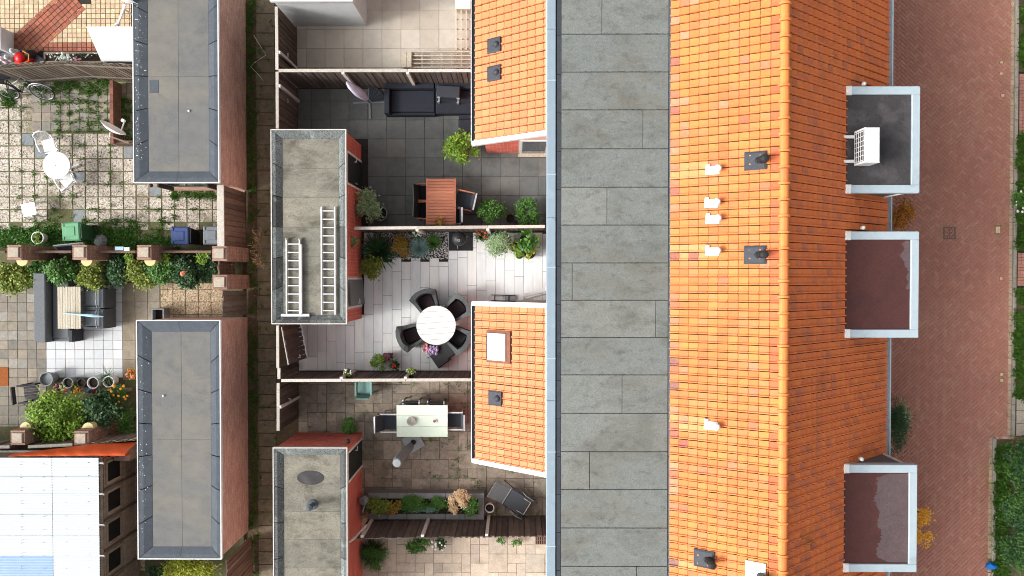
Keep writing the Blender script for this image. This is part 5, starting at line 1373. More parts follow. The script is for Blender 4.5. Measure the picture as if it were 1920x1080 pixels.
MB().lathe([(.09, .06), (.07, .2), (.04, .22), (.04, .5), (0, .5)], 12).build('socket', MATS['bike_black'], t)
tip = P(744, 868, 2.05) - o; b0 = Vector((0, 0, .5)); ax = tip - b0; L_ = ax.length
T = Matrix.Translation(b0) @ ax.to_track_quat('Z', 'Y').to_matrix().to_4x4()
MB().lathe([(.05, 0), (.12, .12), (.15, L_ * .5), (.165, L_ * .93), (.14, L_), (0, L_ + .01)], 9, (0, 0, 0), 0, T).build('canopy', MATS['parasol_grey'], t)
MB().lathe([(.125, L_ + .004), (.12, L_ + .014), (0, L_ + .022)], 8, (0, 0, 0), 0, T).build('top_cap', MATS['pot_grey'], t)
t = thing('plastic_chair', 'pale teal plastic chair against the fence above the mint table', 'chair', at(683, 727, .45), math.pi / 2)
MB().cbox(-.2, -.2, .38, .24, .2, .41, .02).build('seat', MATS['teal_plastic'], t)
MB().cbox(-.03, -.19, 0, .0, .19, .42, .01, 0, Matrix.Translation((-.2, 0, .4)) @ Matrix.Rotation(-.2, 4, 'Y')).build('backrest', MATS['teal_plastic'], t)
for s in (-1, 1): MB().cbox(-.24, s * .24 - .03, .58, .2, s * .24 + .03, .61, .008).build('armrest', MATS['teal_plastic'], t)
legs(t, (-.2, .18), (-.23, .23), .59, .02, MATS['teal_plastic'])
# raised planter of grey boards
a, b = P(690, 974, .42), P(908, 925, .42); c = (a + b) / 2
t = thing('raised_planter', 'long grey raised planter bed with mixed plants before the fence', 'planter', (c.x, c.y, 0)); PL = t
sx, sy = (b.x - a.x) / 2, (b.y - a.y) / 2
for s in (-1, 1):
    for k in range(6):
        x0 = -sx + 2 * sx * k / 6; MB().cbox(x0 + .004, s * sy - (.17 if s > 0 else 0), 0, x0 + 2 * sx / 6 - .004, s * sy + (.17 if s < 0 else 0), .42, .008).build('coping', MATS['planter_grey'], t)
MB().cbox(sx - .2, -sy + .175, 0, sx, sy - .175, .425, .008).build('coping', MATS['planter_grey'], t)
MB().box(-sx + .05, -sy + .17, 0, sx - .2, sy - .17, .34).build('compost', MATS['potting'], t)
# lounger
p = P(958, 935, .35)
t = thing('sun_lounger', 'dark grey reclining sun lounger beside the white pot', 'lounger', (p.x, p.y, 0), -.56)
MB().cbox(-.15, -.28, .3, .62, .28, .325, .008).build('seat', MATS['sling'], t)
T = Matrix.Translation((-.15, 0, .32)) @ Matrix.Rotation(.45, 4, 'Y')
MB().cbox(-.62, -.28, -.01, 0, .28, .012, .006, 0, T).build('backrest', MATS['parasol_grey'], t)
MB().tube([(-.15, -.29, .34), (-.15, .29, .34)], .018, 6).build('hinge_bar', MATS['pot_grey'], t)
for s in (-1, 1):
    MB().tube([(-.1, s * .32, .28), (.72, s * .32, .3), (.8, s * .3, .28)], .018, 6).build('frame_rail', MATS['anthracite'], t)
    MB().tube([(.1, s * .34, .02), (.35, s * .36, .5), (.62, s * .34, .46)], .018, 6).build('armrest', MATS['pot_grey'], t)
    MB().tube([(-.45, s * .3, 0), (.0, s * .3, .3)], .015, 6).build('leg', MATS['anthracite'], t); MB().tube([(.75, s * .3, 0), (.5, s * .3, .3)], .015, 6).build('leg', MATS['anthracite'], t)
MB().tube([(.35, -.22, .335), (.6, -.22, .335), (.6, .22, .335), (.35, .22, .335)], .012, 5).build('foot_bar', MATS['pale_post'], t)
def pot(name, label, px, py, r, h, mat, base=0.0, cat='pot', n=18, soil=True, group=None, hh=None):
    p = P(px, py, base + h); t = thing(name, label, cat, (p.x, p.y, base), group=group)
    MB().lathe([(r * .72, 0), (r * .95, h * .8), (r, h * .8), (r, h), (r * .86, h), (r * .82, h * .78)], n).build('pot', MATS[mat], t)
    if soil: MB().lathe([(r * .83, h * .72), (r * .83, h * .8), (r * .3, h * .84), (0, h * .83)], n).build('compost', MATS['potting'], t)
    return t
pot('flower_pot', 'white round pot with brown earth beside the sun lounger', 918, 953, .15, .34, 'pot_white')
t = thing('watering_can', 'pale grey watering can hanging on the shed wall by the planter', 'watering can', (*at(681, 940, .9)[:2], .62))
MB().lathe([(.1, 0), (.13, .1), (.12, .26), (.05, .3), (.05, .27), (0, .26)], 14).build('body', MATS['pot_grey'], t); MB().tube([(.02, -.1, .1), (0, -.25, .25), (-.02, -.34, .32)], [.03, .022, .03], 8).build('spout', MATS['pot_grey'], t)
MB().tube([(0, .1, .26), (0, .04, .4), (0, -.08, .3)], .012, 6).build('handle', MATS['pot_grey'], t)
t = thing('floor_grate', 'black slotted drain grate at the house wall in the sand flagstone yard', 'drain', at(1014, 1013, 0))
MB().box(-.17, -.13, .0, .17, .13, .008).build('pit', MATS['void'], t)
for k in range(6): MB().box(-.17 + .058 * k, -.13, .006, -.17 + .058 * k + .03, .13, .016).build('bar', MATS['cast_iron'], t)
for y in (-.13, 0, .115): MB().box(-.17, y, .0055, .17, y + .015, .0165).build('bar', MATS['cast_iron'], t)

# --- ladders on the shed roof
zr = HS - .12
def ladder(label, px0, px1, py0, py1, nr, foot=False, dbl=False):
    a, b = P(px0, py1, zr), P(px1, py0, zr); c = (a + b) / 2; w_, l_ = (b.x - a.x) / 2, (b.y - a.y) / 2
    t = thing('ladder', label, 'ladder', (c.x, c.y, zr + .015))
    for s in (-1, 1): MB().cbox(s * w_ - .022, -l_, .015, s * w_ + .022, l_, .075, .006).build('rail', MATS['aluminium'], t)
    for k in range(nr):
        y = -l_ + .12 + (2 * l_ - .24) * k / (nr - 1); MB().box(-w_, y - .016, .03, w_, y + .016, .06).build('rung', MATS['aluminium'], t)
    if dbl:
        MB().cbox(w_ + .03, -l_, .015, w_ + .07, l_ * .88, .1, .006).build('rail', MATS['aluminium'], t)
        for s in (-1, 1): MB().lathe([(.03, 0), (.03, .05), (.012, .12), (0, .12)], 8, (s * w_, l_ + .02, .02)).build('top_guard', MATS['white_plastic'], t)
    if foot: MB().cbox(-w_ - .16, -l_ - .05, 0.02, w_ + .28, -l_ + .03, .085, .008).build('stabiliser_bar', MATS['aluminium'], t)
    return t
ladder('single aluminium ladder on the shed roof, the right and longer one', 604.5, 629, 388, 590, 13)
ladder('double aluminium ladder with a foot bar, left on the shed roof', 539, 563, 450, 590, 9, True, True)
# --- air conditioner on the dormer
p = P(1624, 276, 5.6)
t = thing('air_conditioner', 'white air conditioner outdoor unit on the uppermost dormer roof', 'air conditioner', (p.x, p.y, DZ - .018))
MB().cbox(-.18, -.42, .08, .18, .42, .66, .025).build('casing', MATS['white_plastic'], t)
mk('grille', S(66, 70, 74), .6, (20, .2)); MB().box(-.19, -.37, .13, -.181, .37, .61).build('fan_opening', MATS['grille'], t)
for k in range(7): MB().box(-.2, -.36 + .115 * k, .13, -.191, -.345 + .115 * k, .61).build('grille_bar', MATS['white_plastic'], t)
for z in (.22, .34, .46, .58): MB().box(-.203, -.37, z, -.193, .37, z + .012).build('grille_bar', MATS['white_plastic'], t)
for y in (-.3, .3): MB().box(-.42, y - .035, 0, .25, y + .035, .07).build('support_foot', MATS['white_plastic'], t)

# --- left yards
def bin_(label, px, py, lid, body, rz=0.0, s=1.0):
    """hinge towards +x"""
    t = thing('wheelie_bin', label, 'bin', at(px, py, 1.02), rz, 'wheeled bins')
    a = .26
    m = MB(); lo = [(-.2, -.2), (.2, -.2), (.2, .2), (-.2, .2)]; hi = [(-a, -a), (a, -a), (a, a), (-a, a)]
    m.add([(x, y, .06) for x, y in lo] + [(x, y, .95) for x, y in hi], [(3, 2, 1, 0), (4, 5, 6, 7)] + [(i, (i + 1) % 4, (i + 1) % 4 + 4, i + 4) for i in range(4)]); m.build('body', MATS[body], t)
    L_ = MB().cbox(-a - .02, -a - .02, .95, a + .01, a + .02, 1.01, .035).build('lid', MATS[lid], t)
    MB().cbox(-.16, -.15, 1.0, .14, .15, 1.028, .02).build('lid_panel', MATS[lid], L_)
    for y in (-.2, .2): MB().cbox(-.24, y - .05, 1.0, -.19, y + .05, 1.03, .01).build('lid_grip', MATS[lid], L_)
    MB().tube([(a + .05, -.22, .97), (a + .05, .22, .97)], .018, 8).build('handle', MATS[body], t)
    for y in (-.22, .22): MB().lathe([(.1, -.02), (.1, .02)], 14, (0, 0, 0), 0, Matrix.Translation((.22, y, .1)) @ Matrix.Rotation(math.pi / 2, 4, 'X')).build('wheel', MATS['bike_black'], t)
    return t
bin_('green wheelie bin standing in the ivy', 132, 434, 'bin_green', 'bin_dark_green', .05)
bin_('blue lidded wheelie bin on pebble slabs', 337, 442, 'bin_blue', 'bin_black')
bin_('grey lidded wheelie bin against the broad capped fence', 397, 441, 'bin_grey', 'bin_black')
# monobloc chairs
def mono(label, px, py, rz, stool=False):
    t = thing('plastic_chair', label, 'chair', at(px, py, .45), rz, 'white plastic garden chairs')
    m = 'white_plastic'
    MB().prism([(-.2, -.19), (.2, -.22), (.24, -.15), (.24, .15), (.2, .22), (-.2, .19)], .40, .43).build('seat', MATS[m], t)
    for s in (-1, 1):
        MB().tube([(.22, s * .24, 0), (.17, s * .21, .42), (.17, s * .25, .6)], [.022, .025, .02], 6).build('leg', MATS[m], t); MB().tube([(-.3, s * .23, 0), (-.2, s * .19, .42)], [.022, .025], 6).build('leg', MATS[m], t)
        if not stool: MB().tube([(.17, s * .25, .61), (-.05, s * .27, .63), (-.24, s * .24, .66)], [.028, .028, .02], 6).build('armrest', MATS[m], t)
    if not stool:
        for k in range(9):
            y = -.2 + .4 * k / 8; MB().tube([(-.19 - .02 * math.cos(y * 6), y * .9, .42), (-.29 - .03 * math.cos(y * 7), y, .66), (-.34 + .2 * y * y, y, .84 - y * y)], .013, 5).build('back_slat', MATS[m], t)
        MB().tube([(-.22, -.23, .62), (-.3, -.2, .8), (-.35, -.08, .87), (-.35, .08, .87), (-.3, .2, .8), (-.22, .23, .62)], .024, 6).build('back_rim', MATS[m], t)
    return t
mono('white plastic chair above the round white table in the pebble yard', 92, 272, -1.25)
mono('white plastic chair below the round white table in the pebble yard', 126, 338, 2.2)
mono('white plastic stool standing alone left of the ivy', 52, 393, 0.2, True)
t = thing('round_table', 'small round white plastic table between two plastic chairs', 'table', at(105.5, 310, .72))
MB().lathe([(.42, .68), (.43, .7), (.42, .72), (.03, .722), (.02, .71), (0, .71)], 28).build('top', MATS['white_plastic'], t); MB().lathe([(.05, 0), (.05, .68)], 10).build('column', MATS['white_plastic'], t)
for k in range(4): MB().box(0, -.03, 0, .34, .03, .05, 0, Matrix.Rotation(k * math.pi / 2 + .4, 4, 'Z')).build('foot', MATS['white_plastic'], t)
# satellite dishes
def dish(label, px, py, h, rz, tilt, r, foot):
    p = P(px, py, h); t = thing('satellite_dish', label, 'dish', (p.x, p.y, 0), rz)
    T = Matrix.Translation((0, 0, h)) @ Matrix.Rotation(tilt, 4, 'Y')
    MB().lathe([(0, 0), (r * .5, .03), (r, .12), (r + .01, .125), (r, .135), (r * .5, .045), (0, .015)], 22, (0, 0, 0), 0, T).build('reflector', MATS['white_plastic'], t)
    MB().tube([T @ Vector((0, -r * .7, .06)), T @ Vector((0, -r * .5, .5))], .02, 6).build('arm', MATS['white_plastic'], t)
    MB().lathe([(.04, 0), (.05, .05), (.05, .12), (0, .13)], 10, (0, 0, 0), 0, Matrix.Translation(T @ Vector((0, -r * .5, .48)))).build('receiver', MATS['white_plastic'], t)
    MB().tube([(-.06, 0, h), (-.16, 0, h - .1), (-.16, 0, 0)], .025, 8).build('mast', MATS['pale_post'], t)
    return t
dish('white satellite dish above the low brick wall beside the top left shed', 208, 246, 1.6, .98, 1.5, .38, 0)
dish('white satellite dish cut by the top edge, above the white canopy', 232, 4, 2.3, 1.15, 1.5, .34, 0)
tag(MB().tube([P(235, 8, 2.3), P(221, 46, 1.9)], .035, 8).lathe([(.05, 0), (.06, .06), (.03, .1), (0, .1)], 10, tuple(P(221, 46, 1.86))).build('mast_pole', MATS['white_plastic']), 'white pole running from the upper dish to the canopy edge', 'pole')
# white sloping canopy on the shed
a, b, c, d_ = P(162, 51, 2.25), P(250, 51, 2.25), P(250, 115, 1.75), P(190, 115, 1.75)
t = thing('canopy', 'white sloping sheet canopy fixed to the top left shed', 'canopy', (b.x, b.y, 0))
m = MB(); vs = [a, b, c, d_]; m.add(vs + [q - Vector((0, 0, .03)) for q in vs], [(3, 2, 1, 0), (4, 5, 6, 7), (0, 1, 5, 4), (1, 2, 6, 5), (2, 3, 7, 6), (3, 0, 4, 7)]); m.build('sheet', MATS['dirty_white'], t, world=True)
for q in (a, d_): MB().tube([(q.x + .04, q.y, 0), (q.x + .04, q.y, q.z - .03)], .025, 6).build('post', MATS['white_plastic'], t, world=True)
MB().tube([a, b], .02, 6).build('edge_bar', MATS['white_plastic'], t, world=True)
# low brick wall with coping
a, b = P(208.5, 150, .55), P(208.5, 268, .55)
mk('dark_brick', [S(104, 84, 70), S(92, 74, 62), S(116, 94, 78)], .9, (14, .3))
t = thing('low_wall', 'low brown brick garden wall left of the top left shed', 'wall', ((a.x + b.x) / 2, (a.y + b.y) / 2, 0))
MB().box(a.x - .04, b.y, 0, a.x + .04, a.y, .49).build('core', MATS['dark_brick'], t, world=True); bricks(t, (a.x + .04, b.y), (a.x + .04, a.y), 0, .49, MATS['dark_brick']); bricks(t, (a.x - .04, a.y), (a.x - .04, b.y), 0, .49, MATS['dark_brick'])
n = 9
mk('rust_coping', [S(128, 84, 70), S(116, 76, 64), S(138, 94, 78)], .85, (14, .25), st=[(S(216, 190, 176), 7, .6, .7, .6)])
for k in range(n): MB().cbox(a.x - .055, b.y + (a.y - b.y) * k / n + .004, .495, a.x + .055, b.y + (a.y - b.y) * (k + 1) / n - .004, .55, .006).build('coping_brick', MATS['rust_coping'], t, world=True)
a2 = P(212, 262, .8); MB().box(b.x + .06, b.y, 0, P(250, 262, .5).x, b.y + .1, .4).build('return_wall', MATS['dark_brick'], t, world=True)
# bicycle leaning on the fence
p = P(56, 186)
t = thing('bicycle', 'old black bicycle leaning against the weathered fence', 'bicycle', (p.x, p.y, 0), rot=(-.5, 0, -.03))
def wheel(x, r_=.345):
    w_ = MB().tube([(x + r_ * math.cos(a), 0, r_ + r_ * math.sin(a)) for a in [2 * math.pi * k / 28 for k in range(28)]], .022, 6, closed=True).build('wheel', MATS['bike_black'], t)
    MB().tube([(x + (r_ - .028) * math.cos(a), 0, r_ + (r_ - .028) * math.sin(a)) for a in [2 * math.pi * k / 28 for k in range(28)]], .012, 5, closed=True).build('rim', MATS['chrome'], w_)
    sp = MB()
    for k in range(14):
        a = 2 * math.pi * k / 14; sp.tube([(x + .02 * math.cos(a), .02 * (-1) ** k, r_ + .02 * math.sin(a)), (x + (r_ - .03) * math.cos(a + .3), 0, r_ + (r_ - .03) * math.sin(a + .3))], .003, 3)
    sp.build('spokes', MATS['chrome'], w_); MB().tube([(x, -.05, r_), (x, .05, r_)], .022, 8).build('hub', MATS['chrome'], w_)
    MB().tube([(x + (r_ + .045) * math.cos(a), 0, r_ + (r_ + .045) * math.sin(a)) for a in [R(20 + 12 * k) for k in range(12)]], .018, 5).build('mudguard', MATS['chrome' if x > 0 else 'bike_black'], t)
wheel(-.52); wheel(.58)
bb, hd, st_ = Vector((-.08, 0, .3)), Vector((.34, 0, .85)), Vector((-.26, 0, .85))
for a, b in ((bb, hd), (bb, st_), (st_, Vector((-.52, 0, .345))), (bb, Vector((-.52, 0, .345))), (hd, Vector((.58, 0, .345))), (Vector((-.2, 0, .66)), Vector((.36, 0, .78)))): MB().tube([a, b], .018, 6).build('frame_tube', MATS['bike_black'], t)
MB().tube([hd, (.3, 0, 1.02)], .016, 6).build('stem', MATS['chrome'], t)
MB().tube([(.12, -.27, 1.0), (.26, -.2, 1.05), (.3, 0, 1.03), (.26, .2, 1.05), (.12, .27, 1.0)], .014, 6).build('handlebar', MATS['chrome'], t)
MB().prism([(-.42, -.09), (-.36, -.1), (-.1, -.025), (-.1, .025), (-.36, .1), (-.42, .09)], .93, .98).build('saddle', MATS['bike_black'], t); MB().tube([st_, (-.27, 0, .93)], .014, 6).build('seat_post', MATS['chrome'], t)
MB().box(-.85, -.07, .74, -.4, .07, .76).build('luggage_rack', MATS['bike_black'], t); MB().prism([(-.55, .03), (-.1, .03), (-.1, .05), (-.55, .05)], .27, .38).build('chain_case', MATS['bike_black'], t)
for s in (-1, 1): MB().tube([(-.08, 0, .3), (-.08 + s * .12, s * .1, .3 - s * .1)], .012, 5).build('crank', MATS['chrome'], t)
# toys and pots behind the fence
t = thing('toy_car', 'glossy red toy car with pale pink figures behind the fence', 'toy', at(38, 108, .4))
MB().lathe([(0, .05), (.22, .08), (.3, .2), (.24, .32), (0, .36)], 14, (0, 0, 0), 0, Matrix.Diagonal((1.15, .8, 1, 1))).build('body', MATS['toy_red'], t, smooth=True); MB().lathe([(.17, .3), (.17, .42), (.1, .48), (0, .49)], 12, (-.02, 0, 0)).build('cabin', MATS['toy_red'], t, smooth=True)
for x in (-.2, .2):
    for y in (-.24, .24): MB().lathe([(.09, -.03), (.09, .03)], 12, (0, 0, 0), 0, Matrix.Translation((x, y, .09)) @ Matrix.Rotation(math.pi / 2, 4, 'X')).build('wheel', MATS['bike_black'], t)
MB().tube([(.1, -.2, .44), (.26, -.1, .4), (.26, .1, .4), (.1, .2, .44)], .02, 6).build('bumper', MATS['fl_orange'], t)
for (px, py, m, lb) in ((8, 112, 'toy_pink', 'pale pink plush toy left of the red toy car'), (17, 109, 'dirty_white', 'cream plush toy touching the red toy car'), (27, 97, 'dirty_white', 'white plush toy above the red toy car')):
    t = thing('plush_toy', lb, 'toy', at(px, py, .4)); MB().lathe([(.0, .2), (.09, .24), (.11, .34), (.07, .44), (0, .47)], 10).build('body', MATS[m], t, smooth=True); MB().lathe([(0, .42), (.07, .46), (.08, .54), (0, .6)], 10).build('head', MATS[m], t, smooth=True)
t = thing('rubbish_bag', 'black bag beside the red toy car', 'bag', at(49, 101, .4)); MB().lathe([(.16, 0), (.2, .15), (.15, .34), (.05, .42), (0, .42)], 11).build('bag', MATS['bin_black'], t)
t = thing('toy_crate', 'grey low crate with a raised rim under the plush toys', 'crate', at(25, 110, .2)); 
for bx in ((-.75, -.28, .6, -.24), (-.75, .24, .6, .28), (-.75, -.24, -.71, .24), (.5, -.24, .6, .24)): MB().cbox(bx[0], bx[1], 0, bx[2], bx[3], .22).build('side', MATS['lounge_grey'], t)
MB().box(-.7, -.235, 0.01, .49, .235, .04).build('floor', MATS['lounge_grey'], t)
t = thing('lean_screen', 'dark slanting board right of the toy crate', 'board', at(67, 111, .25)); MB().prism([(-.14, -.25), (.24, -.2), (.24, .0), (-.14, .26)], .0, .2).build('board', MATS['anthracite'], t)
t = thing('garden_bench', 'white slatted bench end at the left edge of the picture', 'bench', at(-4, 74, .45))
for k in range(5): MB().cbox(-.4 + .1 * k, -.32, .42, -.32 + .1 * k, .32, .45).build('slat', MATS['lounge_grey'], t)
MB().cbox(.11, -.34, .0, .2, .34, .62).build('end_panel', MATS['white_plastic'], t)
a, b = P(82, 118, .15), P(192, 97, .15); c = (a + b) / 2
t = thing('planter_box', 'long low planter with dark earth and white flowers behind the fence', 'planter', (c.x, c.y, 0)); sx, sy = (b.x - a.x) / 2, (b.y - a.y) / 2
for bx in ((-sx, -sy, sx, -sy + .06), (-sx, sy - .06, sx, sy), (-sx, -sy + .06, -sx + .06, sy - .06), (sx - .06, -sy + .06, sx, sy - .06)): MB().cbox(*bx[:2], 0, *bx[2:], .16).build('board', MATS['old_wood'], t)
MB().box(-sx + .05, -sy + .05, 0, sx - .05, sy - .05, .12).build('compost', MATS['potting'], t)
foliage(t, 160, sx * .8, sy * .7, .2, MATS['leaf_dark'], .05, .03, 12, at=(0, 0, .12)); blobs(t, [(U(-.9, .9) * sx, U(-.6, .6) * sy, .32) for _ in range(26)], .022, MATS['fl_white'])
t = thing('flower_basket', 'basket of green and white flowers hung over the fence', 'flowers', (*at(116, 106, .6)[:2], .3))
foliage(t, 120, .2, .12, .2, MATS['leaf_blue'], .06, .03, 6); blobs(t, [(U(-.25, .28), U(-.08, .15), U(.14, .24)) for _ in range(22)], .035, MATS['fl_white']); blobs(t, [(U(.2, .5), U(-.15, .02), U(.1, .2)) for _ in range(16)], .03, MATS['fl_pink'])
MB().tube([(-.24, .06, .1), (-.26, -.1, .2), (-.2, -.2, .1)], .015, 6).build('hook', MATS['white_plastic'], t)
# panel lying behind the pillars
t = thing('old_window', 'white framed old window leaning behind the pillar under the green bin', 'window', at(130, 464, .4))
T = Matrix.Translation((0, 0, .25)) @ Matrix.Rotation(.1, 4, 'Z') @ Matrix.Rotation(.9, 4, 'X')
for bx in ((-.5, -.2, .45, -.14), (-.5, .14, .45, .2), (-.5, -.14, -.44, .14), (.39, -.14, .45, .14)): MB().box(bx[0], bx[1], 0, bx[2], bx[3], .04, 0, T).build('frame', MATS['white_paint'], t)
MB().box(-.44, -.14, .015, .39, .14, .022, 0, T).build('pane', MATS['slate_blue'], t)
t = thing('plastic_sack', 'crumpled grey plastic sack right of the old window', 'sack', at(187, 452, .15)); MB().lathe([(.2, 0), (.22, .1), (.13, .24), (.05, .28), (0, .27)], 9).build('sack', MATS['pot_grey'], t)
t = thing('watering_trough', 'pale flat tray on the low board wall left of the third pillar', 'tray', (*at(228, 466, 1.25)[:2], 1.21)); MB().cbox(-.2, -.05, 0, .06, .06, .05).build('tray', MATS['pale_blue'], t); MB().cbox(.07, -.07, 0, .24, .04, .045).build('lid', MATS['pot_white'], t)
# lounge yard
mk('seat_grey', S(126, 132, 137), .85, (14, .12)); mk('back_grey', S(84, 89, 94), .85, (14, .12))
a, b = P(64, 642, .75), P(130, 536, .75)
t = thing('corner_sofa', 'grey corner sofa left of the pale wooden table', 'sofa', ((a.x + b.x) / 2, (a.y + b.y) / 2, 0)); sx, sy = (b.x - a.x) / 2, (b.y - a.y) / 2
MB().cbox(-sx, -sy, 0, -sx + .38, sy + .4, .78, .03).build('backrest', MATS['lounge_grey'], t); MB().cbox(-sx + .385, -sy, 0, sx - .13, sy + .4, .42, .03).build('seat', MATS['lounge_grey'], t)
MB().cbox(-sx + .42, -sy + .12, .42, sx - .16, sy + .38, .5, .03).build('cushion', MATS['lounge_grey'], t); MB().cbox(sx - .125, -sy, 0, sx, -sy + .38, .6, .02).build('armrest', MATS['anthracite'], t)
slat_table('pale weathered wooden table between the grey sofa and dark chairs', 129.5, 577, .72, 1.3, .74, MATS['pale_wood'], 9, 'y')
for lb, py in (('dark grey armchair right of the pale wooden table, upper one', 559), ('dark grey armchair right of the pale wooden table, lower one', 597)):
    t = thing('armchair', lb, 'chair', at(179, py, .5), math.pi)
    MB().cbox(-.2, -.255, .05, .34, .255, .5, .03).build('seat', MATS['seat_grey'], t); MB().cbox(-.4, -.3, .05, -.21, .3, .74, .03).build('backrest', MATS['back_grey'], t)
    for s in (-1, 1): MB().cbox(-.2, s * .29 - .03, .05, .34, s * .29 + .03, .57, .015).build('armrest', MATS['back_grey'], t)
    MB().tube([(-.2, -.28, .79), (-.18, 0, .82), (-.2, .28, .79)], .018, 6).build('top_bar', MATS['pot_grey'], t)
t = thing('folded_parasol', 'pale blue folded parasol lying across the pale wooden table and armchair', 'parasol', (*at(158, 590, .8)[:2], .0))
MB().tube([(-.66, .05, .8), (-.1, 0, .86), (.3, -.03, .86), (.62, -.06, .84)], [.018, .03, .055, .012], 7).build('canopy', MATS['pale_blue'], t); MB().tube([(.0, -.02, .84), (.05, -.02, .0)], .02, 6).build('pole', MATS['pale_blue'], t)
tag(MB().cbox(-.08, -.1, 0, .08, .1, .02).build('tile_scrap', MATS['pot_white']), 'loose white tile beside the pale wooden table', 'tile').location = (*at(158.5, 609.5, .0)[:2], .45)
t = thing('planter_box', 'square black planter box above the lower left shed', 'planter', at(296, 590, .4)); s_ = .19
for bx in ((-s_, -s_, s_, -s_ + .03), (-s_, s_ - .03, s_, s_), (-s_, -s_ + .03, -s_ + .03, s_ - .03), (s_ - .03, -s_ + .03, s_, s_ - .03)): MB().box(*bx[:2], 0, *bx[2:], .42).build('side', MATS['pot_grey'], t)
MB().box(-s_ + .03, -s_ + .03, 0, s_ - .03, s_ - .03, .2).build('compost', MATS['potting'], t)
tag(MB().cbox(-.35, -.3, 0, .14, .3, .015).build('doormat', MATS['coir']), 'brown coir doormat at the left edge', 'doormat').location = at(8, 706, 0)
mk('dark_wood', [S(70, 68, 74), S(60, 58, 64), S(80, 78, 84)], .85, (9, .2))
t = thing('wooden_chair', 'dark wooden slatted armchair left of the grey pot', 'chair', at(57, 737, .45), .1)
for k in range(5): MB().cbox(-.22, -.2 + .085 * k, .4, .26, -.125 + .085 * k, .42, .004).build('slat', MATS['dark_wood'], t)
for s in (-1, 1): MB().cbox(-.3, s * .27 - .03, .6, .28, s * .27 + .03, .63, .005).build('armrest', MATS['dark_wood'], t)
legs(t, (-.25, .23), (-.27, .27), .6, .025, MATS['dark_wood']); MB().box(-.3, -.27, .75, -.26, .27, .92).build('back_rail', MATS['dark_wood'], t)
pot('flower_pot', 'big pale grey pot with water, next to the dark wooden chair', 86, 711, .22, .42, 'pot_grey', n=20, soil=False)
p = P(86, 711, .36); tag(MB().lathe([(.17, 0), (.17, .01), (0, .011)], 16, (p.x, p.y, .2)).build('water_fill', MATS['slate_blue']), 'bluish water inside the big pale grey pot', 'water')
pot('flower_pot', 'grey pot with dark earth, second in the row below the white slabs', 127, 718, .17, .36, 'pot_grey')
pot('flower_pot', 'small dark pot in the row, between two larger ones', 152, 718, .14, .32, 'pot_dark')
pot('flower_pot', 'white rimmed pot in the middle of the row below the white slabs', 174, 718, .19, .4, 'pot_white')
pot('flower_pot', 'white rimmed pot with grass blades at the right of the row', 203, 716, .18, .4, 'pot_white')
pot('flower_pot', 'dark pot of orange begonias beside the lower left shed', 246, 702, .15, .25, 'terracotta')
for (px, py, a, b, lb) in ((96, 736, 'fl_red', 'fl_pink', 'red and pink garden figurine below the flower pot row'), (120, 734, 'fl_coral', 'dirty_white', 'cream and coral garden figurine below the flower pot row'), (166, 735, 'bag_blue', 'fl_red', 'blue and red garden figurine below the flower pot row')):
    t = thing('garden_figurine', lb, 'figurine', at(px, py, .35)); MB().lathe([(.08, 0), (.1, .08), (.09, .2), (.05, .26), (0, .28)], 10).build('body', MATS[b], t, smooth=True); MB().lathe([(.055, .24), (.07, .28), (.03, .38), (0, .43)], 10, (0, .02, 0)).build('cap', MATS[a], t, smooth=True)
a, b = P(110, 732, .12), P(250, 722, .12)
tag(MB().cbox(-1.0, -.06, 0, 1.25, .06, .14).build('sleeper_edging', MATS['old_wood']), 'timber edging plank under the flower pot row', 'edging').location = (*at(172, 730, .1)[:2], 0)
# corrugated roofed lean-to at the bottom left
zc = 2.35
t = thing('lean_to_shed', 'wooden shed with white corrugated sheet roof in the bottom left corner', 'shed', at(100, 960, 0))
xr, yt, yb = P(178, 0, zc).x, P(90, 858, zc).y, -10.2
def corr(x0, x1, y0, y1, z, mat, name):
    m = MB(); n_ = max(4, int((y1 - y0) / .019)); vs = []
    for k in range(n_ + 1):
        y = y0 + (y1 - y0) * k / n_; zz = z + .008 * math.cos(2 * math.pi * k / 4)
        vs += [(x0, y, zz), (x1, y, zz)]
    m.add(vs, [(2 * k, 2 * k + 1, 2 * k + 3, 2 * k + 2) for k in range(n_)]); return m.build(name, mat, t, world=True)
ys = [yt, P(0, 893, zc).y, P(0, 926, zc).y, P(0, 965, zc).y, P(0, 1004, zc).y, P(0, 1043, zc).y, -10.2]; xm = P(98, 950, zc).x
for k in range(6):
    corr(-18.2, xm - .007, ys[k + 1] + .005, ys[k] - .005, zc - .004 * k, MATS['poly_blue' if k == 5 else 'poly_white'], 'roof_sheet'); corr(xm + .007, xr, ys[k + 1] + .004, ys[k] - .004, zc - .004 * k + .003, MATS['poly_white'], 'roof_sheet')
xl = xr - .02
sc_ = MB()
for k in range(5):
    for q in range(10):
        xx = P(40 + 42 * (k % 4) , 900, zc).x; yy = yt - .2 - q * .38; sc_.lathe([(.012, 0), (.012, .012), (0, .014)], 6, (xx + U(-.01, .01), yy + .02 * k, zc + .008))
sc_.build('roof_screws', MATS['pot_grey'], t, world=True, kind='stuff')
m = MB(); m.box(-18.2, yb, 0, xr - .02, yt + .0, zc - .2); m.build('wall', MATS['old_wood'], t, world=True)
MB().box(xr - .05, yb, zc - .2, xr + .02, yt - .02, zc - .06).build('fascia_board', MATS['old_wood'], t, world=True)
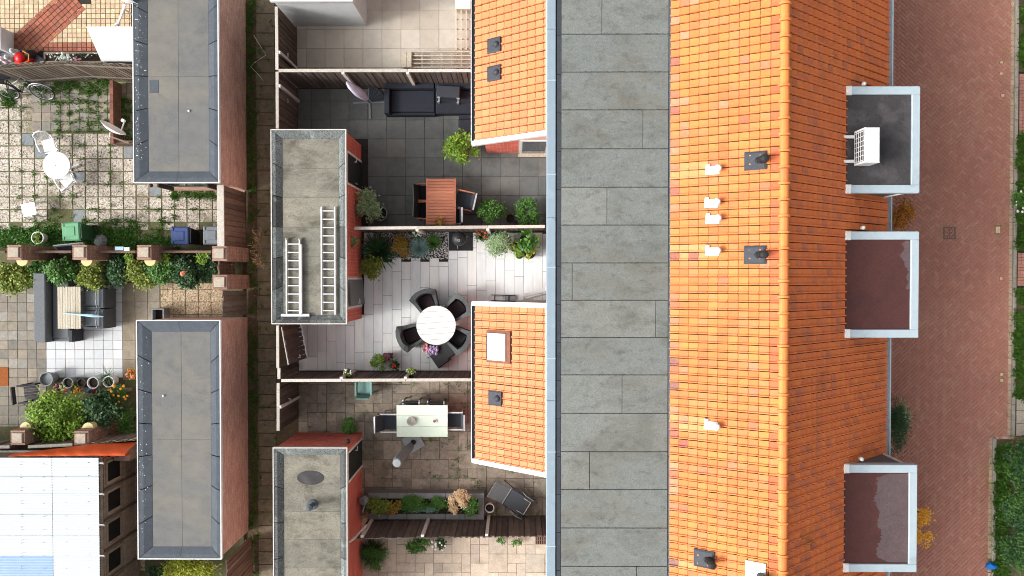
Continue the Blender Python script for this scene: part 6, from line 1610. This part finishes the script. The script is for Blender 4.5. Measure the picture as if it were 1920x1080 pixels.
for k in range(5):
    ya = P(178, 862 + 58 * k, zc).y
    y0, y1 = ya - .93, ya - .02
    pf = MB().box(xr - .02, y0, .04, xr + .03, y1, zc - .22).build('wall_panel', MATS['old_wood'], t, world=True)
    fr_ = MB()
    for bx in ((y0 + .1, 1.15, y1 - .1, 1.25), (y0 + .1, 1.95, y1 - .1, 2.05), (y0 + .1, 1.25, y0 + .18, 1.95), (y1 - .18, 1.25, y1 - .1, 1.95)): fr_.box(xr + .03, bx[0], bx[1], xr + .055, bx[2], bx[3])
    fr_.build('window_frame', MATS['old_wood'], pf, world=True); MB().box(xr + .031, y0 + .18, 1.25, xr + .036, y1 - .18, 1.95).build('pane', MATS['void'], pf, world=True)
    for z in (.25, .95): MB().box(xr + .03, y0, z, xr + .055, y1, z + .08).build('panel_rail', MATS['old_wood'], pf, world=True)
    MB().box(xr + .03, y0 - .03, .0, xr + .07, y0 + .03, zc - .2).build('corner_post', MATS['dark_fence'], pf, world=True)
    MB().tube([(xr - .03, y1 - .08, zc - .02), (xr + .12, y1 - .08, zc - .02), (xr + .12, y1 - .12, zc - .06)], .018, 5).build('gutter_hook', MATS['white_plastic'], pf, world=True)
# orange tarpaulin draped over the back of the shed
import itertools
t2 = thing('tarpaulin', 'bright orange tarpaulin draped behind the corrugated shed', 'tarpaulin', at(150, 845, 0)); m = MB(); nx, ny = 30, 7; vs = []
x0, x1 = P(20, 850, 2.2).x, P(238, 835, 2.1).x
for i in range(nx + 1):
    for j in range(ny + 1):
        f, g = i / nx, j / ny
        x = x0 + (x1 - x0) * f + .05 * g; y = yt + .03 + (.04 + .21 * min(1, f * 1.5)) * g
        z = 2.33 - .10 * f - .5 * g * g * (.3 + f) + .025 * math.sin(f * 40 + g * 5) * (.3 + g)
        vs.append((x, y, z))
m.add(vs, [(i * (ny + 1) + j, (i + 1) * (ny + 1) + j, (i + 1) * (ny + 1) + j + 1, i * (ny + 1) + j + 1) for i in range(nx) for j in range(ny)])
m2 = MB(); vs = []
for i in range(13):
    for j in range(4):
        f, g = i / 12, j / 3; x = P(178, 0, 2.3).x + (x1 - P(178, 0, 2.3).x) * f; vs.append((x + .03 * g, yt + .01 - .02 * math.sin(f * 20) - .1 * g * (1 - f), 2.33 - .10 * f - .02 - .4 * g + .02 * math.sin(f * 30)))
m2.add(vs, [(i * 4 + j, (i + 1) * 4 + j, (i + 1) * 4 + j + 1, i * 4 + j + 1) for i in range(12) for j in range(3)])
m.build('sheet', MATS['orange_tarp'], t2, world=True, smooth=True); m2.build('flap', MATS['orange_tarp'], t2, world=True, smooth=True)
MB().box(xr + .09, yt - .25, 0, P(238, 840, 2.0).x - .08, yt + .18, 1.7).build('stack_below', MATS['old_wood'], t2, world=True)
tag(MB().cbox(-1.3, -.06, 0, .75, .05, .06).build('timber_rail', MATS['pale_cap']), 'pale timber rail between the two lower pillars, above the tarpaulin', 'rail').location = (*at(75, 848, 1.7)[:2], 1.66)
# things in the alley and the street
tag(MB().tube([P(476, 66, .02), P(484, 80, .03), P(499, 103, .02), P(478, 117, .02), P(470, 125, .03), P(483, 138, .02), P(494, 151, .02)], .012, 5).build('loose_cable', MATS['rope']), 'thin pale cable lying zigzag in the upper alley', 'cable')
t = thing('plastic_bag', 'bright blue plastic bag at the kerb in the lower right', 'bag', at(1860, 1061, .1)); mb = MB().lathe([(.16, 0), (.2, .06), (.15, .14), (.06, .2), (0, .19)], 9, (0, 0, 0), 0, Matrix.Diagonal((1, .6, 1, 1))); mb.v = [tuple(Vector(q) + Vector((U(-.03, .03), U(-.03, .03), U(0, .03)))) for q in mb.v]; mb.build('bag', MATS['bag_blue'], t)
tag(MB().cbox(-.06, -.04, 0, .06, .04, .02).build('litter', MATS['white_plastic']), 'small white scrap of litter at the lower right kerb', 'litter').location = (*at(1867, 968, 0)[:2], .065)
# ------------------------------------------------------------------ plants
ML = MATS
# charcoal yard
shrub('leafy_shrub', 'yellow-green leafy bush at the corner of the upper extension', 'shrub', 866, 276, .52, 1.0, 900, ML['leaf_lime'], .17, .045, 12)
t = pot('potted_tree', 'silvery leaved bush in a round grey pot beside the ladder shed', 712, 400, .24, .42, 'pot_grey', cat='potted plant')
o, cc = foliage(t, 1300, .5, .48, .8, ML['leaf_silver'], .1, .04, 14, at=(-.3, .22, .35)); stems(t, cc, ML['twig'], .014, at=(0, 0, .35))
shrub('leafy_shrub', 'bright green bush left of two behind the fence in the charcoal yard', 'shrub', 921, 397, .42, .9, 1500, ML['leaf_mid'], .08, .045, 16)
shrub('leafy_shrub', 'bright green bush against the house behind the fence in the charcoal yard', 'shrub', 992, 399, .46, .9, 1500, ML['leaf_mid'], .08, .045, 16)
pot('flower_pot', 'dark empty pot between the two green bushes in the charcoal yard', 957, 410, .15, .35, 'pot_dark')
# plank yard
spiky('fan_palm', 'large dark green spiky palm in the pebble bed', 'palm', 703, 470, 240, .72, .04, ML['leaf_dark'], el=(8, 75), droop=.5, hgt=.5)
shrub('leafy_shrub', 'dark sprawling shrub below the spiky palm at the shed wall', 'shrub', 695, 500, .38, .7, 900, ML['leaf_olive'], .09, .055, 14)
shrub('bronze_shrub', 'golden brown small leaved shrub in the pebble bed', 'shrub', 750, 461, .34, .45, 1500, ML['leaf_bronze'], .045, .035, 14)
spiky('fescue_grass', 'blue-green fescue grass tuft in the pebble bed', 'grass', 785, 464, 620, .42, .012, ML['leaf_blue'], el=(5, 85), droop=.9, hgt=.2)
spiky('dwarf_palm', 'small green spiky plant between the fescue and the grill', 'palm', 812, 455, 130, .32, .03, ML['leaf_mid'], el=(10, 80), droop=.4, hgt=.2)
t = shrub('white_flower', 'white flowering plant at the fence above the fescue', 'flowers', 783, 437, .2, .35, 200, ML['leaf_mid'], .06, .03, 6); blobs(t, [(U(-.17, .17), U(-.12, .12), U(.3, .4)) for _ in range(40)], .025, ML['fl_white'])
t = thing('wall_planter', 'succulent pot hung on the ladder shed wall', 'potted plant', (*at(664, 455, 1.5)[:2], 1.3)); MB().lathe([(.08, 0), (.13, .15), (.1, .15), (0, .13)], 12).build('pot', ML['terracotta'], t); foliage(t, 260, .15, .15, .2, ML['leaf_silver'], .07, .04, 8, at=(0, 0, .1)); foliage(t, 80, .14, .15, .2, ML['leaf_rust'], .07, .04, 6, at=(.02, -.04, .1))
t = pot('potted_flower', 'pot of red flowers right of the grill', 905, 444, .13, .3, 'pot_dark', cat='potted plant'); foliage(t, 260, .26, .3, .3, ML['leaf_mid'], .08, .03, 8, at=(-.05, .08, .2)); blobs(t, [(U(-.25, .14), U(-.05, .32), U(.45, .6)) for _ in range(22)], .035, ML['fl_red'])
shrub('ball_shrub', 'large round grey-green bush right of the red flowers', 'shrub', 935, 456, .44, .85, 2300, ML['leaf_silver'], .06, .022, 20, low=.15)
shrub('ball_shrub', 'dense darker undergrowth around the round bush by the fence', 'shrub', 938, 452, .40, .6, 900, ML['leaf_dark'], .06, .028, 14)
t = pot('potted_plant', 'broad leaved potted plant nearest the house in the plank yard', 984, 450, .17, .35, 'pot_dark', cat='potted plant'); foliage(t, 150, .34, .34, .4, ML['leaf_mid'], .17, .11, 8, at=(.08, .02, .3))
t = pot('potted_plant', 'leafy pot just right of the round bush', 966, 462, .15, .3, 'pot_green', cat='potted plant'); foliage(t, 90, .2, .2, .25, ML['leaf_olive'], .12, .08, 6, at=(0, 0, .25))
t = pot('potted_plant', 'small bright green filled pot in the plank yard', 974, 478, .13, .3, 'pot_green', cat='potted plant'); foliage(t, 260, .11, .11, .12, ML['leaf_lime'], .04, .03, 8, at=(0, 0, .24))
t = pot('potted_plant', 'dark pot with yellow leaves in the plank yard', 993, 474, .19, .3, 'pot_dark', cat='potted plant'); foliage(t, 200, .2, .22, .3, ML['leaf_yellow'], .08, .05, 8, at=(0, .06, .22))
tag(MB().prism([(-.14, -.05), (.14, .05), (-.1, .1)], 0, .3).build('stone_wedge', ML['concrete']), 'pale stone wedge beside the yellow leaved pot', 'stone').location = at(1008, 462, .3)
t = shrub('leafy_shrub', 'lime green round shrub at the fence left of the round table', 'shrub', 711, 683, .3, .5, 1100, ML['leaf_lime'], .045, .03, 14)
t = pot('potted_plant', 'dark pot with purple leaves above right of the lime shrub', 728, 669, .12, .3, 'pot_dark', cat='potted plant'); foliage(t, 200, .17, .17, .25, ML['leaf_purple'], .07, .04, 8, at=(0, 0, .25))
t = pot('potted_plant', 'dark square pot with a red flower right of the lime shrub', 741, 684, .14, .26, 'pot_dark', cat='potted plant', n=4); foliage(t, 160, .16, .17, .2, ML['leaf_dark'], .06, .04, 6, at=(0, 0, .2)); blobs(t, [(U(-.06, .06), U(-.05, .06), .42) for _ in range(6)], .035, ML['fl_red'])
for (px, lb, m) in ((652, 'left hanging flower pot on the fence above the mint table', 'fl_white'), (770, 'right hanging flower pot on the fence above the mint table', 'leaf_silver')):
    t = thing('hanging_pot', lb, 'potted plant', (*at(px, 698, 1.5)[:2], 1.3)); MB().lathe([(.08, 0), (.11, .16), (.09, .16), (0, .13)], 12).build('pot', ML['pot_dark'], t); foliage(t, 140, .16, .12, .2, ML['leaf_olive'], .06, .035, 6, at=(0, .02, .12))
    blobs(t, [(U(-.12, .12), U(-.06, .1), U(.24, .3)) for _ in range(14)], .026, ML[m]); MB().box(-.1, -.16, .14, .1, -.1, .2).build('bracket', ML['bike_black'], t)
# mint yard
shrub('leafy_shrub', 'small green shrub at the shed corner in the mint table yard', 'shrub', 655, 798, .27, .5, 600, ML['leaf_mid'], .07, .045, 10)
o = PL.location
def in_pl(name, label, cat, px, py, r, hgt, n, mat, L, W, cl, ry=None): return shrub(name, label, cat, px, py, r, hgt, n, mat, L, W, cl, base=.34, ry=ry)
in_pl('strawberry_plant', 'reddish green leafy plant at the left end of the grey planter', 'plant', 708, 950, .36, .34, 700, ML['leaf_olive'], .08, .06, 10, .25)
in_pl('trailing_plant', 'low bronze plant next to the reddish green one in the planter', 'plant', 735, 950, .3, .24, 500, ML['leaf_bronze'], .07, .05, 8, .22)
in_pl('ground_cover', 'bright green cushion plant in the middle of the grey planter', 'plant', 775, 945, .5, .26, 1900, ML['leaf_mid'], .045, .03, 18, .26)
in_pl('ground_cover', 'blue-grey cushion plant below the green cushion in the grey planter', 'plant', 785, 956, .55, .2, 1500, ML['leaf_blue'], .035, .02, 14, .12)
in_pl('ground_cover', 'bright green cushion plant left of the dried flower heads', 'plant', 822, 944, .36, .26, 1100, ML['leaf_mid'], .04, .025, 10, .2)
weeds('planter_growth', 'mixed low growth filling the grey planter bed', 'plants', [(U(PL.location.x - 1.75, PL.location.x + 1.5), PL.location.y + U(-.18, .18), U(.06, .12)) for _ in range(60)], ML['leaf_mid'], .07, .025, 20, base=.34)
t = in_pl('dried_hydrangea', 'dried tan hydrangea heads at the right of the grey planter', 'shrub', 862, 935, .36, .55, 1900, ML['dried'], .04, .03, 13, .26)
in_pl('dried_sedum', 'dried tan flower heads hanging over the planter front', 'shrub', 851, 958, .17, .4, 700, ML['dried'], .04, .03, 7, .18)
t = in_pl('leafy_shrub', 'dark green white flowering bush right of the dried hydrangea', 'shrub', 880, 952, .27, .45, 700, ML['leaf_mid'], .09, .03, 10)
blobs(t, [(U(-.25, .0), U(-.15, .1), U(.3, .42)) for _ in range(10)], .018, ML['fl_white'])
weeds('dry_grass', 'dry straw grass between the shed and the grey planter', 'grass', [(P(690 + 6 * k, 972).x, P(0, 968 - 3 * k).y, .12) for k in range(5)], ML['dried'], L=.3, W=.008, per=30, base=.1)
# sand yard
spiky('bushy_palm', 'dark feathery bush at the shed wall in the sand flagstone yard', 'shrub', 694, 1044, 420, .62, .02, ML['leaf_dark'], el=(10, 80), droop=.6, hgt=.45)
shrub('leafy_shrub', 'green bush growing inside the dark feathery bush', 'shrub', 698, 1046, .45, .75, 900, ML['leaf_mid'], .1, .025, 14)
shrub('leafy_shrub', 'low green shrub along the fence in the sand flagstone yard', 'shrub', 783, 1022, .42, .5, 900, ML['leaf_mid'], .07, .045, 12, ry=.25)
t = shrub('white_flower', 'white flowering plant at the fence in the sand flagstone yard', 'flowers', 822, 1017, .25, .45, 420, ML['leaf_dark'], .07, .04, 8); blobs(t, [(U(-.2, .24), U(-.2, .1), U(.4, .48)) for _ in range(13)], .035, ML['fl_white'])
for k, (px, py, lb) in enumerate(((940, 1014, 'small weed climbing the fence foot, left of two'), (968, 1017, 'small weed climbing the fence foot, right of two'))): shrub('ivy_sprig', lb, 'plant', px, py, .15, .3, 110, ML['leaf_mid'], .06, .04, 5)
# planting strip between the pillar rows
strip = [(20, 518, .62, .9, 'leaf_olive', 'yellow-green shrub at the far left of the flower border'), (75, 508, .48, .75, 'leaf_mid', 'mid green shrub second from left in the flower border'), (112, 512, .50, .95, 'leaf_mid', 'broad leaved green shrub below the second pillar'), (175, 518, .48, .85, 'leaf_olive', 'yellowish spotted shrub right of the second pillar'), (225, 507, .52, .7, 'leaf_dark', 'dark small leaved shrub left of the third pillar'), (265, 512, .5, .7, 'leaf_olive', 'loose olive shrub right below the third pillar'), (310, 506, .56, .85, 'leaf_mid', 'green rose bush right of the third pillar'), (352, 510, .52, 1.0, 'leaf_dark', 'dark green rose bush with one coral bloom'), (386, 505, .42, .7, 'leaf_dark', 'dark shrub beside the lower right brick pillar')]
for (px, py, r_, h_, m, lb) in strip:
    t = shrub('border_shrub', lb, 'shrub', px, py, r_, h_, int(2600 * r_ / .45), ML[m], .1, .06, 18, ry=r_ * .85)
    if 'coral' in lb: blobs(t, [(.0, -.05, 1.0), (.05, -.02, 1.0)], .06, ML['fl_coral'])
for (px, py, lb) in ((242, 478, 'pale green climber over the low wall left of the third pillar'), (315, 481, 'pale green climber over the low wall right of the third pillar'), (382, 481, 'pale green climber over the low wall left of the corner pillar')): shrub('climber', lb, 'plant', px, py, .22, .35, 160, ML['leaf_lime'], .08, .05, 6, base=.8)
# ivy under the bins
def strip_spots(pts, n, sx, sy):
    out = []
    for (px, py) in pts:
        p = P(px, py)
        out += [(p.x + U(-sx, sx), p.y + U(-sy, sy), U(.08, .16)) for _ in range(n)]
    return out
random.seed(12)
weeds('ivy', 'dense low ivy and weeds around the green bin', 'ivy', strip_spots([(x, 446) for x in range(-10, 250, 14)], 9, .2, .3) + strip_spots([(x, 458) for x in range(180, 330, 14)], 6, .2, .14), ML['leaf_mid'], .085, .03, 26)
t = pot('potted_plant', 'pale pot with a yellow-green cushion plant in the ivy', 70, 446, .2, .35, 'pot_white', cat='potted plant'); foliage(t, 400, .17, .17, .14, ML['leaf_lime'], .04, .025, 10, at=(0, 0, .28))
# weeds in joints
sp = []
random.seed(6)
for _ in range(330):
    i, j = random.randint(-1, 9), random.randint(-4, 4)
    x = oX + .405 * random.randint(-8, 6); y = oY + .405 * random.randint(-1, 11)
    if random.random() < .5: x += U(-.2, .2)
    else: y += U(-.2, .2)
    if x < P(-5, 0).x or x > wx(455) or y > YL1 - .1 or y < P(0, 440).y or (x > wx(258) and y > P(0, 345).y) or (x > XS and y > YS): continue
    if random.random() < (.25 if x > P(150, 0).x and y > P(0, 390).y else .6): sp.append((x, y, U(.03, .09)))
for _ in range(75):
    sp.append((U(P(100, 0).x, P(204, 0).x), YS + .302 * random.randint(0, 5) + U(-.04, .04), U(.03, .1)))
for _ in range(34): sp.append((XS + .302 * random.randint(1, 7) + U(-.03, .03), U(YS, YL1 - .2), U(.05, .13)))
for _ in range(40): sp.append((U(P(40, 0).x, P(205, 0).x), YL1 - U(.1, .35), U(.06, .14)))
for _ in range(26): sp.append((U(P(320, 0).x, P(405, 0).x), P(0, 366).y + U(-.08, .1), U(.08, .15)))
for _ in range(30): sp.append((U(P(228, 0).x, P(247, 0).x), U(P(0, 270).y, P(0, 185).y), U(.06, .13)))
for _ in range(60): sp.append((U(P(90, 0).x, P(320, 0).x), U(P(0, 452).y, P(0, 412).y), U(.04, .12)))
for _ in range(30): sp.append((U(P(-5, 0).x, P(25, 0).x), U(P(0, 200).y, P(0, 170).y), U(.08, .14)))
weeds('joint_weeds', 'green weeds in the joints of the pebble slab yard', 'weeds', sp, ML['grass'], .075, .016, 26)
# alley grass
sp = []
for py in range(-20, 1100, 7):
    for _ in range(2):
        if random.random() < (.85 if py < 360 else .5 if py < 480 else .3 if py < 620 else .6): sp.append((P(472, 0).x + U(-.12, .1), P(0, py).y + U(-.06, .06), U(.05, .13)))
for _ in range(60): sp.append((U(AX0, AX1), U(-9, 9), U(.02, .05)))
weeds('alley_grass', 'grass and moss tufts along the left side of the alley', 'grass', sp, ML['grass'], .08, .014, 24)
weeds('dry_bramble', 'dry straw coloured twigs beside the brick pillars in the alley', 'weeds', [(P(478, 0).x + U(-.1, .2), P(0, 470).y + U(-.5, .7), .12) for _ in range(14)], ML['dried'], .22, .006, 10)
# mint yard weeds
sp = [(P(px, py).x, P(px, py).y, r_) for px, py, r_ in ((810, 825, .12), (845, 822, .14), (828, 815, .1), (830, 835, .06), (862, 840, .1), (878, 838, .08), (857, 862, .1), (858, 885, .12), (858, 897, .1), (822, 893, .11), (812, 894, .05), (845, 893, .05), (872, 893, .06), (888, 897, .07), (870, 760, .12), (875, 735, .1), (840, 722, .1), (860, 718, .1), (880, 718, .1), (895, 905, .14), (888, 918, .12), (735, 900, .05), (700, 862, .03), (718, 915, .06), (750, 715, .06), (775, 720, .07), (745, 768, .08), (985, 960, .1), (1010, 962, .1), (1000, 905, .06), (930, 960, .08), (615, 160, .0), (600, 163, .06), (612, 172, .05))]
sp += [(U(P(565, 0).x, P(1015, 0).x), U(YB[4], YB[3]), U(.015, .04)) for _ in range(70)]
weeds('flag_weeds', 'small weeds between the old flagstones around the mint table', 'weeds', sp, ML['leaf_mid'], .06, .014, 16)
# big shrubs lower left
shrub('large_shrub', 'large lime green shrub between the dark wooden chair and corrugated shed', 'shrub', 108, 786, .95, 1.6, 4600, ML['leaf_lime'], .11, .06, 40, low=.3, spread=.26)
shrub('large_shrub', 'dark green shrub between the lime shrub and the lower left shed', 'shrub', 192, 775, .68, 1.25, 2600, ML['leaf_dark'], .12, .06, 26, spread=.28)
shrub('leafy_shrub', 'grassy green plant squeezed against the lower left shed wall', 'shrub', 242, 790, .35, .9, 800, ML['leaf_mid'], .14, .02, 12, ry=.5)
t = shrub('marigold', 'bushy marigold with orange blooms beside the lower left shed', 'flowers', 216, 738, .38, .6, 1100, ML['leaf_mid'], .06, .025, 12); blobs(t, [(U(-.1, .5), U(-.25, .3), U(.52, .7)) for _ in range(14)], .045, ML['fl_orange'])
for (px, py, m, lb, r_) in ((111, 723, 'fl_pink', 'pink and purple flowers right of the big grey pot', .14), (148, 731, 'fl_orange', 'small orange flowers below the dark pot in the row', .12)):
    t = shrub('bedding_flower', lb, 'flowers', px, py, r_, .25, 90, ML['leaf_olive'], .05, .03, 5); blobs(t, [(U(-r_, r_), U(-r_ * .7, r_ * .7), U(.2, .28)) for _ in range(24)], .028, ML[m])
    if m == 'fl_pink': blobs(t, [(U(-r_, r_) * .8, U(-r_, r_) * .6, .27) for _ in range(12)], .028, ML['leaf_purple'], 'dark_flowers')
t = shrub('begonia', 'orange begonia cluster in the corner above the marigold', 'flowers', 245, 700, .16, .2, 120, ML['leaf_rust'], .06, .045, 6, base=.25); blobs(t, [(U(-.12, .12), U(-.12, .12), .2) for _ in range(10)], .03, ML['fl_coral'])
spiky('sedge_tuft', 'thin dark sedge blades in the right white rimmed pot', 'grass', 197, 706, 40, .5, .014, ML['leaf_dark'], base=.3, el=(20, 70), droop=.7, hgt=.2)
shrub('large_shrub', 'yellow-green feathery conifer below the lower left shed', 'shrub', 352, 1070, .85, 1.2, 3600, ML['leaf_yellow'], .12, .025, 30, ry=.4)
shrub('leafy_shrub', 'dark green shrub left of the yellow-green conifer', 'shrub', 296, 1072, .3, .8, 600, ML['leaf_dark'], .08, .04, 10)
# street side
shrub('autumn_shrub', 'rust coloured shrub against the house front between two dormers', 'shrub', 1688, 404, .42, 1.3, 1300, ML['leaf_rust'], .07, .045, 20, ry=.5)
shrub('front_shrub', 'dark green bamboo-like shrub along the street gutter', 'shrub', 1678, 800, .38, 1.2, 2000, ML['leaf_dark'], .13, .025, 22, ry=.8)
shrub('front_shrub', 'pale green blades beside the bamboo-like shrub', 'shrub', 1692, 790, .25, 1.0, 420, ML['leaf_silver'], .14, .012, 14, ry=.7)
shrub('amber_shrub', 'amber leaved shrub at the lower dormer front, upper one', 'shrub', 1722, 968, .3, 1.2, 380, ML['leaf_amber'], .08, .05, 9)
shrub('amber_shrub', 'amber leaved shrub at the lower dormer front, lower one', 'shrub', 1726, 1005, .34, 1.2, 460, ML['leaf_amber'], .08, .05, 10)
# hedge and verge on the right
p0, p1 = P(1878, 830, .8), P(1990, 1110, .8)
for k, (py, lb) in enumerate(((866, 'dense dark hedge at the lower right, upper stretch'), (945, 'dense dark hedge at the lower right, middle stretch'), (1030, 'dense dark hedge at the lower right, bottom stretch'))):
    t = shrub('hedge', lb, 'hedge', 1918, py, .72, 1.3, 3200, ML['leaf_dark'], .08, .045, 44, ry=.75, low=.35, spread=.3); foliage(t, 1500, .72, .75, 1.35, ML['leaf_mid'], .08, .045, 40, low=.4, spread=.25)
random.seed(9)
def verge(label, x0, y0, x1, y1, n, r_=.12):
    weeds('verge_plants', label, 'grass', [(U(P(x0, 0).x, P(x1, 0).x), U(P(0, y1).y, P(0, y0).y), U(.7, 1.2) * r_) for _ in range(n)], ML['grass'], .11, .022, 26, base=.05)
verge('green verge plants at the top right corner', 1912, -10, 1945, 132, 120)
verge('green verge with white flowers right of the street drain', 1908, 256, 1945, 465, 170)
verge('green verge right of the street between the brick and concrete entrances', 1906, 545, 1945, 745, 170)
verge('weedy strip between the lower right kerb and hedge', 1872, 832, 1895, 1085, 200, .11)
t = shrub('white_flower', 'white flowering plant in the verge right of the street drain', 'flowers', 1916, 375, .3, .5, 420, ML['leaf_mid'], .08, .05, 9); blobs(t, [(U(-.25, .2), U(-.4, .4), U(.4, .52)) for _ in range(16)], .04, ML['fl_white'])
sp = [(SX1 + U(-.5, .05), U(-9, 9), U(.015, .04)) for _ in range(90)] + [(P(1880, 97).x + U(-.1, .2), P(1880, 97).y + U(-.05, .05), .05) for _ in range(4)] + [(P(1861, 0).x + U(-.1, .1), U(-9, P(0, 820).y), U(.02, .06)) for _ in range(60)]
weeds('kerb_weeds', 'small weeds growing in the street joints along the kerb', 'weeds', sp, ML['leaf_olive'], .045, .012, 12)

random.seed(31)
lit = []
for _ in range(240): lit.append((U(AX0 - .2, AX1), U(-9, 9)))
for _ in range(60): lit.append((U(-6.6, .8), U(YB[4], YB[3])))
for _ in range(50): lit.append((U(-6.6, .8), U(YB[2], YB[1])))
for _ in range(120): lit.append((SX1 - abs(random.gauss(0, .4)) - .1, U(-9, 9)))
for _ in range(120): lit.append((U(P(0, 0).x, P(400, 0).x), U(P(0, 830).y, P(0, 150).y)))
mb = MB()
for x, y in lit:
    r_ = U(.012, .028); a = U(0, 6.28); z = .012 + U(0, .006)
    mb.add([(x + r_ * math.cos(a), y + r_ * math.sin(a), z), (x - .5 * r_ * math.sin(a), y + .5 * r_ * math.cos(a), z + .006), (x - r_ * math.cos(a), y - r_ * math.sin(a), z), (x + .5 * r_ * math.sin(a), y - .5 * r_ * math.cos(a), z + .005)], [(0, 1, 2, 3)])
tag(mb.build('leaf_litter', ML['leaf_rust']), 'scattered small fallen leaves on the alley, yards and street edge', 'leaves', kind='stuff')
